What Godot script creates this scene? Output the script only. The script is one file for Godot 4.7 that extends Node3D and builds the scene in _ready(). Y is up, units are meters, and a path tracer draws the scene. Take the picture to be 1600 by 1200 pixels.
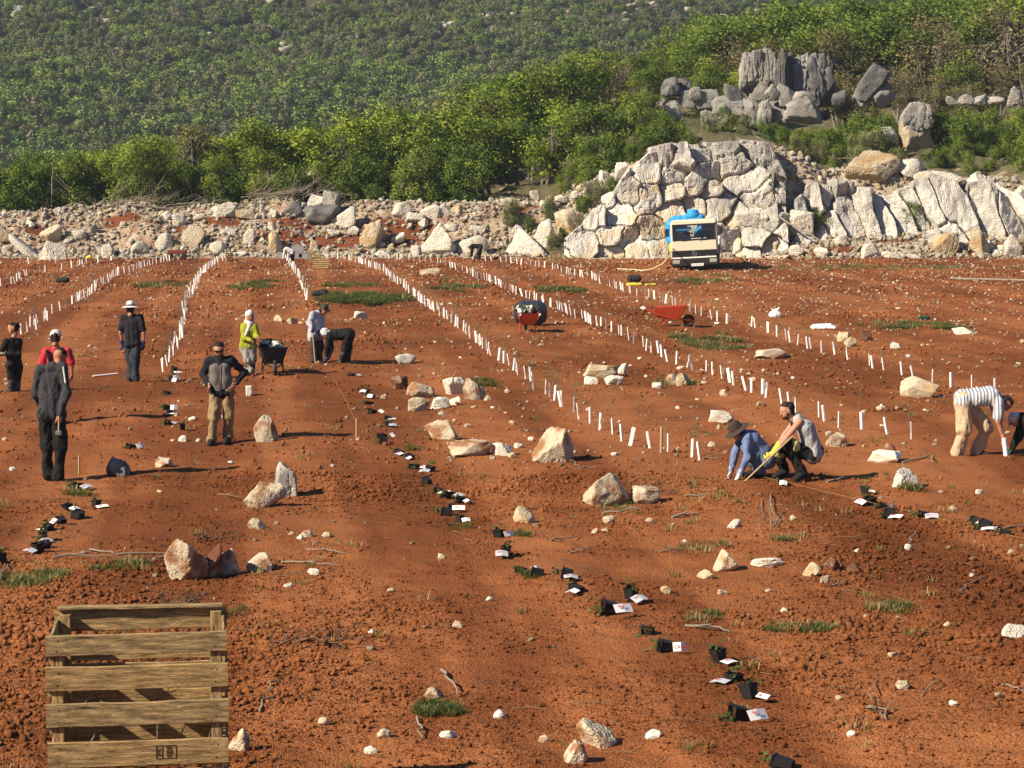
extends Node3D
# A red-soil field being planted, with a limestone bank, scrub trees and a wooded hillside behind it.
# Metres, y up. The camera stands on a 4.5 m bank at the origin and looks along -z.

const CREST := [[-34.12,2],[-27.29,2.1],[-17.06,2.4],[-8.19,2.55],[-3.41,2.45],[1.71,2.8],[4.44,3.7],[6.82,5],[8.87,5.5],[13.99,5.5],[17.06,4.3],[20.47,4.3],[23.88,4.1],[27.29,3.8],[34.12,3.5]]
const RUN := [[-40,5],[-3,5],[5,4.2],[8,3.4],[14,3.4],[18,3.6],[40,4]]
const RISE := [[-30,0.012],[-4,0.016],[0,0.06],[8,0.095],[20,0.11],[27,0.18],[40,0.18]]
const RISE_FAR := [[-30,0.012],[-4,0.016],[0,0.06],[8,0.09],[40,0.085]]
const RED_PATCHES := [[-20.86,116.55,1.1,0.37],[-25.19,116,0.85,0.35],[-12.17,115.1,1.69,0.43],[-9.45,114.95,2.03,0.61],[-6.13,116.05,2.05,0.55],[-5.07,115.1,1.69,0.55],[-15.37,116.4,1.03,0.35],[-17.81,115.6,0.34,0.43],[-11.75,116.1,1.37,0.35],[-0.34,116.7,1.37,0.35],[2.8,119.6,0.88,0.35],[0.69,117.2,1.03,0.35],[12,113.5,0.83,0.42],[14.83,112.15,1.32,0.35],[17.52,112.5,1.99,0.42],[20.82,114.4,1.35,0.35],[22.65,113.45,2,0.48],[24.59,113.15,1,0.48],[26.18,112.85,1.33,0.42],[19.65,113.45,1.67,0.36],[23.73,112.15,1.98,0.35]]
const HILL_ROCKS := [[-68.5,431,4.56],[-73.9,433,1.91],[-69.3,420,1.11],[-40,415,0.88],[-31,416,0.73],[-42.4,421,0.74],[-55.1,474,1.67],[-47.3,464,1.23],[-25.9,494.5,3.49],[-1.3,461.5,2.44],[-13.6,466.5,1.65],[-2.8,481.5,2.55],[-55.7,491.5,2.6],[-105.2,489,1.73],[28.3,486.5,2.58],[-31.6,452.5,0.96],[14.3,491.5,2.6],[23.4,474,1.67]]
const OUTCROPS := [["c","grey and cream blocky cliff rising behind the truck",[[6.739,3.66,-115.329,1.521,1.723,1.288,-20,1,0,3,5306],[6.078,3.022,-115.208,1.241,1.497,1.083,-20,0,0,3,2472],[5.325,2.768,-115.345,1.258,1.258,.949,0,0,0,3,6469],[6.64,1.039,-113.94,1.1,1.278,.897,0,0,0,3,792],[6.58,.539,-113.435,1.025,1.237,.853,0,0,0,3,1187],[7.571,.394,-113.289,1.376,.988,.892,0,0,0,3,8780],[5.97,.783,-113.583,1.698,1.839,1.335,0,0,0,3,1543],[9.821,.409,-113.332,2.47,1.023,1.318,0,0,0,3,5992],[9.1,5.688,-116.56,1.09,.508,.603,0,5,1,3,9549],[10.472,5.723,-116.649,.727,.582,.494,0,5,1,3,951],[12.033,5.799,-117.415,1.134,.585,.649,0,5,1,3,8314],[13.423,5.617,-116.207,.869,.652,.574,0,5,1,3,3518],[7.575,5.399,-116.405,.624,.758,.548,10,5,1,3,615],[4.476,2.097,-115.168,.897,.897,.677,0,0,0,3,1409],[11.077,1.929,-114.423,1.569,.357,.726,0,0,3,3,7105],[10.99,1.5,-114.175,1.565,.427,.752,0,0,3,3,6852]]],["k","dark fluted limestone pinnacles crowning the wooded rise",[[9.765,9.575,-134.483,1.213,1.306,.854,0,3,2,3,1487],[10.602,9.561,-135.148,1.031,1.219,.763,0,3,2,3,969],[9.246,8.545,-134.527,.917,1.206,.696,0,2,0,3,2029],[10.966,8.882,-134.712,1.449,1.159,.855,0,2,1,3,9552],[11.989,8.804,-134.719,1.449,1.353,.919,0,2,1,3,9456],[11.292,9.175,-134.175,.818,.866,.552,0,2,0,3,813],[12.063,7.772,-134.774,1.075,2.103,1.077,0,2,2,4,764],[13.22,8.399,-134.201,2.28,1.303,1.215,0,2,2,3,2182],[12.737,7.748,-133.801,1.206,1.624,.96,0,2,2,3,2364],[13.696,7.465,-134.166,1.349,1.861,1.088,0,2,2,3,9354],[14.655,7.963,-133.851,1.578,1.949,1.196,0,2,2,4,2962],[15.322,7.974,-133.534,.926,1.714,.895,0,2,2,3,9359],[16.175,8.111,-134.314,1.816,1.723,1.2,0,2,2,3,6102],[17.742,8.168,-133.579,2.501,1.713,1.429,0,2,2,3,1029],[13.484,9.195,-134.178,1.123,1.455,.883,20,3,0,3,3375],[15.172,9.501,-135.12,2.228,1.598,1.255,0,2,4,3,8712],[14.481,10.551,-135.027,1.204,2.435,1.286,3,2,2,4,5147],[15.135,10.652,-135.084,1.358,2.529,1.318,0,2,2,4,7425],[15.822,10.839,-134.919,.889,2.433,1.126,0,2,2,4,4071],[16.439,9.555,-135.5,.94,1.645,.876,0,3,2,3,4000],[16.564,10.588,-134.533,.886,2.612,1.186,0,3,2,4,4920],[17.054,10.537,-135.146,.844,2.437,1.112,0,3,2,4,5628],[17.856,9.986,-135.501,1.553,3.549,1.799,-3,2,2,4,4718],[18.842,9.94,-135.34,2.017,3.518,1.876,0,3,2,4,1200],[15.892,9.23,-133.538,1.149,1.054,.722,0,2,0,3,6851],[16.723,9.04,-133.622,1.246,1.533,.911,0,2,0,3,5605],[17.776,8.807,-133.604,1.725,1.054,.911,0,2,4,3,8012],[9.545,8.044,-133.988,1.537,1.441,.977,0,2,0,3,1272]]],["r","row of pale leaning limestone ribs along the right bank",[[15.759,3.262,-114.798,.984,1.18,.98,-22,5,1,4,9144],[22.517,3.894,-115.621,2.771,1.198,1.714,0,0,0,4,9389],[24.686,3.66,-115.445,1.795,1.571,1.453,0,0,0,4,5141],[25.598,2.575,-114.804,2.045,1.525,1.542,0,0,0,4,5573],[25.67,3.491,-115.52,.786,.824,.695,0,0,0,3,5738],[27.033,2.742,-114.84,1.265,1.972,1.398,0,0,0,4,9739],[12.516,1.757,-113.903,1.808,1.734,1.53,0,0,1,4,8138],[13.96,1.643,-113.815,1.033,1.623,1.147,0,0,1,3,9502],[15.076,1.74,-113.928,1.403,1.55,1.275,0,0,1,4,7475],[23.797,2.295,-114.53,1.521,1.484,1.298,0,0,0,4,1127]]],["l","dark slanting rock slab with smaller rocks right of the pinnacles",[[21.742,9.679,-133.15,1.323,2.681,1.502,-38,3,1,3,1534],[21.395,8.771,-133.074,1.078,.871,.735,0,2,0,3,4423],[22.466,8.926,-133.11,1.534,1.368,1.095,0,2,0,3,7768],[22.659,9.579,-133.055,.829,.622,.548,0,2,0,3,1065],[19.84,8.887,-133.074,.912,1.037,.735,0,3,0,3,995],[26.951,8.764,-134.055,.919,.543,.552,0,2,0,3,5073],[27.813,8.822,-134.066,1.086,.668,.662,0,5,0,3,9470],[28.654,8.784,-134.065,1.044,.668,.646,0,2,0,3,7302],[29.497,8.745,-134.066,1.17,.585,.662,0,5,0,3,4663]]],["s","tall standing rock, grey above and cream below, among bushes",[[22.966,7.526,-124.639,1.941,1.747,1.391,0,2,2,4,6321],[22.966,6.585,-124.646,2.057,1.824,1.465,0,1,0,4,5686],[22.766,5.824,-124.572,1.32,.582,.718,0,0,3,4,370]]]]
const FACES := [{"of":"c","x0":2.69,"x1":14.27,"rows":130,"fine":0.22,"seed":11,"lean":-7,"cw":1.15,"ch":0.95,"proud":0.75,"deep":0.26,"jag":0.55,"z0":113.25,"slope":0.42,"greyup":0.75,"foot":[[5.07,0.0],[14.27,-0.1]],"top":[[2.71,0.91],[3.89,1.83],[5.07,2.94],[6.26,4.64],[7.17,5.52],[8.46,5.79],[10.15,5.86],[12.18,6.0],[13.53,5.86],[14.27,4.2]],"grey":[[5.07,-0.9],[7.1,-0.55],[8.79,-0.3],[11.16,-0.2],[14.27,-0.2]],"ochre":[[5.07,0.25],[6.76,0.7],[9.13,0.6],[10.82,0.3],[14.27,-0.3]]},{"of":"r","x0":14.48,"x1":27.9,"rows":95,"fine":0.1,"seed":23,"lean":-19,"cw":0.85,"ch":2.8,"proud":0.8,"deep":0.36,"jag":0.7,"z0":114.05,"slope":0.45,"greyup":0.55,"foot":[[14.48,0.2],[16.91,0.4],[27.9,0.5]],"top":[[14.48,2.5],[15.63,3.42],[16.4,3.89],[17.93,3.69],[19.62,3.49],[20.63,3.76],[21.99,4.16],[23.68,3.62],[25.03,3.86],[26.72,3.01],[27.9,3.18]],"grey":[[14.48,-0.3],[16.57,0.0],[18.26,-0.5],[20.63,0.0],[22.66,-0.35],[27.9,-0.6]],"ochre":[[14.48,-0.3],[27.9,-0.3]]}]
const BANK_ROCKS := [[-26.799,1.167,-115.273,1.006,.934,.732,0,1,0,3,7565,82],[-24.361,1.22,-115.189,1.099,1.146,.894,-18,1,0,3,5824,83],[-25.389,.461,-113.283,.52,2.022,.826,52,0,3,3,2754,84],[-23.16,.396,-110.105,1.646,1.132,1.048,0,0,0,4,1919,85],[-15.308,2.434,-117.053,1.896,.839,1.032,0,0,0,4,8089,86],[-14.234,2.168,-116.664,1.163,.545,.645,0,1,3,3,966,87],[-11.733,2.421,-116.826,1.056,.946,.755,0,3,4,3,3576,88],[-10.56,2.784,-117.733,1.32,.88,.83,0,0,0,3,4710,89],[-9.767,2.838,-117.53,.896,1.13,.801,-10,5,1,3,2120,90],[-10.208,2.173,-116.411,1.958,.979,1.108,0,3,3,3,4057,91],[-8.858,2.094,-116.156,1.327,1.33,1.065,-25,0,0,3,6520,92],[-11.17,3.866,-121.087,.914,1.292,.868,-38,5,3,3,6406,93],[-12.451,.749,-114.131,.745,1.302,.805,8,1,4,3,8135,94],[-7.24,1.166,-114.72,1.311,1.738,1.2,-25,1,0,3,1321,95],[-16.719,.999,-114.697,1.322,1.25,.971,0,1,0,3,2726,96],[-5.807,2.404,-116.83,1.038,.949,.797,-20,0,0,3,7360,97],[-5.171,2.004,-116.363,1.124,.544,.629,0,0,3,3,6581,98],[-3.823,2.832,-123.05,1.84,.805,.998,0,2,0,3,9003,99],[-4.313,2.321,-116.732,1.186,.869,.823,-10,0,0,3,4553,100],[-3.526,2.27,-116.72,.943,.796,.7,-20,0,0,3,2244,101],[-2.874,2.305,-116.67,.849,.904,.7,-25,1,0,3,7054,102],[-.205,2.612,-116.662,.727,.909,.617,0,5,0,3,9015,103],[3.232,1.586,-114.743,2.001,1.786,1.429,0,1,0,4,4562,104],[1.795,1.079,-114.274,1.297,1.841,1.236,-15,0,0,3,6805,105],[4.887,2.052,-114.897,.966,1.506,.972,-12,3,2,4,5879,106],[5.396,1.599,-114.223,.704,2.495,1.235,-12,2,2,3,6234,107],[4.577,1.114,-114.228,.737,1.248,.779,-12,3,0,3,3781,108],[-3.678,.774,-113.855,1.985,1.899,1.552,-18,0,0,4,2473,109],[.868,.679,-113.713,2.69,1.628,1.63,0,0,0,4,1360,110],[-2.069,.516,-113.607,1.557,1.274,1.068,0,0,0,3,2888,111],[4.333,.487,-113.475,2.12,1.202,1.254,0,0,0,3,2479,112],[19.1,4.704,-116.333,3.114,1.738,1.831,0,1,0,4,3801,113],[21.297,4.603,-116.612,1.889,1.09,1.124,0,0,0,3,3823,114],[20.895,6.414,-124.12,2.01,1.16,1.196,0,0,0,3,198,115],[30.174,8.95,-132.09,1.067,1.202,.901,20,5,0,3,7946,116],[22.295,.729,-112.223,1.42,1.677,1.227,-20,1,0,4,9653,117],[24.021,.73,-112.203,.967,1.677,1.029,20,1,0,3,2988,118],[25.789,.6,-112.14,1.048,1.327,.896,0,0,0,3,4305,119],[18.168,.303,-111.729,1.074,.866,.788,25,0,0,3,4620,120],[11.756,.54,-113.387,1.06,1.236,.866,0,0,0,3,68,121],[-25.621,1.65,-116.193,.581,.496,.43,-3.242,0,0,3,6050,122,123],[-22.249,1.405,-115.742,.575,.477,.423,18.124,5,0,3,8446,124,125],[-18.533,2.099,-116.692,.636,.471,.418,-1.734,0,0,3,9164,124,125],[-17.764,1.838,-116.113,.782,.814,.634,-4.077,0,3,3,6458,126,127],[-16.594,2.05,-116.645,.829,.365,.45,-.739,0,0,3,6561,126,127],[-13.318,2.28,-116.746,.447,.716,.457,-12.376,0,0,3,3421,128,129],[-12.738,2.161,-116.592,.469,.604,.424,-13.508,0,3,3,5572,128,129],[-13.775,.957,-114.715,.625,1.041,.652,-15.905,0,0,3,9287,126,127],[-12.753,1.535,-115.739,.521,.523,.394,1.465,0,0,3,5958,128,129],[-1.916,2.312,-116.684,.292,.575,.337,-17.187,0,0,3,3408,130,131],[-1.364,2.03,-116.235,.491,.379,.349,-14.058,0,3,3,4133,130,131],[-.767,2.116,-116.283,.48,.338,.327,4.091,0,0,3,7769,132,133],[.79,2.742,-117.183,.542,.263,.328,-15.386,0,0,3,7997,132,133],[1.266,3.138,-119.996,.625,.602,.463,-.784,0,3,3,5110,132,133],[1.745,2.698,-116.692,.542,.518,.423,-14.235,0,0,3,5614,132,133],[3.368,3.221,-116.682,.47,.391,.325,-.855,0,0,3,2646,132,133],[.288,1.378,-115.247,.664,.519,.474,-11.791,0,0,3,8655,132,133],[-.136,1.961,-115.938,.392,.58,.382,-14.136,1,0,3,8900,132,133],[2.634,2.987,-116.699,.75,.472,.492,10.326,0,0,3,4884,132,133],[4.015,3.561,-116.654,.629,.744,.545,7.848,0,0,3,4279,132,133],[4.95,4.026,-116.57,.731,1.04,.697,16.33,0,0,3,5828,132,133],[5.844,4.491,-116.413,.744,.923,.629,1.304,0,0,3,8237,132,133],[-8.366,1.325,-115.395,.651,.48,.452,5.458,0,0,3,3198,128,129],[-5.988,.948,-114.905,.855,.517,.554,12.733,0,0,3,3715,130,131],[-6.742,.162,-113.312,1.208,.426,.616,.706,0,0,3,5826,130,131],[-4.73,1.691,-115.989,.524,.455,.393,19.584,0,0,3,4578,130,131],[-3.225,1.494,-115.697,.746,.432,.474,-9.633,0,3,3,9915,130,131],[-1.828,1.347,-115.353,.874,.531,.53,-2.111,0,0,3,5727,130,131],[-9.476,1.201,-115.295,.722,.369,.445,-16.778,0,0,3,1674,128,129],[-15.027,1.247,-115.306,.874,.603,.557,-1.197,0,0,3,5534,126,127],[-19.424,.463,-114.017,1.08,.701,.672,-.694,0,0,3,9999,124,125],[-18.236,.761,-114.471,.949,.941,.713,-.821,0,0,3,5637,124,125],[-21.119,.32,-113.66,.843,.656,.601,13.386,0,0,3,1965,124,125],[-22.819,1.07,-115.155,.738,.647,.553,11.292,0,3,3,3266,122,123],[-15.352,.44,-113.868,.908,.793,.681,15.56,0,3,3,7110,126,127],[-14.148,.173,-113.307,.947,.459,.575,-16.53,0,0,3,6486,126,127],[-26.32,.31,-113.698,.593,.621,.482,-3.945,0,3,3,1392,122,123],[12.853,.397,-113.358,.673,.793,.581,-13.2,0,0,3,2082,134,135],[13.685,.534,-112.954,.597,.771,.541,-13.954,1,0,3,7625,134,135],[14.662,.378,-112.158,.828,.636,.585,4.463,0,0,3,9763,134,135],[15.919,.291,-111.954,.776,.577,.541,6.291,0,3,3,5742,134,135],[17.096,.851,-113.05,.803,.53,.503,1.946,0,0,3,2147,134,135],[18.931,1.211,-113.945,.656,.454,.45,-19.43,0,0,3,1684,136,137],[19.389,.158,-111.654,1.005,.417,.537,-2.648,0,0,3,3192,136,137],[20.641,.094,-111.5,.919,.278,.5,-18.88,0,0,3,3487,136,137],[20.795,1.449,-114.378,.352,.402,.285,.046,0,0,3,9609,136,137],[21.687,1.579,-114.492,.517,.54,.42,-9.625,0,0,3,6866,136,137],[23.361,1.558,-114.544,.714,.368,.442,-17.564,0,0,3,5797,136,137],[24.915,.284,-112.178,.389,.307,.278,6.499,0,3,3,8467,136,137],[25.234,.385,-112.141,.381,.664,.409,13.086,0,3,3,8220,136,137],[26.126,1.427,-114.496,.786,.434,.461,1.273,0,0,3,8578,136,137],[13.905,.073,-111.338,.703,.213,.378,14.912,0,0,3,3001,134,135],[23.303,.257,-112.03,.383,.38,.304,11.042,1,0,3,2455,136,137],[26.935,1.625,-114.597,.532,.654,.469,-14.338,0,0,3,1972,136,137],[15.119,1.633,-114.247,.544,.636,.468,-6.961,5,0,3,8493,134,135],[-4.974,.316,-113.647,.534,.641,.465,11.371,0,3,3,1739,130,131],[2.835,.335,-113.556,.731,.671,.559,-10.06,0,0,3,4538,132,133],[-10.406,.598,-114.292,.489,.582,.424,10.89,1,0,3,8319,128,129]]
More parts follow.
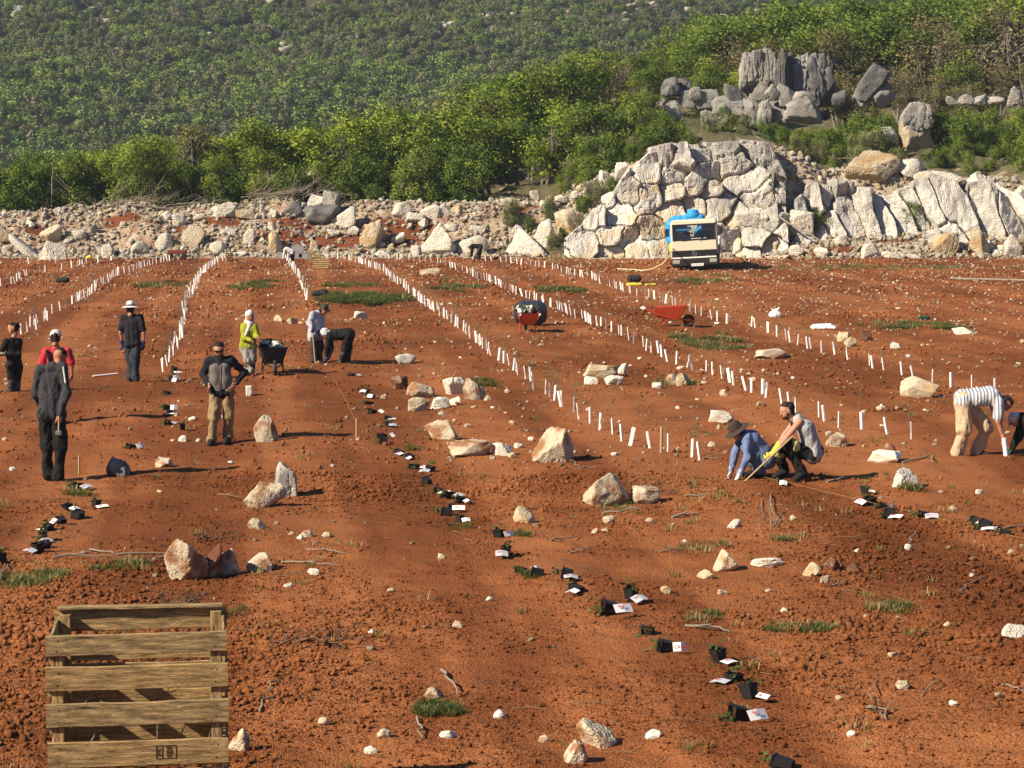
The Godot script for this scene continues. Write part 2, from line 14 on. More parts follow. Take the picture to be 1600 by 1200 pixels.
const TREES := [[-29.34,127.07,.592,1,10,0,1.26],[-26.89,123.57,.639,0,117,0,1.28],[-26.45,128.46,.704,1,72,0,1.11],[-24.39,127.57,.75,3,291,0,1.16],[-22.28,125.23,.771,1,188,0,1.26],[-21.83,131.35,.92,1,332,0,1.26],[-18.72,124.82,1.128,4,161,3,1.14],[-17.12,126.53,.768,0,114,0,1.2],[-15.74,126.86,.972,3,77,0,1.11],[-13.87,124.1,1.036,1,280,0,1.27],[-12.95,128.79,.886,2,132,0,1.1],[-10.96,124.24,1.124,3,168,0,1.22],[-9.76,123.85,1.201,3,319,0,1.08],[-8.42,129.01,.781,2,81,0,1.21],[-7.3,131.95,1.256,1,145,0,1.14],[-5.38,126.21,1.113,0,33,0,1.13],[-3.71,126.04,1.047,3,165,0,1.21],[-2.25,127.38,1.284,1,186,1,1.16],[-.35,149.37,1.186,4,41,3,1.32],[1.3,137.66,1.41,0,316,1,1.1],[3.34,138.35,1.399,2,326,1,1.13],[5.67,146.09,1.091,1,295,1,1.3],[7.88,144.82,.618,3,341,1,1.19],[8.89,142.59,.674,2,185,1,1.21],[-1.49,126.58,.987,0,100,1,1.29],[2.2,124.57,1.031,3,322,1,1.15],[4.13,122.24,.856,2,32,1,1.15],[6.14,130.51,.363,1,80,1,1.15],[7.82,123.7,.467,3,4,1,1.34],[.38,127.85,.824,2,330,1,1.24],[-3.61,122.6,.775,2,255,1,1.33],[-5.98,135.57,.623,2,94,1,1.13],[3.97,135.05,.25,2,226,1,1.22],[1.84,124.88,.477,0,160,1,1.26],[5.73,125.79,.25,2,289,1,1.34],[7.21,122.52,.25,1,7,1,1.21],[-29.17,120.61,.506,6,38,0,1.03],[-29.51,123.26,.508,6,349,0,.92],[-28.35,120.39,.677,1,262,0,.88],[-27.96,123.27,.337,6,25,0,1.01],[-27.01,119.88,.617,6,313,0,1],[-26.6,120.82,.587,6,67,0,.91],[-26.19,120.98,.614,0,116,0,.86],[-24.95,120.32,.586,7,137,0,.95],[-24.85,121.77,.589,6,33,0,1.03],[-24.35,121.27,.457,7,110,0,.9],[-23.8,122.88,.531,1,321,0,1.02],[-23.16,122.74,.386,6,54,0,1.01],[-22.61,123.26,.708,0,226,0,1.01],[-21.65,121.86,.667,0,205,0,1.02],[-21.71,123.09,.455,1,246,0,1],[-20.46,120.1,.622,7,345,0,.93],[-19.65,119.58,.691,0,245,0,.96],[-19.84,122.87,.401,0,323,0,.87],[-18.73,121.63,.369,6,305,0,.9],[-18.11,122.42,.537,6,178,0,.93],[-17.73,122.95,.43,0,228,0,.9],[-16.97,122.43,.561,1,110,0,.97],[-16.47,120.71,.665,1,36,0,.9],[-15.6,120.78,.369,6,168,0,.88],[-15.15,123.9,.532,6,6,0,.95],[-14.29,121.52,.275,7,139,0,1.05],[-13.44,119.91,.65,1,189,0,1.05],[-13.5,121.79,.321,6,253,0,.9],[-12.23,119.61,.435,6,342,0,1],[-12.08,121.37,.349,6,114,0,1.03],[-11.89,123.28,.334,6,338,0,.9],[-11.03,120.64,.344,6,141,0,1.06],[-10.16,121.43,.465,7,308,0,.91],[-9.94,122.36,.36,7,90,0,.91],[-8.98,121.18,.519,6,318,0,1.02],[-8.48,123.73,.299,0,73,0,.87],[-7.59,122.27,.442,7,232,0,.91],[-7.35,120.07,.277,6,149,0,.91],[-6.77,122.44,.334,6,236,0,.92],[-5.87,120.25,.46,7,27,0,.96],[-5.18,121.54,.468,7,359,1,.95],[-4.89,119.91,.612,7,200,1,.92],[-4.18,120.41,.374,6,270,1,.94],[-3.58,121.2,.483,7,271,1,.96],[-2.91,122.59,.599,0,227,1,1.04],[-2.47,120.62,.565,6,232,1,.95],[-43.12,173.75,.25,1,12,0,1.37],[-37.72,158.9,.346,0,26,0,1.44],[-35.45,154.26,.372,3,89,0,1.2],[-36.92,162.6,.36,1,260,0,1.36],[-34.04,157.51,.452,0,0,0,1.21],[-34.4,163.89,.604,1,226,0,1.32],[-28.44,139.88,.453,2,189,0,1.34],[-31.29,159.44,.618,0,193,0,1.45],[-31.98,168.74,.615,1,171,0,1.24],[-29.81,163.48,.449,2,20,0,1.23],[-23.83,139.16,.642,1,240,0,1.43],[-25.03,149.18,.852,3,130,0,1.28],[-27.33,168.96,.852,0,74,0,1.45],[-22.12,145,.753,1,95,0,1.42],[-23.4,159.79,.773,1,175,0,1.43],[-23.97,171.96,.633,0,77,0,1.45],[-18.19,138.35,.757,3,162,0,1.37],[-17.13,139.1,.82,1,119,0,1.22],[-15.39,137.24,.755,5,261,0,1.41],[-14.66,140.25,.861,0,101,0,1.27],[-16.9,173.61,1.016,1,137,0,1.39],[-13.07,139.42,.787,5,170,0,1.28],[-12.44,150.21,.999,3,11,0,1.29],[-10.47,137.59,.716,0,167,0,1.4],[-10.13,138.45,.821,4,122,0,1.25],[-8.85,146.22,.73,5,248,0,1.43],[-9.09,159.23,.798,1,228,0,1.44],[-7.93,154.53,1.064,3,343,0,1.28],[-6.62,155.25,.952,3,66,1,1.4],[-5.39,166.14,.76,4,85,1,1.42],[-4.25,159.23,.817,4,71,1,1.39],[-2.83,137.32,1.072,4,196,1,1.22],[-1.69,138.81,1.136,4,30,1,1.2],[-.68,153.43,.938,1,48,1,1.3],[34.86,159.69,1.572,4,273,2,1.34],[9.31,154.82,.698,2,266,2,1.18],[7.31,152.76,.827,5,68,2,1.14],[7.81,159.47,.72,4,291,2,1.3],[38.79,158.55,1.684,0,303,2,1.38],[-1.06,152.15,1.292,0,216,2,1.35],[5.37,159.23,1.129,0,162,2,1.2],[28.59,151.9,1.16,5,255,2,1.22],[-1.17,150.79,1.275,2,14,2,1.33],[36.95,164.74,1.276,4,244,2,1.18],[10.68,164.32,.701,5,174,2,1.24],[29.49,152.78,1.305,5,33,2,1.17],[25.81,155.1,1.353,2,150,2,1.14],[28.29,157.45,1.134,2,311,2,1.4],[12.83,163.1,.866,0,339,2,1.24],[3.61,151.63,1.339,5,318,2,1.25],[4.06,159.93,1.306,4,290,2,1.23],[21.88,163.27,1.069,0,53,2,1.2],[18.28,151.96,1.173,4,271,2,1.34],[32.25,165.07,1.464,2,351,2,1.26],[-.55,156.98,.965,4,223,2,1.35],[3.82,154,.996,4,221,2,1.18],[16.21,150.75,1.204,5,56,2,1.22],[3.61,164.68,.815,0,15,2,1.28],[30.19,165.09,1.546,2,140,2,1.25],[33.48,161.68,1.272,2,210,2,1.24],[24.75,157.89,1.325,2,1,2,1.4],[17,161.13,1.244,4,301,2,1.35],[13.82,156.45,1.081,2,33,2,1.25],[18.95,161.46,1.526,2,332,2,1.21],[28.3,163.54,1.484,4,235,2,1.34],[-1.74,161.05,1.409,4,293,2,1.18],[40.5,167.22,1.463,0,247,2,1.32],[6.58,160.99,.548,2,57,2,1.37],[8.41,152.58,.48,5,347,2,1.26],[21.45,154.27,1.309,2,13,2,1.18],[4.06,162.23,.832,4,61,2,1.34],[2.07,161.45,1.143,2,348,2,1.25],[20,166.13,1.183,2,357,2,1.3],[13.42,154.77,.73,2,208,2,1.22],[28.3,153.18,1.377,4,345,2,1.21],[19.91,167.39,1.364,5,334,2,1.37],[27.16,153.99,1.197,2,222,2,1.24],[17.99,152.38,1.178,0,221,2,1.14],[-.51,155.47,1.142,5,129,2,1.19],[21.03,153.68,1.33,5,298,2,1.17],[-2.26,162.73,1.064,4,34,2,1.3],[33.49,157.24,1.301,2,348,2,1.14],[32.08,160.71,1.194,5,160,2,1.38],[29.35,166.26,1.41,2,22,2,1.13],[5.24,166.41,1.059,2,4,2,1.28],[35.54,153.59,1.654,5,231,2,1.3],[14.69,159.15,.885,2,108,2,1.14],[35.47,162.88,1.289,2,135,2,1.25],[36.22,161.8,1.652,0,81,2,1.15],[6.84,156.04,.938,4,333,2,1.38],[8.4,161.45,.757,4,157,2,1.34],[19.53,161.56,1.426,0,31,2,1.26],[4.51,165.15,.791,0,340,2,1.33],[10.74,155.91,.493,0,137,2,1.36],[37.38,165.15,1.194,5,169,2,1.36],[26.37,157.87,1.112,4,84,2,1.37],[30.7,160.54,1.412,5,328,2,1.16],[-1.75,166.72,1.39,2,352,2,1.32],[-1.53,161.58,1.366,2,251,2,1.33],[-.04,156.54,1.115,5,321,2,1.14],[35.41,167,1.193,2,89,2,1.18],[-1.45,166.4,.946,4,31,2,1.33],[22.81,152.39,1.376,4,74,2,1.21],[14.62,154.62,1.21,2,17,2,1.33],[42.31,185.46,1.575,4,306,-1,1.4],[-2.7,180.66,1.382,0,125,-1,1.42],[24.16,193,1.373,0,207,-1,1.3],[17.11,176.36,1.264,0,2,-1,1.36],[19.48,173.35,1.323,4,213,-1,1.5],[20.52,172.61,1.42,2,338,-1,1.28],[4.24,190.24,.803,4,284,-1,1.42],[34.6,178.31,1.562,4,334,-1,1.48],[34.08,186.73,1.573,2,74,-1,1.29],[40.39,179,1.67,4,84,-1,1.35],[23.43,189.84,1.219,4,12,-1,1.39],[21.86,181.06,1.259,5,267,-1,1.27],[18.07,184.8,1.139,2,120,-1,1.41],[29.71,175.76,1.489,4,298,-1,1.4],[33.34,188.97,1.36,5,188,-1,1.26],[13.18,196.28,.615,4,358,-1,1.26],[27.3,172.38,1.538,2,286,-1,1.43],[18.04,186.5,1.304,0,101,-1,1.48],[20.19,192.78,1.395,4,250,-1,1.36],[26.04,172.11,1.457,5,266,-1,1.22],[8.18,188.33,.349,5,270,-1,1.34],[7.68,193.52,.382,4,252,-1,1.47],[29.78,181.16,1.418,2,94,-1,1.42],[40.2,179.6,1.745,4,227,-1,1.29],[17.41,186.03,1.197,4,187,-1,1.41],[38.67,177.51,1.535,0,140,-1,1.36],[45.19,183.76,1.847,2,258,-1,1.5],[6.11,192.57,.736,4,195,-1,1.43],[22.68,192.04,1.238,5,123,-1,1.44],[17.82,173.33,1.189,5,275,-1,1.25],[42.18,169.64,1.771,2,137,-1,1.23],[-.51,186.23,1.033,4,127,-1,1.29],[7.52,195.26,.376,5,350,-1,1.51],[41.83,172.77,1.725,0,291,-1,1.4],[18.53,174.55,1.337,2,127,-1,1.4],[36.83,181.57,1.515,2,274,-1,1.41],[36.63,190.72,1.579,2,96,-1,1.33],[8.07,173.39,.636,0,290,-1,1.45],[13.37,177.29,.718,4,154,-1,1.4],[30.94,194.93,1.463,4,21,-1,1.46],[39.04,172.07,1.601,2,228,-1,1.22],[-3.81,187.02,1.363,2,219,-1,1.39],[38.51,181.11,1.736,2,75,-1,1.33],[23.35,187.95,1.282,0,241,-1,1.48],[33.76,173.72,1.507,4,77,-1,1.24],[35.74,171.39,1.597,0,95,-1,1.28],[2.54,169.7,1.206,4,326,-1,1.42],[8.28,185.39,.596,4,2,-1,1.46],[19.82,187.29,1.261,4,135,-1,1.34],[45.14,186.47,1.824,4,233,-1,1.22],[-2.14,196.97,1.24,0,184,-1,1.36],[42.41,188.83,1.799,4,46,-1,1.24],[30.24,190.58,1.474,5,277,-1,1.28],[17.82,184.07,1.247,2,105,-1,1.46],[15.49,175.88,1.061,5,124,-1,1.28],[19.54,173.58,1.527,4,108,-1,1.39],[25.71,169.16,1.383,4,200,-1,1.34],[23.14,171.15,1.483,0,68,-1,1.49],[27.63,190.88,1.29,5,220,-1,1.4],[27.75,185.29,1.321,4,30,-1,1.23],[26.24,173.04,1.401,4,65,-1,1.23],[35.65,187.02,1.44,2,314,-1,1.26],[11.97,193.01,.398,2,152,-1,1.31],[18.64,195.08,1.096,0,179,-1,1.37],[36.85,180.21,1.535,4,331,-1,1.35],[-3.63,185.17,1.511,4,353,-1,1.36],[16.89,186.69,1.265,2,322,-1,1.4],[17.71,187.41,1.341,0,79,-1,1.25],[19.75,184.5,1.378,4,264,-1,1.27],[-1.82,188.69,1.196,2,263,-1,1.24],[27.25,181.36,1.328,2,329,-1,1.23],[-2.84,193.62,1.543,4,294,-1,1.24],[10.8,172.81,.579,4,219,-1,1.31],[43.37,181.62,1.619,2,52,-1,1.45],[14.32,186.26,.699,4,172,-1,1.45],[19.3,189.89,1.304,2,105,-1,1.23],[47.18,191.99,1.617,2,313,-1,1.43],[-3.7,192.15,1.621,5,154,-1,1.48],[14.95,185.45,.796,2,291,-1,1.3],[-4.16,180.25,1.591,5,331,-1,1.44],[33.21,172.08,1.667,5,53,-1,1.5],[37.51,190.53,1.566,4,125,-1,1.24],[22.52,173.81,1.342,4,335,-1,1.28],[26.18,181.49,1.327,2,333,-1,1.39],[-3.85,183.68,1.541,5,290,-1,1.44],[7.93,194.01,.397,5,116,-1,1.37],[5.51,170.67,1.044,4,104,-1,1.39],[14.6,192.85,.612,2,16,-1,1.51],[14.89,186.35,.96,0,56,-1,1.39],[12.11,168.6,.785,0,74,-1,1.47],[23.13,174.19,1.402,2,153,-1,1.5],[36.95,195.94,1.439,2,304,-1,1.32],[42.44,168.8,1.766,0,201,-1,1.47],[20.06,194.39,1.064,0,311,-1,1.41],[39.48,170.61,1.636,2,203,-1,1.41],[43.22,179.4,1.646,4,306,-1,1.33],[7.18,172.99,.632,2,339,-1,1.23],[25.17,194.65,1.431,2,283,-1,1.43],[26.33,169.62,1.316,2,114,-1,1.22],[5.83,185.1,.715,4,273,-1,1.25],[11.33,171.6,.771,4,137,-1,1.35],[38.72,193.87,1.443,4,258,-1,1.27],[-2.37,174.4,1.193,5,312,-1,1.48],[2.58,170.81,1.21,4,303,-1,1.4],[19.48,191.87,1.27,4,42,-1,1.32],[11.82,173.23,.641,4,199,-1,1.26],[39.08,179.94,1.723,2,9,-1,1.38],[10.26,175.56,.487,0,115,-1,1.48],[1.36,169.65,1.101,4,333,-1,1.38],[39.38,189.89,1.734,2,156,-1,1.29],[8.52,126,.25,7,86,4,.71],[9.55,122.5,.25,6,140,4,.74],[11.67,128,.25,8,58,4,.81],[14.72,130,.25,7,352,4,.7],[15.93,130.5,.262,6,230,4,.75],[16.38,128,.262,6,183,4,.76],[18.38,125,.334,6,159,4,.81],[19.33,124,.312,6,340,4,.72],[16.08,121.5,.25,7,130,4,.68],[15.5,124,.25,6,147,4,.72],[15.01,126,.25,6,65,4,.81],[16.69,119.5,.25,8,188,4,.71],[21.66,127,.391,6,63,4,.77],[21.31,121.8,.25,6,298,4,.82],[24.73,125.5,.453,6,263,4,.8],[25.77,127,.366,7,63,4,.7],[27.32,129,.466,7,241,4,.78],[28.46,129,.586,4,69,3,1.11],[29.36,128,.479,7,4,4,.79],[25.32,123,.254,7,187,4,.81],[26.62,124,.266,6,330,4,.76],[27.94,125,.324,7,125,4,.72],[29.18,124,.412,7,230,4,.83],[26.51,121,.25,7,33,4,.74],[27.58,121,.25,7,275,4,.7],[28.24,120,.25,6,240,4,.72],[24.2,121,.25,6,203,4,.84],[23.21,120.5,.25,6,13,4,.79],[25.24,120,.25,7,207,4,.82],[18.82,118.5,.25,8,128,4,.83],[20.93,118.6,.25,8,349,4,.69],[15.4,119,.25,8,128,4,.72],[13.55,128,.25,8,299,4,.83],[12.66,128.5,.25,7,280,4,.82],[24.83,134,.57,5,207,3,1.26],[26.21,135,.557,4,105,3,1.06],[28,136,.568,5,263,3,1.15],[29.41,137,.653,4,9,3,1.24],[25.16,138,.561,5,48,3,1.1],[20.8,136,.731,5,32,3,1.19],[21.82,140,.844,5,60,3,1.11],[8.61,133,.494,1,200,2,1.28],[12.35,140,.659,2,7,2,1.27],[13.55,144,.814,1,266,2,1.1],[14.41,142,.767,3,301,2,1.2],[7.35,119,.25,6,167,4,.71],[6.45,118.5,.25,8,160,4,.73],[21.15,141,.856,4,34,3,1.08],[25.24,143,.807,5,98,3,1.15],[27.53,144,.707,4,211,3,1.23],[29.63,146,.816,2,40,2,1.07],[32.64,146,.798,5,318,3,1.17],[34.35,146,.868,4,82,3,1.09],[28.67,119.31,.411,7,305,4,.95],[20.2,125.73,.504,6,173,4,.82],[22.81,135.76,.315,7,287,4,.72],[16.69,128.02,.238,7,102,4,.85],[30.55,129.56,.294,8,6,4,.83],[29.83,123.89,.31,7,61,4,.72],[30.16,128.81,.301,6,279,4,.79],[19.26,130.81,.285,7,103,4,.86],[20.17,132.92,.227,6,113,4,.76],[28.7,121.76,.507,6,285,4,.8],[21.19,133.18,.325,6,266,4,.77],[31.88,131.56,.264,6,342,4,.81],[27.65,127.8,.442,7,137,4,.94],[26.26,134.55,.256,6,2,4,.82],[20,121,.338,8,76,4,.83],[16.88,126.69,.357,6,149,4,.81],[20.76,129.12,.415,6,255,4,.81],[18.03,125.41,.288,6,165,4,.99],[25.09,126.31,.359,6,304,4,.9],[17.52,119.18,.238,7,50,4,.82],[9.43,124.28,.271,6,353,4,.8],[30.36,127.65,.513,7,268,4,.79],[20.17,127.58,.275,7,30,4,.89],[26.09,124.21,.428,6,155,4,.82],[9.58,119.26,.226,7,254,4,.93],[19.26,121.44,.278,8,62,4,.74],[20.34,127.66,.226,6,87,4,.98],[19.56,126.95,.348,6,332,4,.7],[25.75,124.49,.435,6,141,4,.75],[31.64,133.53,.313,7,155,4,.83],[17.1,126.94,.322,7,17,4,.78],[26.97,128.43,.36,7,81,4,.81],[17.6,127.67,.256,6,347,4,.85],[20.26,123.6,.452,7,14,4,.9],[20.96,124.28,.336,6,355,4,.75],[27.62,124.46,.419,6,34,4,.87],[16.55,127.51,.308,6,159,4,.73],[29.05,122,.329,6,211,4,.71],[7.22,122.89,.522,7,180,4,.97],[3.45,121.27,.3,8,112,4,.91],[3.04,118.88,.267,7,155,4,.75],[7.48,123.75,.409,7,289,4,.95],[6.52,125.31,.295,7,343,4,.91],[4.86,118.51,.471,6,21,4,.96],[6.6,125.11,.514,6,19,4,.94],[4.33,127.19,.446,6,213,4,.91],[5.43,125.6,.47,6,269,4,.73],[7.29,125.52,.47,7,260,4,.72],[7.16,122.57,.373,7,250,4,.93],[3.22,125.18,.463,6,89,4,.86],[4.29,119.06,.326,7,47,4,.76],[4.68,119.8,.433,7,121,4,.91],[2.98,125.07,.258,6,357,4,.79],[8.12,119.85,.389,6,322,4,.94],[6.4,125.72,.269,7,306,4,.99],[8.01,122.36,.28,6,6,4,.81],[4.03,119.07,.303,7,56,4,.91],[5.49,119.57,.316,7,291,4,.81],[3.81,119.18,.221,7,42,4,.92],[5.04,125.52,.298,7,222,4,.85],[7.62,121.56,.327,6,329,4,.79],[2.69,114.6,.221,6,358,4,.8],[3.53,114.65,.185,8,70,4,.8],[3.85,113.85,.235,8,202,4,.8],[2.33,113.5,.244,8,95,4,.8],[7.18,113.8,.256,6,349,4,.8],[1.02,115.4,.177,6,158,4,.8],[0,115.7,.234,8,94,4,.8],[2.04,116,.225,8,117,4,.8],[3.8,115.8,.197,6,189,4,.8],[4.42,116.05,.244,8,29,4,.8],[5,113.35,.164,6,321,4,.8],[21.02,114.65,.252,6,206,4,.8],[15.92,114.25,.251,6,253,4,.8],[5.43,115.8,.202,6,153,4,.8],[6.51,117.05,.22,6,72,4,.8]]
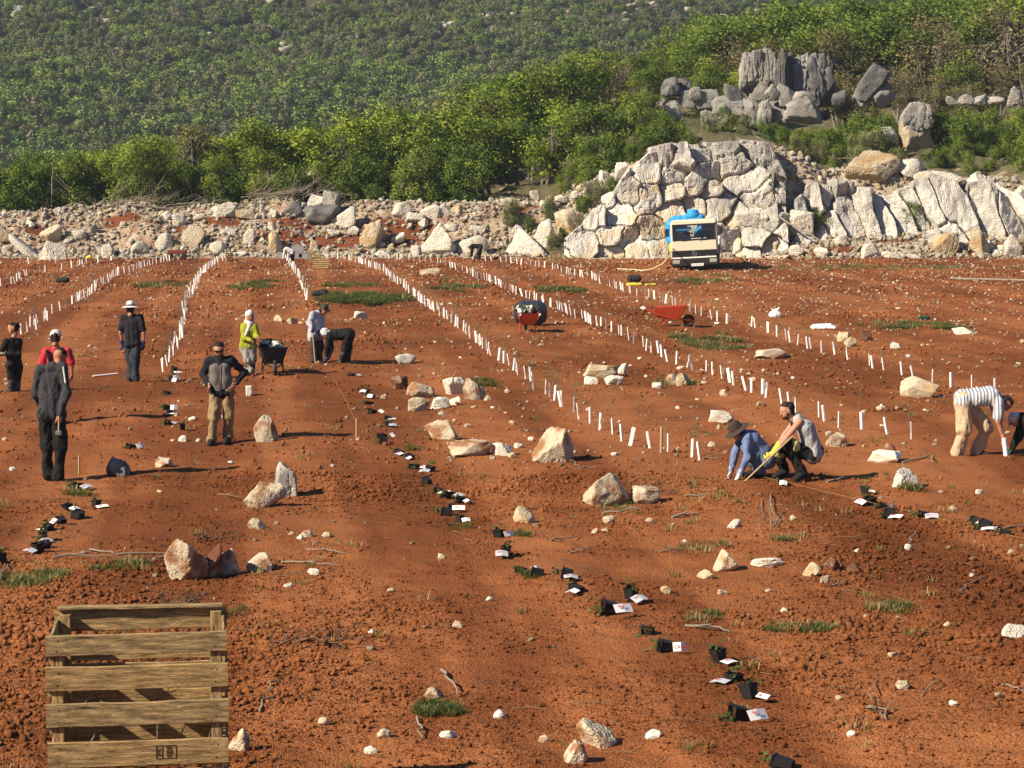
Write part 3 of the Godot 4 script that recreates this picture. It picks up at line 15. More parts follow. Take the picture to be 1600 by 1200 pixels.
const GUARDS := [[2.917,-33.5,4,1,7.4,3,1],[2.817,-33.817,4,1,-3.1,4,1],[2.493,-34.526,4,2,-.2,2,1],[2.244,-35.11,4,1,9,4,1],[1.951,-35.658,4,0,-9.5,3,1],[1.85,-36.358,4,1,4.7,1,1],[6.732,-36.429,5,1,3.9,2,1],[1.719,-36.917,4,2,3.9,3,1],[6.416,-36.948,5,1,10.5,1,1],[1.527,-37.578,4,1,-.8,1,1],[6.112,-37.729,5,0,3.2,3,1],[5.757,-38.09,5,2,-.8,0,1],[1.383,-38.35,4,1,2.7,0,1],[5.616,-38.876,5,1,6.4,3,1],[1.208,-39.197,4,2,9.3,5,1],[5.601,-39.468,5,2,-.7,0,1],[1.142,-39.966,4,1,4.6,1,1],[5.296,-40.348,5,1,3.4,4,1],[.936,-40.921,4,0,9.9,2,1],[5.281,-41.16,5,1,7.8,0,1],[.943,-41.441,4,2,-.1,2,1],[5.203,-41.712,5,1,7.7,1,1],[.837,-42.279,4,0,-4.7,1,1],[5.004,-42.65,5,0,-5.6,4,1],[.747,-43.255,4,1,3.3,4,1],[5.025,-43.382,5,0,-.3,0,1],[.674,-43.71,4,2,3,5,1],[9.804,-43.946,6,0,2.3,0,1],[4.868,-44.035,5,1,3.5,2,1],[.444,-44.72,4,1,13.1,4,1],[4.826,-44.728,5,1,17.7,3,1],[9.53,-44.894,6,2,-.3,0,1],[4.659,-45.556,5,1,4.5,2,1],[9.249,-45.597,6,0,3,0,1],[.444,-45.692,4,2,8.4,2,1],[4.639,-46.146,5,0,11.6,2,1],[.408,-46.34,4,0,4.1,5,1],[9.011,-46.419,6,2,-2.3,5,1],[4.546,-46.883,5,2,7.4,1,1],[.29,-47.054,4,2,3.4,2,1],[8.747,-47.214,6,1,12.6,2,1],[4.407,-47.578,5,1,2.3,5,1],[.127,-47.667,4,2,4.1,4,1],[4.306,-48.01,5,2,-.1,3,1],[8.67,-48.144,6,1,7,1,1],[.083,-48.469,4,2,3.3,1,1],[.032,-48.822,4,1,-5,4,1],[-7.882,-48.884,2,1,7.1,0,1],[8.417,-49.044,6,2,9.6,5,1],[4.094,-49.088,5,0,15.5,4,1],[-7.986,-49.532,2,2,-3.2,2,1],[8.281,-49.751,6,1,7.3,2,1],[4.021,-49.774,5,1,-9.7,2,1],[-.061,-49.806,4,2,9.6,2,1],[-7.993,-50.263,2,2,7.3,5,1],[8.303,-50.304,6,2,2.7,5,1],[3.843,-50.658,5,1,-2.3,5,1],[-.19,-50.71,4,0,.2,3,1],[-8.052,-50.895,2,2,-1.7,3,1],[7.973,-51.492,6,1,7.6,4,1],[-8.137,-51.501,2,0,-1.9,3,1],[3.711,-51.69,5,0,12.1,2,1],[-.317,-51.767,4,0,-6.9,1,1],[7.826,-52.537,6,0,7.8,4,1],[-8.264,-52.57,2,2,7.6,1,1],[3.63,-52.601,5,1,8.3,3,1],[-.516,-52.658,4,2,15,3,1],[-8.303,-53.135,2,2,-3.6,0,1],[-.596,-53.374,4,2,-5.1,5,1],[7.629,-53.439,6,0,-2.1,1,1],[3.619,-53.489,5,0,5.9,0,1],[3.461,-53.891,5,1,2,4,1],[-8.429,-53.994,2,1,11.2,4,1],[-.632,-54.013,4,1,1.3,0,1],[7.528,-54.554,6,0,9.9,5,1],[3.38,-54.625,5,1,-2.2,5,1],[-.74,-54.658,4,2,2.5,2,1],[-8.453,-54.864,2,2,4.3,0,1],[7.523,-55.195,6,0,6.8,5,1],[3.374,-55.611,5,2,7.4,5,1],[-8.588,-55.653,2,2,2.9,1,1],[-.821,-55.729,4,2,10.8,5,1],[-.795,-56.137,4,1,9.6,1,1],[7.387,-56.142,6,2,-6.5,4,1],[3.167,-56.536,5,0,4.9,0,1],[-8.805,-56.559,2,0,-6.3,4,1],[-.937,-56.962,4,0,3.6,2,1],[-8.79,-57.43,2,1,-2.5,2,1],[7.369,-57.547,6,1,8.1,4,1],[3.107,-57.684,5,1,8.5,0,1],[-13.759,-57.782,1,1,.6,2,1],[-1.124,-57.93,4,2,7.6,0,1],[3.12,-58.104,5,1,.4,1,1],[7.357,-58.166,6,1,7.6,0,1],[-8.85,-58.323,2,0,2.6,3,1],[-1.137,-58.572,4,1,1.7,5,1],[-13.511,-58.757,1,2,7.9,2,1],[2.968,-58.853,5,1,-1.5,2,1],[7.224,-59.163,6,0,.1,5,1],[-1.16,-59.164,4,0,-1.2,3,1],[2.931,-59.36,5,2,2.3,0,1],[-13.469,-59.537,1,1,5.7,5,1],[-1.256,-59.637,4,2,5.3,3,1],[-9.118,-59.708,2,1,-3,1,1],[-13.439,-60.201,1,2,4.2,4,1],[7.115,-60.348,6,0,5.9,2,1],[-1.309,-60.473,4,2,-7.5,1,1],[2.779,-60.635,5,1,0,3,1],[-9.307,-60.819,2,0,.2,3,1],[-13.372,-61.055,1,0,4.3,3,1],[-1.365,-61.176,4,1,-3.1,0,1],[2.655,-61.512,5,1,6.6,5,1],[-1.52,-61.656,4,2,8.3,1,1],[-9.347,-61.707,2,1,8,1,1],[-13.735,-61.895,1,1,-.6,1,1],[2.545,-62.166,5,1,.4,0,1],[6.963,-62.167,6,1,3.8,5,1],[-9.421,-62.18,2,0,5.9,0,1],[-1.55,-62.35,4,0,.1,5,1],[-13.779,-62.596,1,2,-.1,4,1],[2.467,-62.88,5,1,6.4,1,1],[6.934,-62.887,6,1,-4,0,1],[-9.529,-62.899,2,2,4.8,5,1],[-1.646,-62.998,4,1,-5.6,3,1],[2.315,-63.352,5,0,6.5,3,1],[-1.625,-63.662,4,1,2.5,5,1],[-9.602,-63.68,2,2,6.3,5,1],[-13.903,-63.683,1,2,9.7,3,1],[-1.789,-64.082,4,1,1.4,2,1],[-9.698,-64.214,2,2,-3.3,2,1],[2.282,-64.404,5,0,1.9,1,1],[-13.902,-64.504,1,2,5.9,5,1],[6.401,-64.673,6,0,-1.9,0,1],[2.221,-64.944,5,0,8.6,2,1],[-1.813,-65.08,4,1,-5.5,5,1],[-9.793,-65.092,2,2,4.9,1,1],[-13.974,-65.283,1,1,5.2,0,1],[2.129,-65.387,5,2,6.7,3,1],[-9.883,-65.573,2,0,.3,1,1],[-1.952,-65.672,4,1,6.7,1,1],[6.216,-65.789,6,1,3.2,2,1],[-14.164,-65.869,1,1,4.9,1,1],[-9.936,-66.134,2,0,9.3,5,1],[-2.057,-66.276,4,2,2.3,5,1],[1.934,-66.371,5,2,5.4,2,1],[6.112,-66.459,6,1,12.9,1,1],[-14.271,-66.598,1,1,4.5,2,1],[-2.1,-66.782,4,1,-1.3,0,1],[-10.135,-67.008,2,1,4,0,1],[1.835,-67.227,5,2,11.6,0,1],[-2.256,-67.489,4,2,1.8,1,1],[-10.147,-67.558,2,1,5.6,0,1],[5.886,-67.565,6,2,-.2,3,1],[-14.348,-67.783,1,2,1.7,2,1],[1.744,-68.002,5,1,9,1,1],[-2.268,-68.197,4,2,9.6,2,1],[-10.249,-68.291,2,2,-1.1,2,1],[5.79,-68.365,6,2,3.1,0,1],[1.715,-68.455,5,1,6.1,0,1],[-2.358,-68.841,4,1,2.8,1,1],[-10.409,-68.876,2,2,-7.3,2,1],[-14.393,-69.23,1,1,6.4,0,1],[1.627,-69.26,5,0,13.6,2,1],[-2.498,-69.456,4,0,3.9,3,1],[5.705,-69.701,6,0,3.4,3,1],[-10.577,-69.811,2,0,1.6,1,1],[-14.365,-69.927,1,1,6.7,2,1],[-2.581,-70.177,4,1,-4.9,0,1],[1.545,-70.22,5,1,2.9,4,1],[5.573,-70.453,6,1,.8,4,1],[-2.66,-70.748,4,0,3.9,1,1],[1.492,-70.786,5,1,4.4,0,1],[-10.653,-71.005,2,0,6.5,3,1],[1.272,-71.451,5,0,-2.1,4,1],[-2.756,-71.52,4,2,3.9,0,1],[-10.803,-71.682,2,2,8.8,0,1],[-2.869,-72.024,4,1,3.9,3,1],[5.425,-72.128,6,2,4.1,1,1],[-14.608,-72.232,1,0,-2.7,0,1],[1.255,-72.461,5,0,-3.5,0,1],[-2.897,-72.683,4,1,5.8,5,1],[-14.747,-72.81,1,2,12.5,0,1],[5.381,-72.849,6,1,1.6,5,1],[-10.942,-73.005,2,2,.5,2,1],[1.06,-73.109,5,0,7.3,3,1],[-2.96,-73.394,4,1,-2.4,5,1],[-11.034,-73.58,2,1,3.4,5,1],[-3.027,-73.703,4,2,6.5,2,1],[-14.828,-73.936,1,0,-2.8,5,1],[5.222,-73.963,6,0,-5.8,0,1],[1.064,-73.968,5,0,2.2,5,1],[-3.116,-74.269,4,0,-2.3,4,1],[-11.122,-74.347,2,0,3.4,0,1],[-14.89,-74.66,1,0,5.5,2,1],[5.174,-74.688,6,1,.4,2,1],[-11.199,-74.753,2,1,1.7,2,1],[-3.143,-74.948,4,0,3.8,0,1],[.85,-75.132,5,0,-2,1,1],[-11.274,-75.465,2,0,7.8,1,1],[-15.019,-75.535,1,1,1.4,4,1],[-3.22,-75.607,4,0,6.4,1,1],[4.962,-75.75,6,0,2.8,3,1],[.776,-75.993,5,1,.9,2,1],[-7.197,-76.076,3,0,.6,4,1],[-15.066,-76.152,1,2,10.1,5,1],[-3.282,-76.229,4,1,3.2,0,1],[-11.398,-76.294,2,0,11.4,5,1],[.613,-76.444,5,2,-3.9,0,1],[-7.254,-76.931,3,1,-.2,4,1],[-11.42,-77.027,2,2,-.3,2,1],[-3.321,-77.07,4,0,-9.5,2,1],[-15.166,-77.1,1,1,2.2,2,1],[4.856,-77.106,6,2,6.3,4,1],[.519,-77.516,5,1,3.1,0,1],[-7.309,-77.68,3,0,1.4,5,1],[-15.195,-77.801,1,2,-6.8,1,1],[4.753,-77.81,6,1,2.6,3,1],[-3.461,-77.842,4,0,1.3,1,1],[-11.619,-77.857,2,0,8.4,1,1],[.371,-78.364,5,0,15.5,0,1],[-15.223,-78.367,1,1,1.5,4,1],[-7.471,-78.446,3,1,4.3,3,1],[-3.549,-78.556,4,0,-2.1,0,1],[-11.576,-78.608,2,2,-1.9,1,1],[4.533,-78.783,6,2,3.9,4,1],[-11.701,-78.978,2,0,4.9,0,1],[.154,-79.116,5,0,1.4,1,1],[-3.585,-79.24,4,1,-1.3,4,1],[-15.458,-79.367,1,2,4.8,5,1],[-7.452,-79.422,3,2,-4,0,1],[4.344,-79.572,6,2,7.9,1,1],[-3.767,-79.826,4,0,5.5,0,1],[-11.75,-80.009,2,0,5.7,3,1],[.088,-80.046,5,1,9.9,5,1],[-7.542,-80.273,3,2,.6,4,1],[-15.514,-80.296,1,1,-3,3,1],[4.344,-80.411,6,2,3.3,0,1],[.028,-80.564,5,1,3.6,3,1],[-11.799,-80.62,2,0,7.4,1,1],[-3.837,-80.647,4,2,1.7,3,1],[-7.785,-81.024,3,1,5.8,4,1],[-11.876,-81.111,2,2,-.5,0,1],[-15.728,-81.338,1,1,-1.3,0,1],[-.075,-81.368,5,2,-.1,1,1],[-3.97,-81.481,4,2,14.9,1,1],[4.17,-81.586,6,1,5.1,2,1],[-7.761,-81.678,3,2,-5.7,1,1],[-15.715,-81.949,1,1,1.2,2,1],[-.279,-82.022,5,1,-10.5,2,1],[-12.105,-82.025,2,2,3.1,1,1],[-3.979,-82.077,4,1,1.2,1,1],[4.135,-82.388,6,0,5.7,1,1],[-15.841,-82.564,1,2,.5,2,1],[-4.113,-82.778,4,0,-4,1,1],[-12.214,-82.813,2,1,4.5,2,1],[-7.981,-82.834,3,2,10,5,1],[3.989,-83.044,6,1,3.2,1,1],[-.416,-83.08,5,1,-2.8,1,1],[-15.887,-83.112,1,1,-.6,3,1],[-8.05,-83.314,3,2,7.1,5,1],[-4.144,-83.348,4,2,-.2,4,1],[-12.206,-83.704,2,2,2.6,2,1],[-16.015,-83.714,1,0,8.5,2,1],[-.423,-83.791,5,0,8.7,2,1],[3.98,-84.027,6,1,5.9,2,1],[-4.211,-84.106,4,2,-7.2,0,1],[-8.123,-84.154,3,0,7.3,0,1],[-12.247,-84.485,2,2,-6.4,3,1],[3.812,-84.69,6,2,4.3,4,1],[-.52,-84.762,5,1,1,3,1],[-4.34,-84.779,4,2,-2.6,4,1],[-19.964,-84.971,0,1,6.2,5,1],[-12.472,-85.273,2,1,-3.1,5,1],[-8.235,-85.281,3,0,-1.9,0,1],[-.632,-85.401,5,0,7.2,0,1],[-12.498,-85.525,2,1,1.3,1,1],[-4.358,-85.586,4,2,15.7,4,1],[-16.178,-85.941,1,1,7.4,1,1],[-8.293,-86.121,3,2,6.9,2,1],[-12.578,-86.304,2,2,12.6,0,1],[-19.885,-86.396,0,1,.4,3,1],[-.838,-86.497,5,0,3,3,1],[-4.545,-86.695,4,0,2.5,5,1],[3.506,-86.709,6,0,4.6,4,1],[-16.286,-86.81,1,2,4.9,1,1],[-12.64,-86.871,2,2,-5.7,3,1],[-.886,-86.92,5,1,-2.2,5,1],[-8.398,-86.925,3,0,.6,4,1],[-16.502,-87.416,1,2,12,1,1],[-19.998,-87.479,0,1,6.3,5,1],[-12.609,-87.497,2,2,-4.9,2,0],[-4.595,-87.614,4,1,0,3,0],[3.357,-87.639,6,1,6,1,0],[-.94,-87.644,5,1,2.2,5,0],[-8.558,-87.685,3,2,1.4,4,0],[-12.78,-88.06,2,0,3.1,3,0],[-4.713,-88.195,4,2,7,4,0],[3.446,-88.312,6,1,7,3,0],[-20.139,-88.514,0,0,.1,2,0],[-16.415,-88.546,1,0,5.5,5,0],[-8.523,-88.647,3,2,-1.9,1,0],[-12.81,-88.662,2,1,-1.4,0,0],[-4.816,-88.738,4,1,-3.3,3,0],[-1.018,-88.747,5,1,1.9,0,0],[-4.822,-89.257,4,2,3.5,0,0],[-12.836,-89.259,2,2,5.1,5,0],[-1.121,-89.373,5,2,9.5,1,0],[-16.583,-89.402,1,2,6.7,2,0],[3.301,-89.508,6,0,-1.2,2,0],[-4.799,-89.737,4,1,21.8,2,0],[-20.338,-89.913,0,1,2,4,0],[-12.949,-89.969,2,1,7,2,0],[-16.668,-90.316,1,2,8.8,1,0],[-1.275,-90.344,5,2,9.1,1,0],[3.129,-90.398,6,2,.1,1,0],[-8.814,-90.404,3,2,-6.9,2,0],[-5.073,-90.553,4,2,5.6,1,0],[-13.081,-90.948,2,2,5.7,3,0],[-1.449,-90.97,5,1,2.9,2,0],[-20.597,-90.989,0,1,4.1,4,0],[-16.774,-91.201,1,0,-4.7,0,0],[2.959,-91.23,6,1,5.2,3,0],[-5.024,-91.278,4,0,7.4,1,0],[-8.986,-91.287,3,2,1,0,0],[-13.163,-91.378,2,2,11.2,3,0],[-8.992,-92.004,3,0,5.3,3,0],[-16.844,-92.073,1,0,6.3,1,0],[-5.145,-92.11,4,2,1.5,1,0],[-1.533,-92.115,5,0,3.7,4,0],[2.897,-92.147,6,0,.8,4,0],[-13.304,-92.184,2,2,3,5,0],[-20.615,-92.42,0,1,-2.5,5,0],[-1.682,-92.638,5,2,-.8,0,0],[-5.224,-92.708,4,1,6.3,0,0],[-9.126,-92.784,3,2,-.6,4,0],[-13.282,-92.796,2,1,-1.8,2,0],[2.673,-93.205,6,1,-4.3,1,0],[-16.905,-93.24,1,1,-1.5,0,0],[-20.862,-93.361,0,1,14.2,1,0],[-1.674,-93.391,5,0,7.9,3,0],[-13.359,-93.491,2,1,6.2,2,0],[-17.018,-93.516,1,2,2.6,2,0],[-5.385,-93.535,4,2,12.5,5,0],[-9.225,-93.874,3,1,2.2,5,0],[2.536,-93.991,6,2,1.7,1,0],[-5.412,-94.145,4,0,-3.2,4,0],[-1.807,-94.276,5,2,-3.5,3,0],[-13.431,-94.324,2,2,9.8,3,0],[-17.085,-94.354,1,0,2.3,2,0],[-9.425,-94.701,3,0,-1.7,3,0],[2.488,-94.802,6,2,6.5,4,0],[-13.44,-94.819,2,2,2.7,4,0],[-1.915,-94.981,5,1,13,0,0],[-17.171,-95.071,1,1,.5,5,0],[-9.462,-95.205,3,0,5.2,5,0],[-5.532,-95.346,4,2,1.4,2,0],[-13.544,-95.403,2,0,-8.8,3,0],[-1.967,-95.592,5,1,9.4,2,0],[2.403,-95.668,6,1,.3,2,0],[-13.537,-95.877,2,0,-.1,4,0],[-17.099,-96.052,1,1,5.6,3,0],[-20.844,-96.137,0,0,4.8,1,0],[-5.681,-96.323,4,2,5.4,3,0],[-9.692,-96.496,3,2,0,0,0],[2.194,-96.685,6,2,.9,3,0],[-13.597,-96.739,2,1,.4,4,0],[-5.717,-96.847,4,0,5.3,0,0],[-17.056,-97.019,1,2,3.4,2,0],[-9.647,-97.088,3,2,-2.4,5,0],[-13.698,-97.316,2,0,1.5,5,0],[-20.878,-97.318,0,0,-2,2,0],[-5.874,-97.318,4,2,9.7,3,0],[-2.218,-97.44,5,2,1,2,0],[2.098,-97.664,6,1,10,3,0],[-17.043,-97.844,1,2,-12.2,0,0],[-13.65,-97.914,2,2,6.4,0,0],[-5.944,-97.993,4,1,1.2,1,0],[-9.902,-98.06,3,1,3.7,0,0],[-2.526,-98.216,5,0,9,5,0],[1.911,-98.418,6,1,-8,2,0],[-13.741,-98.731,2,1,5.2,1,0],[-6.061,-98.736,4,2,4.1,0,0],[-17.056,-98.949,1,0,-.2,4,0],[-20.496,-98.963,0,1,-3.1,2,0],[-2.688,-99.004,5,0,4.3,0,0],[-9.914,-99.097,3,0,-.3,4,0],[-6.193,-99.186,4,1,-4.6,0,0],[-13.924,-99.338,2,2,11.5,2,0],[1.869,-99.673,6,0,1,5,0],[-2.767,-99.706,5,2,4.3,3,0],[-17.017,-99.759,1,1,4.8,3,0],[-10.093,-99.982,3,0,-4.1,4,0],[-6.292,-99.985,4,0,.6,3,0],[-13.941,-100.187,2,2,7,2,0],[-20.294,-100.289,0,0,4.8,4,0],[-6.505,-100.524,4,0,4,2,0],[-17.24,-100.605,1,0,2.8,5,0],[-2.861,-100.616,5,1,-.7,3,0],[1.513,-100.715,6,0,.3,0,0],[-17.171,-100.991,1,2,2.4,0,0],[-14.062,-101.021,2,1,4.5,0,0],[-10.131,-101.039,3,1,-4.6,5,0],[-6.505,-101.282,4,0,7.5,1,0],[-20.274,-101.445,0,1,-6,4,0],[1.268,-101.523,6,0,-.5,1,0],[-14.104,-101.59,2,2,0,2,0],[-6.544,-101.883,4,1,5.1,5,0],[-17.182,-101.93,1,1,7.8,5,0],[-10.32,-102.029,3,0,7.9,0,0],[-14.104,-102.073,2,2,1.3,3,0],[1.106,-102.109,6,2,-.9,4,0],[-3.134,-102.136,5,2,1.2,5,0],[-6.737,-102.457,4,0,-2.3,0,0],[-20.374,-102.619,0,0,-2.6,1,0],[-14.137,-102.725,2,1,0,2,0],[-17.2,-102.73,1,2,-.5,4,0],[-10.49,-102.741,3,0,2.3,0,0],[-6.903,-103.128,4,2,4.4,0,0],[.882,-103.237,6,2,2,5,0],[-17.182,-103.329,1,1,7.2,1,0],[-14.144,-103.479,2,2,-.8,1,0],[-10.596,-103.603,3,2,6.1,1,0],[-6.987,-103.617,4,0,-.5,0,0],[-3.407,-103.652,5,2,-5.9,3,0],[-20.494,-103.865,0,1,7.4,5,0],[.431,-104.049,6,0,-1.4,3,0],[-3.546,-104.31,5,2,4.1,3,0],[-14.307,-104.32,2,1,1.4,5,0],[-7.15,-104.384,4,0,3.5,1,0],[-23.222,-104.649,0,0,7.7,4,0],[-24.624,-104.708,0,1,4.2,3,0],[-14.34,-104.773,2,2,-.1,3,0],[-10.653,-104.796,3,1,3.2,4,0],[-21.977,-104.889,0,1,.2,5,0],[-17.315,-104.913,1,0,-5,2,0],[-3.568,-104.918,5,2,4.4,0,0],[.261,-104.932,6,0,5.8,1,0],[-7.28,-105.338,4,0,7.7,0,0],[-20.597,-105.495,0,0,8.4,3,0],[-3.905,-105.623,5,0,10.7,5,0],[-17.253,-105.637,1,1,.9,2,0],[-14.431,-105.686,2,1,-6.3,2,0],[-.037,-105.691,6,0,8.8,4,0],[-7.37,-105.942,4,1,7.8,0,0],[-14.336,-106.211,2,1,-2.2,1,0],[-.283,-106.443,6,2,.5,5,0],[-7.475,-106.514,4,0,3.7,1,0],[-10.895,-106.682,3,1,-.4,4,0],[-4.269,-106.685,5,2,-7.7,0,0],[-17.216,-106.794,1,1,-2.1,4,0],[-20.308,-106.853,0,0,6.1,3,0],[-.544,-107.148,6,1,-2.2,1,0],[-4.558,-107.185,5,1,.3,3,0],[-7.691,-107.216,4,2,4.7,3,0],[-17.187,-107.465,1,1,-.1,3,0],[-11.027,-107.49,3,2,4.7,5,0],[-19.807,-107.591,0,1,-2.8,4,0],[-14.534,-107.662,2,0,8.3,5,0],[-4.833,-107.71,5,2,2.6,1,0],[-7.959,-107.91,4,2,5.9,1,0],[-1.02,-107.989,6,1,6.5,2,0],[-17.119,-108.08,1,1,2.9,2,0],[-19.938,-108.115,0,1,1.4,4,0],[-11.131,-108.327,3,1,-5.8,1,0],[-5.126,-108.515,5,2,2.3,5,0],[-14.449,-108.529,2,2,-7.7,0,0],[-8.123,-108.665,4,0,0,5,0],[-19.285,-108.825,0,2,9.8,0,0],[-17.138,-108.912,1,0,9,0,0],[-1.315,-108.975,6,1,8.8,1,0],[-11.271,-109.158,3,0,3.7,3,0],[-14.498,-109.241,2,2,-3.5,5,0],[-5.631,-109.316,5,1,.5,4,0],[-8.426,-109.486,4,2,14.2,5,0],[-5.801,-109.91,5,1,-2.1,0,0],[-14.613,-110.035,2,2,-1.7,4,0],[-11.361,-110.103,3,2,7.9,4,0],[-19.281,-110.433,0,1,9.4,2,0],[-6.248,-110.554,5,1,4,0,0],[-1.99,-110.675,6,1,-1.6,2,0],[-14.594,-110.721,2,2,5.2,0,0],[-8.873,-110.8,4,0,.3,2,0],[-11.411,-110.969,3,1,2.1,1,0],[-14.59,-111.397,2,2,10,1,0],[-2.311,-111.58,6,2,1.5,5,0],[-6.494,-111.604,5,1,-2.4,4,0],[-9.171,-111.611,4,0,10.2,1,0],[-14.61,-112.265,2,1,2.7,0,0]]
const ROW_LABELS := ["white sapling guard in the far left rows below the rubble","white sapling guard in the left row running down to the woman in black","white sapling guard in the row that ends by the man in the wide hat","white sapling guard in the short row leading to the grey crates","white sapling guard in the long row ending beside the crouching pair","white sapling guard in the row passing behind the crouching pair","white sapling guard in the rightmost row below the truck"]
const ROW_GROUPS := ["guards of the far left rows","guards of the left row","guards of the bent row","guards of the short row","guards of the long row","guards of the second row","guards of the third row"]
const POTS := [[-3.447,-47.24,1.047,46,1,20,0],[-2.924,-43.951,1.103,-41,1,35,0],[-2.756,-42.954,0.986,-41,1,65,0],[-2.681,-41.768,1.096,20,1,50,0],[-2.535,-40.213,1.13,37,1,35,0],[-2.185,-39.272,0.912,0,1,10,0],[-2.171,-37.988,0.983,25,0,35,0],[-2.147,-36.605,1.066,52,1,50,0],[-2.06,-35.653,1.012,-4,1,10,0],[-1.727,-34.274,1.072,-39,1,20,0],[-1.547,-33.661,0.952,-35,1,20,0],[-1.439,-32.781,1.137,60,1,10,0],[-1.236,-32.288,1.058,-39,0,20,0],[-1.179,-31.021,1.012,-52,1,50,0],[-0.977,-30.455,1.086,1,1,20,0],[-0.812,-30.028,1.112,34,1,20,0],[-0.642,-29.613,0.985,16,1,10,0],[-0.705,-28.928,1.061,1,1,65,0],[-0.807,-28.596,1.097,-8,1,10,0],[-0.679,-27.852,0.907,41,0,50,0],[-0.157,-26.378,1.074,56,0,65,0],[-0.074,-24.883,0.995,-22,0,35,0],[0.144,-24.079,1.002,55,1,65,0],[0.353,-23.658,0.994,-1,1,10,0],[0.665,-23.472,1.025,-8,1,10,0],[0.747,-22.754,1.1,-46,1,12,0],[1.067,-21.658,1.35,12,1,55,0],[1.232,-22.309,1.1,45,0,25,0],[1.362,-20.895,1,58,1,20,0],[1.894,-19.465,1.1,31,0,10,0],[1.945,-18.82,1.1,-55,0,8,0],[2.041,-18.306,1.2,45,0,8,0],[1.953,-17.69,1.25,20,1,55,0],[2.149,-16.241,1.2,-27,1,20,0],[1.515,-20.101,1.15,10,1,78,0,1],[-7.532,-48.293,1.13,39,0,20,1],[-7.336,-47.388,0.988,-4,1,65,1],[-7.216,-46.515,1.054,-20,1,65,1],[-6.952,-43.951,1,46,1,10,1],[-6.539,-41.311,1.008,46,1,65,1],[-6.415,-40.755,1.142,15,1,65,1],[-6.202,-39.685,0.911,-25,1,20,1],[-6.044,-38.374,0.98,45,1,20,1],[-5.708,-37.422,0.908,18,0,20,1],[-6.162,-35.236,1.083,40,1,65,1],[-6.108,-30.704,1.145,32,1,20,1],[-5.926,-28.816,1.139,34,0,20,1],[-5.609,-29.04,1.01,46,0,20,1],[-5.636,-28.166,1.101,-39,1,35,1],[-5.734,-27.544,1.134,-58,1,50,1],[-5.833,-27.046,0.913,-45,0,10,1],[-5.731,-26.378,0.999,6,0,10,1],[-5.566,-25.786,0.982,-51,1,35,1],[-5.843,-24.636,1.035,-55,0,50,1],[-5.614,-25.478,1.027,-43,0,10,1],[4.935,-30.21,0.965,53,0,20,2],[4.862,-29.324,1.171,-53,0,35,2],[5.001,-28.761,0.929,32,1,65,2],[5.01,-28.326,1.15,58,1,20,2],[4.995,-27.904,1.176,-22,1,20,2],[5.44,-28.061,1.155,8,1,35,2],[5.956,-27.243,1.081,-38,1,35,2],[5.965,-26.804,1.167,-31,1,10,2],[6.145,-26.472,0.961,-23,1,35,2],[3.96,-31.021,0.929,-26,1,50,2]]
const POT_LABELS := ["black seedling pot with a white label in the winding middle row","black seedling pot with a white label in the left row behind the crate","black seedling pot with a white label along the string on the right"]
const POT_GROUPS := ["pots of the middle row","pots of the left row","pots of the right row"]
const GRASS := [[-13.97,-86.36,1.07,3.03,700,1.2,0.25],[-10.18,-85.39,1.26,3.47,1100,1.3,0.1],[-5.04,-76.04,1.83,3.57,2200,1.9,0.05],[-6.33,-85.39,1.26,2.45,700,1.3,0.15],[-2.08,-83.07,1.17,2.8,800,1.3,0.2],[1.93,-82.18,1.11,2.27,900,1.4,0.1],[7.49,-87.84,1.68,2.07,500,1.2,0.3],[11.63,-62.62,1.66,1.31,900,1.2,0.25],[5.25,-57.42,1.15,2.96,1100,1.1,0.35],[17.55,-101.21,6.85,3.46,1500,1,0.45],[9.38,-93.77,1.65,2.36,250,1,0.4],[-2.6,-88.35,0.78,2.09,200,1.1,0.3],[-0.59,-17.9,0.24,0.22,330,0.85,0.1],[-1.64,-20.72,0.12,0.15,70,0.8,0.2],[-1.22,-21.01,0.14,0.12,60,0.7,0.3],[2.81,-20.9,0.38,0.21,260,0.7,0.3],[3.32,-26.24,0.31,0.47,120,0.9,0.55],[-5.38,-23.73,0.49,0.54,330,1,0.4],[-4.43,-24.39,0.39,0.36,230,0.9,0.35],[2.75,-29.91,0.57,1.05,260,0.9,0.6],[3.9,-22.14,0.29,0.44,130,1,0.7],[5.27,-32.01,0.4,0.63,130,1.1,0.3],[5.62,-30.52,0.11,0.31,50,1.2,0.1],[-1.89,-25.92,0.11,0.32,50,0.9,0.3],[-2.88,-24.2,0.21,0.32,70,0.8,0.4],[1.87,-21.56,0.25,0.32,80,0.8,0.7],[-0.65,-27.44,0.2,0.36,60,0.9,0.2],[0.16,-26.47,0.14,0.28,50,0.9,0.1],[3.41,-30.21,0.27,0.49,80,0.9,0.6],[0.21,-23.73,0.14,0.23,50,0.9,0.1],[3.89,-20.66,0.09,0.15,40,0.9,0.3],[1.47,-29.04,0.34,0.46,90,0.8,0.7],[2.28,-25.57,0.45,0.45,120,0.8,0.6],[-2.81,-22.14,0.16,0.27,80,0.9,0.5],[-1.84,-47.99,0.31,0.93,120,1,0.2],[-0.74,-45.81,0.4,0.99,160,1.1,0.2],[3.52,-45.81,0.54,0.99,200,1,0.4],[-1.56,-35.15,0.21,0.41,60,1,0.3],[-7.4,-47.24,0.28,0.9,60,0.9,0.3],[-10.46,-52.11,0.46,0.91,60,0.9,0.3],[-6.1,-30.21,0.22,0.37,60,1,0.3]]
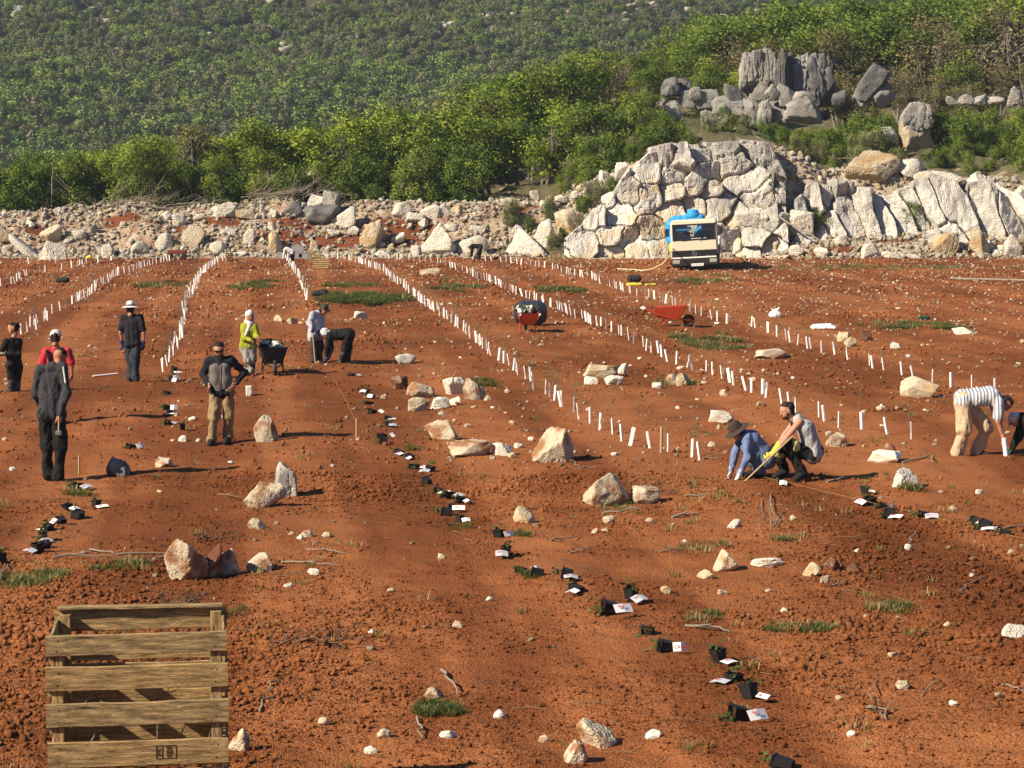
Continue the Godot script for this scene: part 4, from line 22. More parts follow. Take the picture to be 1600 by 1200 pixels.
const FIELD_STONES := [[-3.615,-23.848,.54,.421,.404,4,0,-30,8854,0,1],[-3.336,-23.963,.211,.381,.249,6,0,-10,2615,2,1],[-3.183,-24.157,.313,.32,.266,4,0,0,7254,3,1],[-2.863,-24.355,.308,.208,.217,4,4,0,1746,4,1],[-3.322,-29.04,.461,.419,.369,4,0,-30,1522,5,1],[-3.153,-30.028,.327,.503,.349,2,0,8,5719,6,1],[-4.121,-36.08,.371,.456,.348,4,0,18,6586,7,1],[-5.877,-32.15,.359,.265,.262,3,0,0,2947,8,1],[-5.31,-32.996,.301,.146,.187,4,0,0,2652,9,1],[-3.22,-27.194,.24,.136,.158,4,0,0,3398,10,1],[.157,-27.852,.279,.213,.206,1,0,0,1203,11,1],[.706,-33.511,.69,.532,.513,4,0,-18,110,12,1],[-.659,-34.196,.704,.231,.393,4,3,0,1497,13,1],[-.152,-34.274,.343,.192,.224,0,0,0,6574,14,1],[-1.166,-36.428,.6,.321,.387,4,0,0,1368,15,1],[-1.843,-43.447,.575,.307,.37,4,0,0,2060,16,1],[-1.192,-44.079,.48,.35,.348,0,0,0,4045,17,1],[-.749,-42.954,.43,.442,.366,4,0,0,7434,18,1],[-2.354,-45.13,.385,.292,.284,6,0,0,864,19,1],[-1.756,-40.645,.43,.251,.286,4,0,0,6705,20,1],[-1.37,-40.976,.362,.217,.243,0,3,0,7367,21,1],[-1.097,-41.653,.27,.172,.185,0,0,0,1913,22,1],[1.926,-47.24,.806,.278,.455,1,3,0,510,23,1],[1.681,-45.674,.336,.175,.214,0,3,0,6503,24,1],[2.16,-45.537,.442,.188,.264,0,3,0,5582,25,1],[2.438,-47.987,.198,.24,.184,0,0,0,3296,26,1],[3.409,-45.951,.297,.243,.227,4,0,0,3966,27,1],[3.576,-45.4,.307,.267,.241,1,0,0,9630,28,1],[3.01,-44.863,.238,.132,.155,0,3,0,7138,29,1],[8.091,-42.954,.783,.404,.499,1,4,0,5683,30,1],[5.302,-35.319,.364,.229,.249,4,0,0,7436,31,1],[3.792,-39.17,.461,.196,.276,0,3,-8,8712,32,1],[5.784,-33.511,.513,.197,.298,0,3,0,5934,33,1],[6.06,-34.589,.224,.183,.171,6,0,0,2085,34,1],[5.643,-30.957,.419,.273,.291,0,0,0,6309,35,1],[1.248,-29.381,.605,.372,.41,4,3,28,1098,36,1],[1.819,-29.439,.416,.234,.273,4,3,0,4800,37,1],[2.423,-24.236,.278,.235,.216,4,0,-15,6859,38,1],[2.889,-24.355,.372,.1,.199,0,3,0,4624,39,1],[2.141,-23.734,.202,.098,.126,1,0,0,4784,40,1],[3.312,-23.734,.195,.154,.147,1,0,0,1922,41,1],[3.589,-24.079,.17,.142,.131,6,0,-20,3509,42,1],[3.835,-24.002,.198,.106,.127,6,0,0,7156,43,1],[.668,-16.915,.333,.199,.224,4,0,-8,5331,44,1],[4.804,-20.519,.253,.133,.162,0,0,0,7281,45,1],[.488,-16.386,.183,.169,.148,4,0,0,4628,46,1],[-2.124,-16.571,.18,.171,.147,4,0,0,3074,47,1],[-2.495,-51.055,.526,.255,.328,5,0,0,7875,48,1],[6.214,-52.106,.797,.23,.431,4,3,0,4976,49,1],[8.79,-57.42,.439,.27,.298,1,0,0,6224,50,1],[8.763,-56.148,.363,.248,.257,1,0,0,1468,51,1],[9.384,-57.638,.339,.305,.271,6,0,25,1945,52,1],[9.717,-54.931,.372,.194,.237,0,0,0,7368,53,1],[12.502,-60.144,.672,.177,.357,0,0,0,1027,54,1],[-5.319,-43.824,.168,.206,.157,0,1,0,9287,55,1],[-7.014,-65.3,.365,.192,.234,1,0,0,7275,56,1],[-6.554,-64.746,.324,.19,.216,1,0,0,7006,57,1],[-4.63,-66.439,.449,.234,.287,0,0,0,4201,58,1],[2.797,-27.095,.207,.112,.134,0,0,0,8102,59,1],[1.239,-27.595,.179,.106,.119,4,0,0,4238,60,1],[-.687,-18.329,.162,.097,.109,4,0,0,6473,61,1],[-.101,-17.797,.115,.073,.079,0,0,0,1690,62,1],[-3.537,-94.345,.971,.333,.548,4,3,0,3796,63,1],[-7.537,-32.568,.105,.066,.072,0,4,-7,101,64,65],[-8.467,-36.08,.103,.053,.066,1,4,3,9128,64,65],[-9.347,-42.711,.118,.073,.08,4,0,-5,8438,64,65],[-10.032,-52.285,.072,.036,.045,4,3,10,9659,64,65],[-10.736,-55.131,.104,.071,.073,0,0,10,8197,64,65],[-5.753,-38.868,.139,.073,.089,0,3,8,8143,64,65],[-5.238,-36.08,.094,.061,.065,0,4,6,7676,64,65],[-5.505,-36.08,.15,.093,.102,0,0,3,3626,64,65],[-5.666,-36.08,.088,.041,.054,1,4,3,5990,64,65],[-4.944,-30.271,.095,.044,.058,1,0,2,7328,66,67],[-6.109,-35.236,.128,.087,.091,1,4,3,3930,64,65],[-2.525,-26.518,.144,.083,.095,4,4,-4,6317,66,67],[-2.732,-26.613,.088,.048,.057,4,0,12,9226,66,67],[-2.582,-26.285,.105,.063,.071,0,0,-4,1290,66,67],[-2.289,-26.518,.139,.066,.086,1,4,10,6707,66,67],[-2.442,-23.398,.107,.044,.064,0,0,4,1514,66,67],[-.814,-24.842,.094,.063,.066,1,3,-10,9066,68,69],[-.234,-22.444,.088,.047,.057,0,0,-10,5324,68,69],[-.85,-21.074,.062,.039,.043,1,3,-1,3817,68,69],[-1.376,-20.925,.083,.045,.054,0,4,11,5695,68,69],[-.539,-21.224,.127,.056,.077,4,0,-7,5941,68,69],[.774,-34.829,.12,.067,.079,0,3,-3,5226,70,71],[1.225,-34.431,.061,.033,.039,4,3,-5,3807,70,71],[1.615,-34.041,.111,.052,.069,0,3,1,7827,70,71],[1.035,-26.756,.111,.072,.077,4,0,12,164,68,69],[1.774,-27.749,.111,.07,.076,4,4,3,5162,68,69],[1.16,-26.9,.104,.055,.067,4,0,0,600,68,69],[3.651,-27.904,.102,.068,.071,1,4,7,4244,72,73],[4.049,-25.177,.086,.052,.058,0,4,7,3376,72,73],[2.773,-21.85,.085,.046,.055,0,0,12,6524,72,73],[3.56,-21.47,.09,.039,.054,1,0,2,2834,72,73],[3.526,-19.805,.096,.047,.06,1,0,11,4971,72,73],[4.313,-21.224,.082,.045,.053,1,4,11,4643,72,73],[3.414,-18.677,.127,.077,.086,4,3,-6,216,72,73],[3.723,-17.993,.079,.037,.049,0,4,-6,5607,72,73],[2.785,-18.215,.061,.04,.043,1,3,-12,4462,72,73],[5.811,-30.579,.072,.037,.046,1,3,-9,2945,72,73],[6.023,-30.271,.098,.042,.059,4,4,-5,8617,72,73],[6.563,-30.271,.106,.069,.073,0,3,-2,4296,72,73],[5.854,-28.542,.11,.06,.071,1,0,-6,4228,72,73],[3.152,-40.976,.115,.049,.069,0,0,-11,8577,70,71],[3.395,-40.976,.082,.046,.053,4,3,9,6119,74,75],[3.087,-52.285,.12,.055,.074,0,4,0,7802,70,71],[2.761,-50.545,.077,.047,.052,0,0,-5,1929,70,71],[2.94,-47.388,.104,.058,.068,0,0,0,2435,70,71],[4.074,-45.951,.138,.06,.083,0,3,-1,7843,74,75],[3.663,-42.711,.091,.047,.058,1,0,11,8001,74,75],[4.76,-47.388,.078,.044,.051,0,4,7,3674,74,75],[5.201,-48.916,.115,.049,.069,0,0,-7,9154,74,75],[6.16,-47.388,.126,.062,.079,0,4,-9,8861,74,75],[6.247,-45.951,.064,.044,.045,4,4,-1,5615,74,75],[5.901,-48.14,.087,.049,.057,0,0,0,1298,74,75],[7.197,-45.951,.079,.04,.05,4,4,-7,1041,74,75],[7.032,-40.976,.146,.062,.088,0,0,-12,8000,74,75],[6.494,-39.894,.1,.058,.066,1,3,10,6726,74,75],[9.569,-52.285,.144,.069,.089,0,3,-9,3396,74,75],[10.767,-56.148,.127,.059,.078,0,0,10,9553,74,75],[10.804,-52.285,.085,.046,.055,1,0,-2,935,74,75],[14.362,-65.865,.106,.074,.076,4,0,-2,2229,76,77],[17.376,-75.665,.105,.058,.068,0,4,7,2154,76,77],[15.76,-77.587,.106,.072,.075,1,3,-10,1889,76,77],[14.458,-73.835,.102,.061,.068,4,0,9,8380,76,77],[12.739,-72.092,.109,.05,.067,4,0,-9,1512,76,77],[17.339,-79.609,.09,.045,.057,0,0,-2,568,76,77],[12.475,-75.665,.069,.037,.045,0,4,-5,3377,76,77],[11.253,-72.092,.073,.044,.05,4,4,-8,5638,76,77],[10.693,-75.665,.111,.051,.068,1,0,6,7224,76,77],[9.554,-72.092,.07,.043,.048,1,0,10,780,76,77],[13.07,-88.865,.12,.069,.08,4,4,2,2114,76,77],[14.827,-83.984,.091,.053,.06,0,4,-6,8509,76,77],[17.785,-86.356,.094,.048,.06,4,3,-3,9980,76,77],[8.904,-79.609,.069,.028,.041,0,4,0,2868,76,77],[7.129,-75.665,.114,.058,.072,0,0,-8,842,76,77],[2.826,-73.835,.146,.071,.091,4,3,10,3854,78,79],[2.572,-72.779,.136,.064,.084,1,4,-1,1913,78,79],[1.911,-72.092,.082,.052,.056,1,0,-4,7525,78,79],[1.33,-64.472,.143,.099,.102,4,0,-10,7293,78,79],[1.274,-72.092,.121,.066,.078,4,0,-10,9644,78,79],[.591,-100.541,.061,.032,.039,4,0,2,7202,78,79],[-4.439,-94.345,.092,.053,.061,1,0,-1,2979,78,79],[-5.427,-87.844,.127,.07,.083,0,3,9,311,78,79],[-4.645,-83.071,.071,.037,.045,4,0,3,5613,78,79],[-3.015,-93.196,.137,.073,.089,1,0,-8,5016,78,79],[-10.346,-100.541,.11,.049,.066,4,3,-6,9600,80,81],[-10.543,-94.345,.123,.066,.079,0,3,-6,7187,80,81],[-12.286,-88.865,.08,.047,.053,4,0,-1,3502,80,81],[-11.482,-79.609,.126,.057,.077,1,4,8,6496,80,81],[-12.475,-75.665,.075,.038,.047,0,4,8,4107,80,81],[-13.376,-72.092,.077,.052,.054,1,0,-3,4450,80,81],[-17.776,-88.865,.136,.06,.082,1,4,0,9786,80,81],[-18.039,-86.356,.079,.036,.048,1,3,-12,7097,80,81],[-17.6,-83.071,.078,.053,.055,0,0,-9,4864,80,81],[-16.931,-75.665,.11,.055,.07,0,3,8,5675,80,81],[-15.615,-68.839,.122,.074,.082,0,0,2,375,80,81],[-14.061,-64.472,.075,.036,.047,4,0,8,9597,80,81],[-8.33,-67.319,.139,.064,.085,4,3,-1,5002,80,81],[-8.346,-65.865,.084,.055,.058,0,4,4,5840,80,81],[-8.923,-68.839,.131,.074,.086,0,0,11,9919,80,81],[-6.27,-64.472,.119,.072,.08,1,3,-5,1422,80,81],[-3.105,-65.865,.082,.052,.056,0,4,-4,3059,78,79],[-1.988,-56.148,.12,.06,.075,1,0,3,8457,70,71],[-1.235,-52.285,.106,.048,.065,0,0,-11,6026,70,71],[-3.313,-56.148,.107,.058,.069,4,4,9,7673,70,71],[-2.277,-55.131,.075,.039,.048,0,0,4,2345,70,71],[-1.212,-40.976,.062,.026,.037,0,0,-5,1777,70,71],[-.727,-40.976,.106,.047,.064,4,0,1,4838,70,71],[-.364,-40.976,.089,.039,.054,0,4,-2,2080,70,71],[-.118,-39.894,.087,.039,.053,1,0,-2,1440,70,71],[0,-38.374,.108,.063,.072,4,0,6,8778,70,71],[.321,-36.08,.11,.065,.073,0,3,3,2490,70,71],[-.785,-37.892,.139,.069,.087,4,0,1,1654,70,71],[-1.036,-38.868,.076,.052,.054,4,3,-4,2384,70,71],[-1.299,-39.894,.128,.061,.079,0,3,-4,2518,70,71],[.104,-35.236,.143,.077,.092,0,3,-5,8410,70,71],[.481,-36.08,.069,.034,.043,0,3,5,8694,70,71],[-.299,-33.661,.096,.063,.067,4,3,-1,2261,70,71],[0,-34.041,.14,.089,.096,1,0,5,7055,70,71],[-2.566,-36.08,.064,.041,.044,4,3,1,8840,70,71],[-2.705,-32.568,.076,.051,.054,4,0,-9,4083,64,65],[-3.478,-32.568,.069,.031,.042,4,0,10,848,64,65],[-4.392,-33.661,.08,.049,.054,0,4,1,2445,64,65],[2.044,-27.494,.074,.041,.048,4,4,11,4553,68,69],[2.094,-26.056,.06,.039,.042,0,3,-5,7976,72,73],[2.251,-22.859,.142,.058,.084,4,0,4,7384,72,73],[2.728,-22.859,.071,.041,.047,4,3,11,119,72,73],[3.393,-23.215,.123,.085,.087,4,0,-12,7833,72,73],[1.637,-22.859,.123,.08,.085,1,0,4,743,68,69],[-.512,-17.053,.14,.076,.091,0,4,-4,4278,68,69],[-1.024,-17.053,.117,.07,.078,4,4,2,8689,68,69],[-1.102,-16.666,.112,.057,.071,0,4,-10,2027,68,69],[-1.537,-17.355,.104,.064,.071,4,4,10,3418,66,67],[-2.214,-23.963,.145,.068,.089,0,3,-11,4484,66,67],[-1.296,-22.859,.085,.034,.05,4,3,10,9193,68,69],[.255,-16.954,.094,.058,.064,4,0,-1,7601,68,69],[1.127,-17.053,.135,.07,.086,0,4,11,5288,68,69],[2.714,-17.053,.076,.05,.053,0,4,9,3785,72,73],[4.176,-18.329,.083,.052,.057,4,0,-4,9536,72,73],[5.143,-23.963,.091,.046,.058,4,0,11,5539,72,73],[5.849,-25.177,.089,.055,.06,1,0,-8,380,72,73],[4.728,-25.609,.112,.073,.078,0,4,1,5142,72,73],[8.443,-36.818,.092,.044,.058,4,3,11,4153,74,75],[1.535,-93.332,.146,.086,.097,4,0,2,6267,78,79],[12.546,-70.606,.18,.064,.103,4,0,11,4171,76,77],[.763,-55.533,.152,.071,.094,4,3,-10,1278,70,71],[4.731,-41.277,.182,.092,.115,1,0,10,8725,74,75],[5.396,-36.847,.121,.077,.083,4,3,-2,9158,74,75],[1.407,-40.156,.09,.063,.064,0,0,7,7199,70,71],[10.963,-67.079,.104,.061,.069,1,0,-6,9707,76,77],[6.563,-38.309,.101,.036,.057,0,3,-4,988,74,75],[-2.34,-72.512,.152,.105,.108,1,0,3,3761,78,79],[-1.026,-35.572,.119,.055,.073,4,0,7,7717,70,71],[6.116,-64.755,.177,.073,.105,0,0,-1,8095,76,77],[4.907,-61.255,.096,.054,.063,4,4,11,6185,76,77],[4.203,-47.878,.131,.054,.078,4,3,1,9830,74,75],[11.759,-50.299,.12,.051,.072,1,0,-1,6415,74,75],[.09,-53.495,.145,.091,.099,1,0,-7,5425,70,71],[-.474,-42.59,.156,.105,.11,4,0,-2,9497,70,71],[4.757,-76.171,.184,.091,.116,1,3,4,3158,78,79],[1.382,-70.017,.175,.061,.099,1,3,6,8202,78,79],[21.74,-102.482,.198,.137,.14,4,4,-3,272,76,77],[8.485,-42.909,.164,.066,.097,0,0,8,7609,74,75],[10.242,-51.523,.083,.039,.051,4,0,-10,1190,74,75],[7.687,-40.29,.081,.04,.051,0,4,7,1496,74,75],[11.857,-86.336,.082,.032,.048,1,4,9,1973,76,77],[4.222,-47.956,.163,.087,.105,1,0,-10,3815,74,75],[-.081,-44.137,.143,.088,.097,4,4,-7,7381,70,71],[3.661,-38.138,.117,.076,.081,4,0,-2,9290,74,75],[-4.915,-90.726,.094,.051,.061,4,0,9,1435,78,79],[5.206,-47.6,.105,.063,.071,1,4,-3,4407,74,75],[13.212,-56.126,.197,.101,.125,4,0,1,7894,74,75],[3.826,-49.207,.176,.095,.114,0,0,-10,3642,70,71],[5.163,-46.564,.182,.074,.108,1,0,1,5991,74,75],[-4.21,-75.848,.081,.036,.049,1,3,-9,4313,78,79],[-4.279,-64.751,.083,.053,.057,4,0,4,1315,78,79],[10.517,-55.615,.105,.067,.072,1,0,11,7431,74,75],[2.504,-86.836,.12,.068,.079,1,4,1,265,78,79],[10.902,-66.954,.188,.073,.11,4,3,-9,9234,76,77],[6.844,-40.156,.18,.087,.112,1,3,-2,1901,74,75],[5.951,-72.862,.127,.049,.074,1,0,-9,4554,76,77],[3.287,-35.426,.139,.095,.098,1,0,-8,6402,74,75],[8.39,-45.912,.091,.039,.054,0,0,4,9414,74,75],[1.504,-48.24,.09,.056,.061,1,4,1,5572,70,71],[-2.566,-43.097,.148,.081,.096,1,0,11,3354,70,71],[-2.083,-73.107,.175,.075,.105,0,4,7,6766,78,79],[4.234,-43.297,.199,.139,.142,4,4,5,706,74,75],[-1.553,-62.192,.084,.043,.053,4,3,-9,7930,78,79]]
const STICKS := [["wooden_stake",138,"stake",-2.61,-36.253,-0.1,-2.605,-36.253,0.36,0.016,"stick_wood",0],["wooden_stake",139,"stake",2.368,-34.274,-0.1,2.373,-34.274,0.43,0.022,"stick_wood",0],["wooden_stake",140,"stake",-6.5,-32.357,-0.1,-6.49,-32.357,0.3,0.014,"stick_wood",0],["guide_string",141,"string",-2.61,-36.253,0.3,-3.932,-47.536,0.02,0.002,"string",0],["guide_string",142,"string",3.659,-31.609,0.03,6.272,-26.011,0.04,0.002,"string",0],["guide_string",143,"string",-7.797,-47.987,0.05,-6.975,-39.272,0.03,0.003,"string",0],["dry_stick",144,"stick",-9.256,-47.836,0.02,-8.76,-48.14,0.02,0.018,"white_card",0],["fallen_pole",145,"pole",18.09,-89.384,0.05,20.984,-87.844,0.05,0.05,"dead_wood",0],["dry_twig",146,"twig",-5.335,-25.05,0.015,-4.657,-25.22,0.02,0.014,"dead_wood",0.025,147],["dry_twig",146,"twig",-5.05,-25.697,0.015,-4.711,-25.435,0.02,0.013,"dead_wood",0.025,147],["dry_twig",146,"twig",-4.673,-25.305,0.015,-3.99,-25.522,0.02,0.013,"dead_wood",0.025,147],["dry_twig",146,"twig",-4.138,-24.8,0.015,-3.868,-25.22,0.02,0.018,"dead_wood",0.025,147],["dry_twig",146,"twig",-5.661,-23.734,0.015,-5.756,-24.515,0.02,0.016,"dead_wood",0.025,147],["dry_twig",146,"twig",0.674,-25.135,0.015,0.948,-25.478,0.02,0.011,"dead_wood",0.025,147],["dry_twig",146,"twig",0.463,-25.92,0.015,0.824,-26.378,0.02,0.011,"dead_wood",0.025,147],["dry_twig",148,"twig",1.017,-32.638,0.015,1.31,-32.709,0.02,0.01,"dead_wood",0.025,149],["dry_twig",148,"twig",0.942,-33.436,0.015,0.999,-32.709,0.02,0.01,"dead_wood",0.025,149],["dry_twig",146,"twig",1.202,-28.488,0.015,1.703,-28.651,0.02,0.018,"dead_wood",0.025,147],["dry_twig",146,"twig",2.385,-29.731,0.015,2.743,-29.79,0.02,0.013,"dead_wood",0.025,147],["dry_twig",146,"twig",2.086,-28.061,0.015,2.437,-28.273,0.02,0.02,"dead_wood",0.025,147],["dry_twig",148,"twig",2.988,-33.586,0.015,3.223,-33.436,0.02,0.01,"dead_wood",0.025,149],["dry_twig",148,"twig",6.023,-33.288,0.015,6.577,-33.812,0.02,0.018,"dead_wood",0.025,149],["dry_twig",148,"twig",6.577,-33.812,0.015,6.468,-33.142,0.02,0.013,"dead_wood",0.025,149],["dry_twig",146,"twig",3.598,-29.909,0.015,3.263,-26.949,0.02,0.01,"dead_wood",0.025,147],["dry_twig",146,"twig",3.431,-29.613,0.015,3.196,-27.697,0.02,0.006,"dead_wood",0.025,147],["dry_twig",146,"twig",-0.639,-19.389,0.015,-0.469,-18.42,0.02,0.014,"dead_wood",0.025,147],["dry_twig",146,"twig",-0.784,-17.647,0.015,-0.712,-16.935,0.02,0.013,"dead_wood",0.025,147],["dry_twig",146,"twig",2.99,-17.861,0.015,3.062,-17.438,0.02,0.011,"dead_wood",0.025,147],["dry_twig",146,"twig",3.226,-18.892,0.015,3.047,-18.081,0.02,0.006,"dead_wood",0.025,147],["dry_twig",146,"twig",3.534,-18.42,0.015,3.787,-19.014,0.02,0.006,"dead_wood",0.025,147],["dry_twig",146,"twig",3.062,-17.438,0.015,3.109,-18.193,0.02,0.008,"dead_wood",0.025,147],["dry_twig",146,"twig",1.698,-21.044,0.015,2.124,-20.895,0.02,0.016,"dead_wood",0.025,147],["dry_twig",146,"twig",-2.651,-24.718,0.015,-1.972,-24.515,0.02,0.013,"dead_wood",0.025,147],["dry_twig",146,"twig",1.728,-25.22,0.015,2.132,-25.565,0.02,0.01,"dead_wood",0.025,147],["dry_twig",146,"twig",-2.436,-25.565,0.015,-1.953,-25.22,0.02,0.01,"dead_wood",0.025,147],["dry_twig",146,"twig",-2.618,-23.734,0.015,-2.354,-23.924,0.02,0.008,"dead_wood",0.025,147],["dry_twig",146,"twig",-4.127,-30.21,0.015,-3.724,-29.849,0.02,0.006,"dead_wood",0.025,147],["dry_twig",146,"twig",5.881,-26.708,0.015,6.437,-27.046,0.02,0.016,"dead_wood",0.025,147],["dry_twig",146,"twig",4.559,-31.215,0.015,4.936,-31.675,0.02,0.019,"dead_wood",0.025,147],["dry_twig",146,"twig",4.801,-26.011,0.015,5.046,-26.708,0.02,0.01,"dead_wood",0.025,147],["dry_twig",146,"twig",4.803,-23,0.015,5.237,-23.734,0.02,0.008,"dead_wood",0.025,147],["dry_twig",146,"twig",-5.73,-26.011,0.015,-5.528,-25.786,0.02,0.01,"dead_wood",0.025,147],["dry_twig",146,"twig",3.431,-23,0.015,3.676,-23.252,0.02,0.01,"dead_wood",0.025,147],["dry_twig",146,"twig",4.276,-18.653,0.015,4.417,-18.42,0.02,0.01,"dead_wood",0.025,147],["dry_twig",146,"twig",-2.124,-18.653,0.015,-2.05,-19.014,0.02,0.008,"dead_wood",0.025,147],["dry_twig",146,"twig",-2.116,-17.861,0.015,-2.057,-18.653,0.02,0.011,"dead_wood",0.025,147],["dry_weed",150,"weed",3.191,-26.472,-0.03,3.183,-26.472,0.45,0.008,"dead_wood",0.03,151],["dry_weed",150,"weed",3.281,-26.566,-0.03,3.34,-26.566,0.3,0.008,"dead_wood",0.03,151],["dry_weed",150,"weed",3.099,-26.708,-0.03,3.097,-26.708,0.35,0.008,"dead_wood",0.03,151],["dry_weed",150,"weed",2.557,-30.21,-0.03,2.525,-30.21,0.25,0.008,"dead_wood",0.03,151],["dry_weed",150,"weed",1.888,-31.81,-0.03,1.864,-31.81,0.3,0.008,"dead_wood",0.03,151],["dry_weed",150,"weed",2.407,-31.81,-0.03,2.425,-31.81,0.3,0.008,"dead_wood",0.03,151],["dry_weed",150,"weed",5.038,-28.488,-0.03,5.033,-28.488,0.25,0.008,"dead_wood",0.03,151],["bare_pole",152,"pole",-25.129,-119,-0.072,-25.079,-119.3,2.875,0.035,"dead_wood",0.02],["fallen_log",153,"log",-20.723,-117.4,0.21,-18.312,-117.4,0.279,0.06,"dead_wood",0.04],["fallen_log",154,"log",12.766,-114,1.624,15.823,-111.8,0.846,0.07,"dead_wood",0.05],["dry_branch",155,"branch",20.95,-111.4,0.07,24.204,-113,1.062,0.035,"dead_wood",0.03]]
const TRUCK := [8.44,-99.84]
const WB := [[0.43,-60.92],[4.58,-62.88],[-5.28,-47.94]]
const BARREL := [0.54,-63.66]
const PALLETS := [["stacked slatted pallet at the far end of the short row, left one",-9.7,-106.85,-12,5,0.62,0.55,5],["slatted wooden pallet propped at the far end of the short row, right one",-8.64,-98.6,-35,0,0.62,0.55,5],["small slatted crate standing at the foot of the pale slope",2.15,-106.11,-6,8,0.6,0.6,5],["narrow upright wooden pallet where the bent row meets the bank",-14.18,-109.14,-8,60,0.5,0.42,4]]
const GREY_CRATES := [["white grey plastic crate left of the far figure",-11.67,-111.52,0],["grey plastic crate right of the far figure, bottom left",-11.04,-111.52,0],["grey plastic crate at the right end of the far crates",-10.59,-111.52,0],["grey plastic crate stacked on top of the far crates",-10.95,-111.52,0.33]]
const CART := [-17.02,-110.71]
const BAGS := [["white_bag","knotted white plastic bag standing on the right soil","bag",8.05,-66.44,[[-0.1,0.08,0,0.1,0.1,0.08,0,0.1],[0,0.1,0,0.12,0.03,0.2,0,0.07],[0.05,0.2,0,0.03,0.12,0.3,0,0.02],[-0.05,0.2,0,0.03,-0.1,0.3,0,0.02]],"white_card"],["white_sack","flat white sack lying by the stones on the right","sack",8.79,-61.36,[[-0.3,0.06,0,0.06,0.28,0.08,0,0.05],[-0.28,0.05,0.15,0.05,0.3,0.06,0.15,0.05],[-0.25,0.1,0.05,0.05,0.2,0.13,0.05,0.04]],"white_card"],["tool_bag","black and yellow tool bag on the soil left of the truck","bag",4.85,-86.85,[[-0.12,0.2,0,0.14,0.18,0.2,0,0.14]],"rubber"],["yellow_cloth","bright yellow cloth lying beside the black tool bag","cloth",4.85,-85.39,[[-0.3,0.05,0,0.07,0.2,0.06,0.05,0.06],[0.4,0.05,0.3,0.05,0.75,0.06,0.2,0.05]],"yellow"],["yellow_bucket","small yellow object on the rubble foot at left","bucket",-21.35,-109.92,[[-0.05,0.08,0,0.11,0.06,0.1,0,0.1]],"yellow"],["black_bag","crumpled black bag lying between the far left rows","bag",-18.17,-87.84,[[-0.15,0.1,0,0.12,0.18,0.12,0,0.12]],"rubber"],["dark_pouch","dark bag dropped in the grass behind the man in the blue shirt","bag",-6.93,-77.98,[[-0.18,0.1,0,0.1,0.2,0.15,0,0.13]],"rubber"],["green_pot","dark green plastic scrap on the right soil","scrap",12.45,-65.58,[[-0.1,0.05,0,0.07,0.12,0.06,0,0.06]],"dark_green"]]
const HOSE := [[7.35,-99.24,1.05],[7.07,-97.35,0.75],[6.73,-97.35,0.35],[6.3,-97.35,0.1],[5.87,-97.35,0.05],[5.33,-97.97,0.05],[4.64,-98.6,0.05]]
const HEAPS := [["grey brushwood heap on the bank crest left of the dark boulder",-12.68,2.7,-118.5,4.2,2.2,1.5,46,3,0.5],["low tangle of cut branches under the left scrub",-20.33,2.43,-118.5,5,1.3,1.2,30,4,0.9],["thin cut branches lying at the scrub's edge on the left",-23.77,2.01,-118.3,2.6,1,1,16,8,2],["dead branches heaped between the cliff and the leaning ribs",16.37,3.34,-117.6,5.2,1.3,1.2,48,5,0.45],["broken branches hanging over the white rock right of the truck",14.72,2.75,-115.4,3.2,0.8,0.8,16,6,2.7],["dark dead roots lying just behind the big crate",-3.59,-0.03,-22.48,0.5,0.22,0.3,12,21,0.8],["dark root clump in the hollow right of the big crate",-2.02,-0.03,-20.46,0.7,0.15,0.4,14,22,0.4],["dry twigs tangled beside the tilted cream slab",1.7,-0.03,-30.21,0.9,0.22,0.6,14,23,1.2],["dead twigs caught behind the leaning stone group",-3.73,-0.03,-26.38,0.6,0.25,0.3,10,24,0.9]]
const CLOTHS := [["black_cloth",0.011,0.011,0.012],["charcoal",0.045,0.045,0.055],["grey_fleece",0.16,0.15,0.155],["navy_sleeve",0.016,0.016,0.024],["khaki",0.3,0.215,0.115],["jeans_dark",0.035,0.042,0.06],["red_shirt",0.55,0.04,0.06],["tee_dark",0.022,0.02,0.03],["green_jumper",0.33,0.36,0.03],["grey_trousers",0.33,0.32,0.3],["pale_blue",0.45,0.48,0.58],["olive_trousers",0.055,0.055,0.05],["white_cloth",0.75,0.74,0.72],["denim_shirt",0.16,0.22,0.42],["jeans",0.12,0.19,0.3],["work_black",0.014,0.014,0.015],["tank_grey",0.42,0.43,0.44],["beige_trousers",0.58,0.44,0.29],["stripe_shirt",0.42,0.44,0.5],["brown_hat",0.055,0.042,0.035],["glove_blue",0.03,0.05,0.16],["glove_dark",0.02,0.022,0.035],["glove_yellow",0.62,0.58,0.1],["glove_white",0.68,0.66,0.6],["hi_vis",0.6,0.66,0.25],["shoe_dark",0.025,0.022,0.02],["shoe_tan",0.42,0.3,0.16],["boot_grey",0.06,0.065,0.065],["boot_black",0.015,0.015,0.015],["rust_red",0.22,0.05,0.03],["dark_green",0.01,0.06,0.045],["maroon",0.12,0.02,0.025],["navy_stripe",0.03,0.035,0.07],["cap_black",0.015,0.015,0.018]]
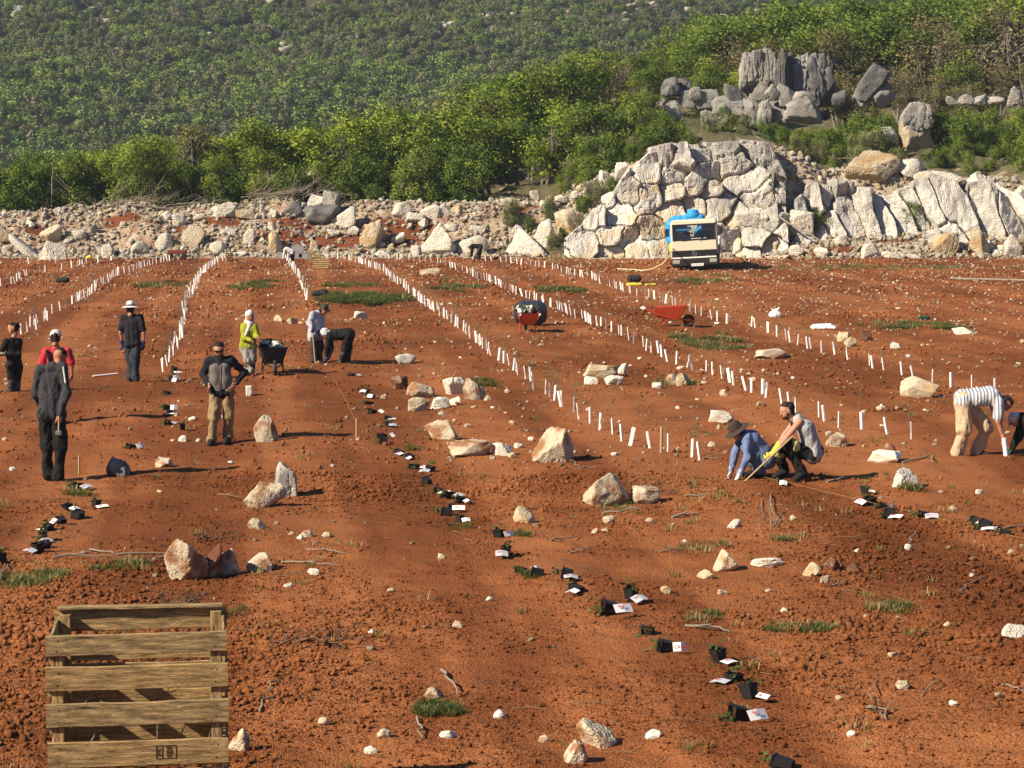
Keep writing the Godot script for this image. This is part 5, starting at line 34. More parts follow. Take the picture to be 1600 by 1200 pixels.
const WORDS := ["large cream slab stone leaning left, nearest boulder behind the crate","","dark brown back of the leaning slab stone","cream upright stone beside the large leaning slab","rounded reddish cream stone at the end of the group behind the crate","brown earthy stone leaning at the foot of the tall grey one","tall grey white standing stone in the left foreground","cream standing stone right of the man with hands on hips","dark grey stone with a pale patch near the old man","cream flat stone left of the tall standing stone","small cream stone between the two stone groups","small cream angular stone right of the pot row","large cream boulder below the long guarded row","long flat cream stone left of the large boulder","pale stone touching the end of the long flat one","cream stone with a dark right side among the middle stones","cream reddish stone behind the pot row","pale rough stone of the pair in the middle distance","reddish brown stone of the pair in the middle distance","dark brown clod stone behind the pot row","low stone in the small cluster below the pair","white flat stone in the small cluster below the pair","white small slab at the right of the small cluster","long ochre cream stone beyond the long guarded row","pale flat stone in front of the long ochre one","pale flat slab beside the long ochre stone","small upright pale stone right of the ochre one","reddish cream stone left in the cluster between rows","cream stone right in the cluster between rows","small pale wedge stone before the cluster between rows","large cream boulder near the bent man in beige trousers","cream stone just behind the man in the tank top","flat white stone above the brown hat","pale long stone between the crouching pair and bent man","brown stone behind the pale long one","white pitted rock on the soil at right","long cream slab tilted against the soil in the middle","flat pinkish stone right of the tilted slab","two toned pointed stone in the right foreground","low white flat stone right of the pointed one","small ochre stone left of the pointed one","ochre cream stone in the right foreground","dark split stone in the right foreground","dark brown clod right of the split stone","striped cream and dark stone at the bottom centre","rough white stone at the right edge of the foreground","crumbly reddish stone at the bottom edge","cream stone lying against the crate's right side","pale flat topped stone right of the bent woman","long reddish cream stone between the right rows","cream stone in the cluster by the white sack","low cream stone in front of the sack cluster","dark brown stone in the sack cluster","white stone right of the sack cluster","white stone on the far right soil","white upright stone behind the man with hands on hips","cream stone near the black wheelbarrow row","small cream stone right of the first one","white stone beyond the bent woman","white stone beside the dry weeds at right","reddish orange stone left of the dry weeds","pale rounded stone by the grass tuft at the bottom","white stone right of the grass tuft at the bottom","flat stone between the far rows","small pale stone on the middle field's soil, left third of the photo","small stones 2 left","small pale stone on the foreground soil, left third of the photo","small stones 1 left","small pale stone on the foreground soil, middle third of the photo","small stones 1 middle","small pale stone on the middle field's soil, middle third of the photo","small stones 2 middle","small pale stone on the foreground soil, right third of the photo","small stones 1 right","small pale stone on the middle field's soil, right third of the photo","small stones 2 right","small pale stone on the far field's soil, right third of the photo","small stones 3 right","small pale stone on the far field's soil, middle third of the photo","small stones 3 middle","small pale stone on the far field's soil, left third of the photo","small stones 3 left","cream boulder cut by the photo's left edge on the bank","cream boulder with a shaded right face above the white boulder","long white slab leaning steeply on the left bank","large white domed boulder at the foot of the left bank","broad white boulder on the bank crest left of the brushwood","flat cream slab on the bank crest below the brushwood","rounded dark grey boulder on the bank crest","white boulder topping the pile on the bank crest","angular boulder with a grey shaded face on the crest pile","long dark flat rock under the white crest boulders","white sloping boulder at the right end of the crest pile","grey slab leaning against the trees above the brushwood","upright cream boulder low on the bank by the grey crates","cream rock sunk in the red earth bank","cream rubble boulder on the bank above the red cart","white pointed boulder on the crest below the oaks","flat white slab on the crest beside the pointed boulder","lichened grey and white boulder under the oaks","white boulder below the lichened one, left of two","white boulder in the middle of the crest trio","cream boulder at the right of the crest trio","upright pale boulder on the crest left of the rock slope","bulging cream rock face on the slope left of the truck","pale rib of rock below the sloping crest","dark grey fluted rock on the pale slope left of the truck","grey fluted rib beside the dark rock on the slope","dark lower knob of the fluted rock on the slope","pale layered rock mass rising from the field's far edge","low pale rock mass behind the bent far figure","small pale rock mass left of the bent far figure","pale rock foot behind the small slatted crate","large cream boulder above the leaning ribs","rough white rock right of the large cream boulder","pale rock half hidden by bushes under the slanting slab","pointed grey rock at the right edge of the rise","cream boulder with a brown hollow at the foot of the bank","ochre cream boulder leaning in the red bank","white pointed boulder at the right edge of the bank foot","white wedge stone at the foot of the right bank","white rock just right of the truck","pale limestone boulder at the left end of the rubble bank","boulders at the left end of the rubble bank","pale limestone boulder in the rubble bank near the red earth scar","boulders in the rubble bank near the red earth scar","pale limestone boulder in the rubble bank above the red cart","boulders in the rubble bank above the red cart","pale limestone boulder in the bank around the grey crates","boulders in the bank around the grey crates","pale limestone boulder in the red earth bank left of the pale slope","boulders in the red earth bank left of the pale slope","pale limestone boulder on the pale slope left of the truck","boulders on the pale slope left of the truck","pale limestone boulder at the foot of the bank right of the truck","boulders at the foot of the bank right of the truck","pale limestone boulder at the foot of the leaning ribs","boulders at the foot of the leaning ribs","short wooden stake standing at the string's end near the pot row","pale yellow stake among the long row's guards","weathered stake at the old man's feet","taut string running from the stake to the working pair","taut orange string crossing the soil from the crouching pair to the right edge","faint string beside the left pot row","pale straight stick lying left of the man in the wide hat","long pale pole lying on the far right soil","dry bent twig lying in the foreground soil","dry twigs in the foreground soil","dry bent twig lying in the middle of the field","dry twigs in the middle of the field","bare dry weed stem standing on the right foreground soil","dry weed stems","thin pale bare pole standing up from the left scrub","pale fallen trunk lying along the crest under the left scrub","bare trunk slanting down across the white rock right of the truck","thin dry branch slanting over the red bank at far right"]
var PEOPLE := [
	{"at":Vector3(-10.197,0,-44.337),"label":"woman in black with dark tied hair at the left edge","face":Vector3(-0.900,-0.100,0.250),"j":{"head":Vector3(0.000,1.304,0.000),"chest":Vector3(0.000,0.965,0.000),"pelvis":Vector3(0.013,0.587,0.000),"shL":Vector3(-0.130,1.043,0.100),"shR":Vector3(0.130,1.030,-0.080),"elL":Vector3(-0.222,0.809,0.150),"elR":Vector3(0.117,0.756,0.050),"wrL":Vector3(-0.326,0.926,0.120),"wrR":Vector3(-0.130,0.795,0.200),"hipL":Vector3(-0.052,0.548,0.060),"hipR":Vector3(0.078,0.535,-0.060),"knL":Vector3(-0.039,0.300,0.050),"knR":Vector3(0.065,0.274,-0.020),"anL":Vector3(-0.052,0.065,0.020),"anR":Vector3(0.052,0.039,-0.050),"toeL":Vector3(-0.156,0.013,0.050),"toeR":Vector3(-0.039,0.000,-0.020)},"sc":0.93,"top":"black_cloth","top_name":"jumper","bottom":"black_cloth","hair":"bun","boots":0.75,"shoe":"boot_grey","gloves":"glove_white","bulk":0.95,"flare":0.015},
	{"at":Vector3(-8.151,0,-38.669),"label":"man in red shirt and white cap behind the old man","face":Vector3(0.100,-0.150,-1.000),"j":{"head":Vector3(0.023,1.558,0.000),"chest":Vector3(0.034,1.149,0.000),"pelvis":Vector3(0.023,0.694,0.000),"shL":Vector3(-0.182,1.297,0.020),"shR":Vector3(0.250,1.297,0.020),"elL":Vector3(-0.250,1.012,0.050),"elR":Vector3(0.307,1.069,0.050),"wrL":Vector3(-0.205,0.785,-0.100),"wrR":Vector3(0.296,0.898,0.020),"hipL":Vector3(-0.068,0.648,0.000),"hipR":Vector3(0.114,0.648,0.000),"knL":Vector3(-0.068,0.330,-0.050),"knR":Vector3(0.102,0.353,0.050),"anL":Vector3(-0.080,0.068,0.000),"anR":Vector3(0.091,0.068,0.000),"toeL":Vector3(-0.102,0.011,-0.140),"toeR":Vector3(0.114,0.011,-0.140)},"top":"red_shirt","bottom":"olive_trousers","hat":"cap","hat_mat":"white_cloth","hair":"short","sleeve":0.5,"bulk":1.05,"skin":"skin_tan","stripes":[[Vector3(-0.114,1.319,0.130),0.03,Vector3(-0.023,0.978,0.150),"work_black",0.02]]},
	{"at":Vector3(-6.745,0,-31.742),"label":"old man in dark grey sweater and dark cap, seen from behind","face":Vector3(0.250,-0.350,-1.000),"j":{"head":Vector3(0.103,1.811,-0.120),"chest":Vector3(0.000,1.522,-0.030),"pelvis":Vector3(-0.019,1.036,0.000),"shL":Vector3(-0.196,1.634,0.000),"shR":Vector3(0.177,1.662,0.000),"elL":Vector3(-0.252,1.270,-0.050),"elR":Vector3(0.233,1.307,0.080),"wrL":Vector3(-0.187,1.027,-0.200),"wrR":Vector3(0.140,0.990,0.100),"hipL":Vector3(-0.112,0.971,0.000),"hipR":Vector3(0.093,0.971,0.000),"knL":Vector3(-0.084,0.504,0.000),"knR":Vector3(0.112,0.504,0.020),"anL":Vector3(-0.084,0.093,0.020),"anR":Vector3(0.084,0.065,0.050),"toeL":Vector3(-0.131,0.019,-0.150),"toeR":Vector3(0.075,0.000,-0.140)},"sc":1.1,"bulk":0.98,"top":"charcoal","top_name":"sweater","bottom":"black_cloth","hat":"cap","hat_mat":"cap_black","skin":"skin_tan","mallet":Vector3(0.121,0.896,0.120),"flare":0.03,"stripes":[[Vector3(0.187,1.680,0.075),0.014,Vector3(0.224,1.456,0.120),"white_cloth",0.01]],"thumbR":Vector3(-1.000,0.200,0.200)},
	{"at":Vector3(-8.126,0,-46.373),"label":"man in a white wide-brimmed hat and dark tee, walking away","face":Vector3(-0.050,-0.100,-1.000),"j":{"head":Vector3(-0.014,1.582,0.000),"chest":Vector3(0.000,1.268,0.000),"pelvis":Vector3(0.014,0.859,0.000),"shL":Vector3(-0.191,1.378,0.000),"shR":Vector3(0.205,1.378,0.000),"elL":Vector3(-0.232,1.091,0.030),"elR":Vector3(0.259,1.077,0.030),"wrL":Vector3(-0.218,0.832,-0.040),"wrR":Vector3(0.246,0.818,0.020),"hipL":Vector3(-0.068,0.818,0.000),"hipR":Vector3(0.095,0.818,0.000),"knL":Vector3(-0.055,0.464,-0.100),"knR":Vector3(0.068,0.450,0.060),"anL":Vector3(-0.055,0.109,-0.050),"anR":Vector3(0.082,0.082,0.050),"toeL":Vector3(-0.082,0.027,-0.180),"toeR":Vector3(0.095,0.014,-0.080)},"top":"tee_dark","top_name":"tee","bottom":"jeans_dark","hat":"brim","hat_mat":"white_cloth","band":"hair_dark","hair":"short","sleeve":0.5,"gloves":"glove_blue","shoe":"shoe_tan","flare":0.035,"curl":0.7},
	{"at":Vector3(-4.863,0,-35.993),"label":"man in grey and black fleece and khakis, hands on hips, wearing sunglasses","face":Vector3(0.120,-0.350,1.000),"j":{"head":Vector3(0.000,1.577,0.030),"chest":Vector3(0.011,1.270,0.000),"pelvis":Vector3(0.032,0.910,0.000),"shL":Vector3(-0.191,1.387,0.000),"shR":Vector3(0.222,1.397,0.000),"elL":Vector3(-0.286,1.164,-0.120),"elR":Vector3(0.402,1.186,-0.120),"wrL":Vector3(-0.180,1.016,0.060),"wrR":Vector3(0.286,1.016,0.060),"hipL":Vector3(-0.064,0.868,0.000),"hipR":Vector3(0.138,0.868,0.000),"knL":Vector3(-0.085,0.445,0.060),"knR":Vector3(0.138,0.466,-0.020),"anL":Vector3(-0.138,0.074,0.050),"anR":Vector3(0.127,0.106,-0.060),"toeL":Vector3(-0.148,0.021,0.220),"toeR":Vector3(0.095,0.042,0.100)},"top":"navy_sleeve","top_name":"fleece","panel":"grey_fleece","bottom":"khaki","hair":"short","glasses":true,"beard":true,"bulk":1.05,"flare":0.032,"thumbL":Vector3(0.000,1.000,0.300),"thumbR":Vector3(0.000,1.000,0.300),"stripes":[[Vector3(0.011,1.376,0.155),0.008,Vector3(0.021,0.932,0.160),"maroon",0.006]]},
	{"at":Vector3(-5.762,0,-47.686),"label":"woman in a green jumper and white headscarf beside the black wheelbarrow","face":Vector3(0.350,-0.150,1.000),"j":{"head":Vector3(0.014,1.276,0.030),"chest":Vector3(-0.014,0.982,0.000),"pelvis":Vector3(-0.056,0.645,0.000),"shL":Vector3(-0.140,1.066,0.000),"shR":Vector3(0.126,1.066,0.000),"elL":Vector3(-0.112,0.827,0.120),"elR":Vector3(0.168,0.842,0.100),"wrL":Vector3(0.042,0.771,0.250),"wrR":Vector3(0.210,0.842,0.220),"hipL":Vector3(-0.126,0.617,0.000),"hipR":Vector3(0.042,0.617,0.000),"knL":Vector3(-0.042,0.323,0.060),"knR":Vector3(0.042,0.323,0.020),"anL":Vector3(-0.042,0.070,0.000),"anR":Vector3(0.042,0.070,0.050),"toeL":Vector3(-0.014,0.014,0.140),"toeR":Vector3(0.070,0.014,0.180)},"sc":0.95,"top":"green_jumper","top_name":"jumper","bottom":"grey_trousers","scarf":"white_cloth","scarf_tail":Vector3(-0.070,0.884,0.160),"boots":0.5,"shoe":"boot_black","skin":"skin_tan","bulk":1.05,"flare":0.03},
	{"at":Vector3(-4.597,0,-50.884),"label":"man in a pale blue shirt and dark cap leaning on a stick","face":Vector3(0.850,-0.550,0.200),"j":{"head":Vector3(0.195,1.257,0.020),"chest":Vector3(0.015,1.003,0.000),"pelvis":Vector3(-0.030,0.629,0.000),"shL":Vector3(-0.075,1.152,0.140),"shR":Vector3(0.135,1.122,-0.120),"elL":Vector3(-0.135,0.943,0.200),"elR":Vector3(0.135,0.883,-0.050),"wrL":Vector3(-0.060,0.853,0.300),"wrR":Vector3(0.120,0.763,0.100),"hipL":Vector3(-0.060,0.584,0.070),"hipR":Vector3(0.045,0.584,-0.070),"knL":Vector3(-0.030,0.314,0.080),"knR":Vector3(0.075,0.314,-0.050),"anL":Vector3(-0.045,0.075,0.060),"anR":Vector3(0.075,0.075,-0.060),"toeL":Vector3(0.060,0.015,0.100),"toeR":Vector3(0.165,0.015,-0.020)},"top":"pale_blue","bottom":"olive_trousers","hat":"cap","hat_mat":"olive_trousers","hair":"short","gloves":"glove_blue","shoe":"shoe_tan","skin":"skin_tan","bulk":1.1,"flare":0.03,"stick":["wooden_stick","pale wooden stick held upright by the man in the pale blue shirt","stick",Vector3(-0.060,0.913,0.340),Vector3(0.015,-0.015,0.340),0.016,"stick_wood"],"curl":0.9},
	{"at":Vector3(-3.998,0,-50.714),"label":"woman in black with a white headscarf bent double to the soil","face":Vector3(-0.450,-1.000,0.100),"j":{"head":Vector3(-0.358,0.656,0.050),"chest":Vector3(-0.149,0.641,0.000),"pelvis":Vector3(0.179,0.671,0.000),"shL":Vector3(-0.254,0.641,0.150),"shR":Vector3(-0.239,0.656,-0.130),"elL":Vector3(-0.313,0.373,0.200),"elR":Vector3(-0.239,0.343,-0.100),"wrL":Vector3(-0.328,0.179,0.200),"wrR":Vector3(-0.268,0.179,-0.050),"hipL":Vector3(0.179,0.641,0.090),"hipR":Vector3(0.209,0.641,-0.090),"knL":Vector3(0.089,0.328,0.090),"knR":Vector3(0.164,0.328,-0.090),"anL":Vector3(0.045,0.075,0.090),"anR":Vector3(0.134,0.075,-0.080),"toeL":Vector3(-0.030,0.015,0.120),"toeR":Vector3(0.060,0.015,-0.050)},"up":Vector3(-1.000,0.400,0.000),"sc":0.95,"top":"black_cloth","top_name":"jumper","bottom":"black_cloth","scarf":"white_cloth","gloves":"glove_blue","boots":0.5,"shoe":"boot_grey","bulk":1.12},
	{"at":Vector3(3.572,0,-31.675),"label":"crouching person in blue shirt, jeans and brown wide-brimmed hat","face":Vector3(-0.850,-0.600,0.100),"j":{"head":Vector3(-0.279,0.689,0.050),"chest":Vector3(-0.056,0.587,0.000),"pelvis":Vector3(0.186,0.289,-0.050),"shL":Vector3(-0.149,0.615,0.170),"shR":Vector3(-0.158,0.634,-0.140),"elL":Vector3(-0.149,0.326,0.240),"elR":Vector3(-0.298,0.345,-0.080),"wrL":Vector3(-0.261,0.093,0.260),"wrR":Vector3(-0.354,0.102,0.000),"hipL":Vector3(0.168,0.252,0.070),"hipR":Vector3(0.168,0.252,-0.140),"knL":Vector3(-0.130,0.466,0.100),"knR":Vector3(-0.158,0.447,-0.120),"anL":Vector3(0.075,0.102,0.100),"anR":Vector3(0.056,0.084,-0.160),"toeL":Vector3(-0.112,0.028,0.140),"toeR":Vector3(-0.130,0.019,-0.120)},"up":Vector3(-0.500,1.000,0.100),"top":"denim_shirt","bottom":"jeans","hat":"brim","hat_mat":"brown_hat","band":"brown_hat","hair":"short","gloves":"glove_white","bulk":1.0,"cuff":0.08,"curl":0.5},
	{"at":Vector3(4.111,0,-31.476),"label":"crouching bearded man in grey tank top and black work trousers","face":Vector3(-0.950,-0.250,0.200),"j":{"head":Vector3(-0.111,1.009,0.030),"chest":Vector3(0.157,0.768,0.000),"pelvis":Vector3(0.296,0.417,-0.030),"shL":Vector3(0.056,0.861,0.160),"shR":Vector3(0.056,0.879,-0.140),"elL":Vector3(-0.148,0.630,0.240),"elR":Vector3(-0.130,0.648,-0.050),"wrL":Vector3(-0.343,0.407,0.240),"wrR":Vector3(-0.296,0.426,0.050),"hipL":Vector3(0.259,0.361,0.080),"hipR":Vector3(0.259,0.361,-0.120),"knL":Vector3(-0.111,0.537,0.120),"knR":Vector3(-0.241,0.417,-0.140),"anL":Vector3(0.111,0.111,0.120),"anR":Vector3(-0.111,0.111,-0.140),"toeL":Vector3(0.000,0.028,0.200),"toeR":Vector3(-0.259,0.037,-0.080)},"top":"tank_grey","top_name":"tank_top","bottom":"work_black","hair":"short","beard":true,"sleeve":0,"gloves":"glove_yellow","cuff":0.14,"bulk":1.08,"curl":1.0,"shoe":"shoe_dark","stick":["wooden_stick","long pale wooden stick held by the man in the tank top","stick",Vector3(-0.056,0.676,0.300),Vector3(-0.759,0.000,0.300),0.014,"stick_wood"],"stripes":[[Vector3(-0.009,0.555,0.160),0.065,Vector3(0.009,0.491,0.160),"hi_vis",0.015],[Vector3(-0.241,0.380,-0.100),0.07,Vector3(-0.185,0.361,-0.100),"hi_vis",0.015]],"thumbL":Vector3(0.000,0.500,1.000)},
	{"at":Vector3(7.280,0,-34.196),"label":"man in beige trousers and striped shirt bent over at the right","face":Vector3(0.550,-1.000,0.150),"j":{"head":Vector3(0.503,0.835,0.050),"chest":Vector3(0.282,0.966,0.000),"pelvis":Vector3(-0.131,0.905,-0.020),"shL":Vector3(0.382,0.875,0.160),"shR":Vector3(0.362,0.935,-0.150),"elL":Vector3(0.362,0.583,0.220),"elR":Vector3(0.422,0.624,-0.120),"wrL":Vector3(0.422,0.372,0.240),"wrR":Vector3(0.493,0.362,0.000),"hipL":Vector3(-0.181,0.855,0.090),"hipR":Vector3(-0.101,0.855,-0.090),"knL":Vector3(-0.151,0.443,0.140),"knR":Vector3(0.231,0.443,-0.060),"anL":Vector3(-0.241,0.070,0.080),"anR":Vector3(0.101,0.060,-0.080),"toeL":Vector3(-0.181,0.010,0.160),"toeR":Vector3(0.241,0.020,0.020)},"up":Vector3(1.000,0.450,0.000),"top":"stripe_shirt","bottom":"beige_trousers","hair":"short","sleeve":0.5,"skin":"skin_tan","bulk":1.18,"flare":0.05,"shoe":"shoe_dark","stick":["planting_guard","white guard held down into the soil by the bent man","guard",Vector3(0.443,0.322,0.300),Vector3(0.483,0.030,0.300),0.04,"white_sleeve"]},
	{"at":Vector3(8.209,0,-34.352),"label":"person in black with pale cap cut by the right edge","face":Vector3(-0.600,-1.000,0.100),"j":{"head":Vector3(-0.212,0.556,0.050),"chest":Vector3(0.000,0.556,0.000),"pelvis":Vector3(0.344,0.424,0.000),"shL":Vector3(-0.101,0.556,0.150),"shR":Vector3(-0.091,0.576,-0.150),"elL":Vector3(-0.182,0.283,0.150),"elR":Vector3(-0.141,0.303,-0.100),"wrL":Vector3(-0.293,0.101,0.150),"wrR":Vector3(-0.242,0.101,0.000),"hipL":Vector3(0.323,0.384,0.090),"hipR":Vector3(0.344,0.384,-0.090),"knL":Vector3(0.061,0.202,0.100),"knR":Vector3(0.061,0.202,-0.100),"anL":Vector3(0.283,0.081,0.100),"anR":Vector3(0.283,0.081,-0.100),"toeL":Vector3(0.091,0.020,0.100),"toeR":Vector3(0.091,0.020,-0.100)},"up":Vector3(-1.000,0.500,0.000),"top":"black_cloth","top_name":"jumper","bottom":"black_cloth","hat":"cap","hat_mat":"white_cloth","visor":"olive_trousers","gloves":"dark_green","bulk":1.05},
	{"at":Vector3(-1.874,0,-109.920),"label":"tiny far figure in dark clothes bent over at the field's far edge","face":Vector3(-0.500,-1.000,0.000),"j":{"head":Vector3(-0.194,0.647,0.000),"chest":Vector3(-0.032,0.744,0.000),"pelvis":Vector3(0.259,0.744,0.000),"shL":Vector3(-0.162,0.744,0.150),"shR":Vector3(-0.129,0.776,-0.150),"elL":Vector3(-0.162,0.485,0.150),"elR":Vector3(-0.129,0.485,-0.150),"wrL":Vector3(-0.194,0.259,0.150),"wrR":Vector3(-0.129,0.259,-0.100),"hipL":Vector3(0.259,0.679,0.080),"hipR":Vector3(0.291,0.679,-0.080),"knL":Vector3(0.129,0.356,0.080),"knR":Vector3(0.259,0.356,-0.080),"anL":Vector3(0.032,0.065,0.080),"anR":Vector3(0.226,0.065,-0.080),"toeL":Vector3(-0.097,0.032,0.080),"toeR":Vector3(0.097,0.032,-0.080)},"up":Vector3(-1.000,0.400,0.000),"far":true,"cell":0.035,"top":"black_cloth","bottom":"olive_trousers"},
	{"at":Vector3(-11.052,0,-108.365),"label":"tiny far figure in white top bending by the grey crates","face":Vector3(-0.500,-1.000,0.000),"j":{"head":Vector3(-0.287,0.637,0.000),"chest":Vector3(-0.127,0.637,0.000),"pelvis":Vector3(0.127,0.510,0.000),"shL":Vector3(-0.223,0.637,0.150),"shR":Vector3(-0.223,0.669,-0.150),"elL":Vector3(-0.287,0.382,0.150),"elR":Vector3(-0.223,0.382,-0.150),"wrL":Vector3(-0.319,0.191,0.150),"wrR":Vector3(-0.223,0.191,-0.100),"hipL":Vector3(0.127,0.446,0.080),"hipR":Vector3(0.159,0.446,-0.080),"knL":Vector3(0.032,0.255,0.080),"knR":Vector3(0.127,0.255,-0.080),"anL":Vector3(0.000,0.064,0.080),"anR":Vector3(0.127,0.064,-0.080),"toeL":Vector3(-0.127,0.032,0.080),"toeR":Vector3(0.000,0.032,-0.080)},"up":Vector3(-1.000,0.400,0.000),"far":true,"cell":0.035,"top":"white_cloth","bottom":"black_cloth"}]


var M := {}
var taken := {}
var rng := RandomNumberGenerator.new()
var n_big := FastNoiseLite.new()
var n_mid := FastNoiseLite.new()
var n_fine := FastNoiseLite.new()
var n_rock := FastNoiseLite.new()
var n_fold := FastNoiseLite.new()
var ico := []

# ---------------------------------------------------------------- triangle collector
class Shape:
	var v := PackedVector3Array()
	var n := PackedVector3Array()
	var c := PackedColorArray()
	var col := Color(1, 1, 1)
	func tri(a: Vector3, b: Vector3, d: Vector3) -> void:
		var m := (d - a).cross(b - a).normalized()
		v.append(a); v.append(b); v.append(d)
		n.append(m); n.append(m); n.append(m)
		c.append(col); c.append(col); c.append(col)
	func tri_out(a: Vector3, b: Vector3, d: Vector3, mid: Vector3) -> void:
		if (d - a).cross(b - a).dot((a + b + d) / 3.0 - mid) < 0.0:
			tri(a, d, b)
		else:
			tri(a, b, d)
	func quad_out(a: Vector3, b: Vector3, d: Vector3, e: Vector3, mid: Vector3) -> void:
		tri_out(a, b, d, mid)
		tri_out(a, d, e, mid)
	func quad(a: Vector3, b: Vector3, d: Vector3, e: Vector3) -> void:
		tri(a, b, d)
		tri(a, d, e)
	func box(x: Transform3D, s: Vector3, bev := 0.0) -> void:
		var h := s / 2
		var mid := x.origin
		if bev <= 0.0:
			var p := []
			for k in 8:
				p.append(x * Vector3(h.x if k & 1 else -h.x, h.y if k & 2 else -h.y, h.z if k & 4 else -h.z))
			for f in [[0, 1, 3, 2], [4, 5, 7, 6], [0, 1, 5, 4], [2, 3, 7, 6], [0, 2, 6, 4], [1, 3, 7, 5]]:
				quad_out(p[f[0]], p[f[1]], p[f[2]], p[f[3]], mid)
			return
		var b := minf(bev, minf(h.x, minf(h.y, h.z)) * 0.9)
		var q := []
		for k in 8:
			var s3 := Vector3(1 if k & 1 else -1, 1 if k & 2 else -1, 1 if k & 4 else -1)
			q.append([x * (s3 * (h - Vector3(0, b, b))), x * (s3 * (h - Vector3(b, 0, b))), x * (s3 * (h - Vector3(b, b, 0)))])
		for f in [[0, 0, 2, 6, 4], [0, 1, 3, 7, 5], [1, 0, 1, 5, 4], [1, 2, 3, 7, 6], [2, 0, 1, 3, 2], [2, 4, 5, 7, 6]]:
			quad_out(q[f[1]][f[0]], q[f[2]][f[0]], q[f[3]][f[0]], q[f[4]][f[0]], mid)
		for e in [[0, 1, 1, 2], [2, 3, 1, 2], [4, 5, 1, 2], [6, 7, 1, 2], [0, 2, 0, 2], [1, 3, 0, 2], [4, 6, 0, 2], [5, 7, 0, 2], [0, 4, 0, 1], [1, 5, 0, 1], [2, 6, 0, 1], [3, 7, 0, 1]]:
			quad_out(q[e[0]][e[2]], q[e[1]][e[2]], q[e[1]][e[3]], q[e[0]][e[3]], mid)
		for k in 8:
			tri_out(q[k][0], q[k][1], q[k][2], mid)
	func tube(path: Array, radii: Array, sides := 6, cap := true) -> void:
		var rings := []
		var up := Vector3(0.13, 0.2, 0.97)
		for i in path.size():
			var d: Vector3 = (path[mini(i + 1, path.size() - 1)] - path[maxi(i - 1, 0)]).normalized()
			var a := d.cross(up)
			if a.length() < 0.1:
				a = d.cross(Vector3(0.9, 0.3, 0.1))
			a = a.normalized()
			var b := d.cross(a)
			var ring := PackedVector3Array()
			for k in sides:
				var t := TAU * k / sides
				ring.append(path[i] + (a * cos(t) + b * sin(t)) * float(radii[mini(i, radii.size() - 1)]))
			rings.append(ring)
		for i in path.size() - 1:
			var ca: Vector3 = path[i]
			var cb: Vector3 = path[i + 1]
			for k in sides:
				var l := (k + 1) % sides
				var p0: Vector3 = rings[i][k]
				var p1: Vector3 = rings[i][l]
				var p2: Vector3 = rings[i + 1][l]
				var p3: Vector3 = rings[i + 1][k]
				var m0 := (p0 - ca).normalized()
				var m1 := (p1 - ca).normalized()
				var m2 := (p2 - cb).normalized()
				var m3 := (p3 - cb).normalized()
				if (p2 - p0).cross(p1 - p0).dot(m0) >= 0.0:
					_sm(p0, p1, p2, m0, m1, m2)
					_sm(p0, p2, p3, m0, m2, m3)
				else:
					_sm(p0, p2, p1, m0, m2, m1)
					_sm(p0, p3, p2, m0, m3, m2)
		if cap:
			for e in [0, path.size() - 1]:
				var mid: Vector3 = path[1] if e == 0 else path[path.size() - 2]
				for k in sides:
					tri_out(path[e], rings[e][k], rings[e][(k + 1) % sides], mid)
	func _sm(a: Vector3, b: Vector3, d: Vector3, na: Vector3, nb: Vector3, nd: Vector3) -> void:
		v.append(a); v.append(b); v.append(d)
		n.append(na); n.append(nb); n.append(nd)
		c.append(col); c.append(col); c.append(col)
	func lathe(x: Transform3D, prof: Array, sides := 16) -> void:      # profile of (radius, height) about the y axis
		for i in prof.size() - 1:
			var e := Vector2(prof[i + 1].x - prof[i].x, prof[i + 1].y - prof[i].y)
			var nn := Vector2(e.y, -e.x).normalized()
			for k in sides:
				var t0 := TAU * k / sides
				var t1 := TAU * (k + 1) / sides
				var f := func(pt: Vector2, t: float) -> Vector3: return x * Vector3(pt.x * cos(t), pt.y, pt.x * sin(t))
				var g := func(t: float) -> Vector3: return (x.basis * Vector3(nn.x * cos(t), nn.y, nn.x * sin(t))).normalized()
				var p0: Vector3 = f.call(prof[i], t0)
				var p1: Vector3 = f.call(prof[i], t1)
				var p2: Vector3 = f.call(prof[i + 1], t1)
				var p3: Vector3 = f.call(prof[i + 1], t0)
				var g0: Vector3 = g.call(t0)
				var g1: Vector3 = g.call(t1)
				if (p2 - p0).cross(p1 - p0).dot(g0) + (p3 - p0).cross(p2 - p0).dot(g0) >= 0.0:
					_sm(p0, p1, p2, g0, g1, g1)
					_sm(p0, p2, p3, g0, g1, g0)
				else:
					_sm(p0, p2, p1, g0, g1, g1)
					_sm(p0, p3, p2, g0, g0, g1)
	func mesh() -> ArrayMesh:
		var a := []
		a.resize(Mesh.ARRAY_MAX)
		a[Mesh.ARRAY_VERTEX] = v
		a[Mesh.ARRAY_NORMAL] = n
		a[Mesh.ARRAY_COLOR] = c
		var m := ArrayMesh.new()
		m.add_surface_from_arrays(Mesh.PRIMITIVE_TRIANGLES, a)
		return m

func T(x: float, y: float, z: float, rx := 0.0, ry := 0.0, rz := 0.0) -> Transform3D:
	return Transform3D(Basis.from_euler(Vector3(deg_to_rad(rx), deg_to_rad(ry), deg_to_rad(rz))), Vector3(x, y, z))

# ---------------------------------------------------------------- scene tree helpers
func numbered(called: String) -> String:
	var k: int = taken.get(called, 0)
	taken[called] = k + 1
	return called if k == 0 else "%s_%03d" % [called, k]

func tag(o: Node3D, label: String, category: String, group := "") -> Node3D:
	o.set_meta("label", label)
	o.set_meta("category", category)
	if group:
		o.set_meta("group", group)
	return o

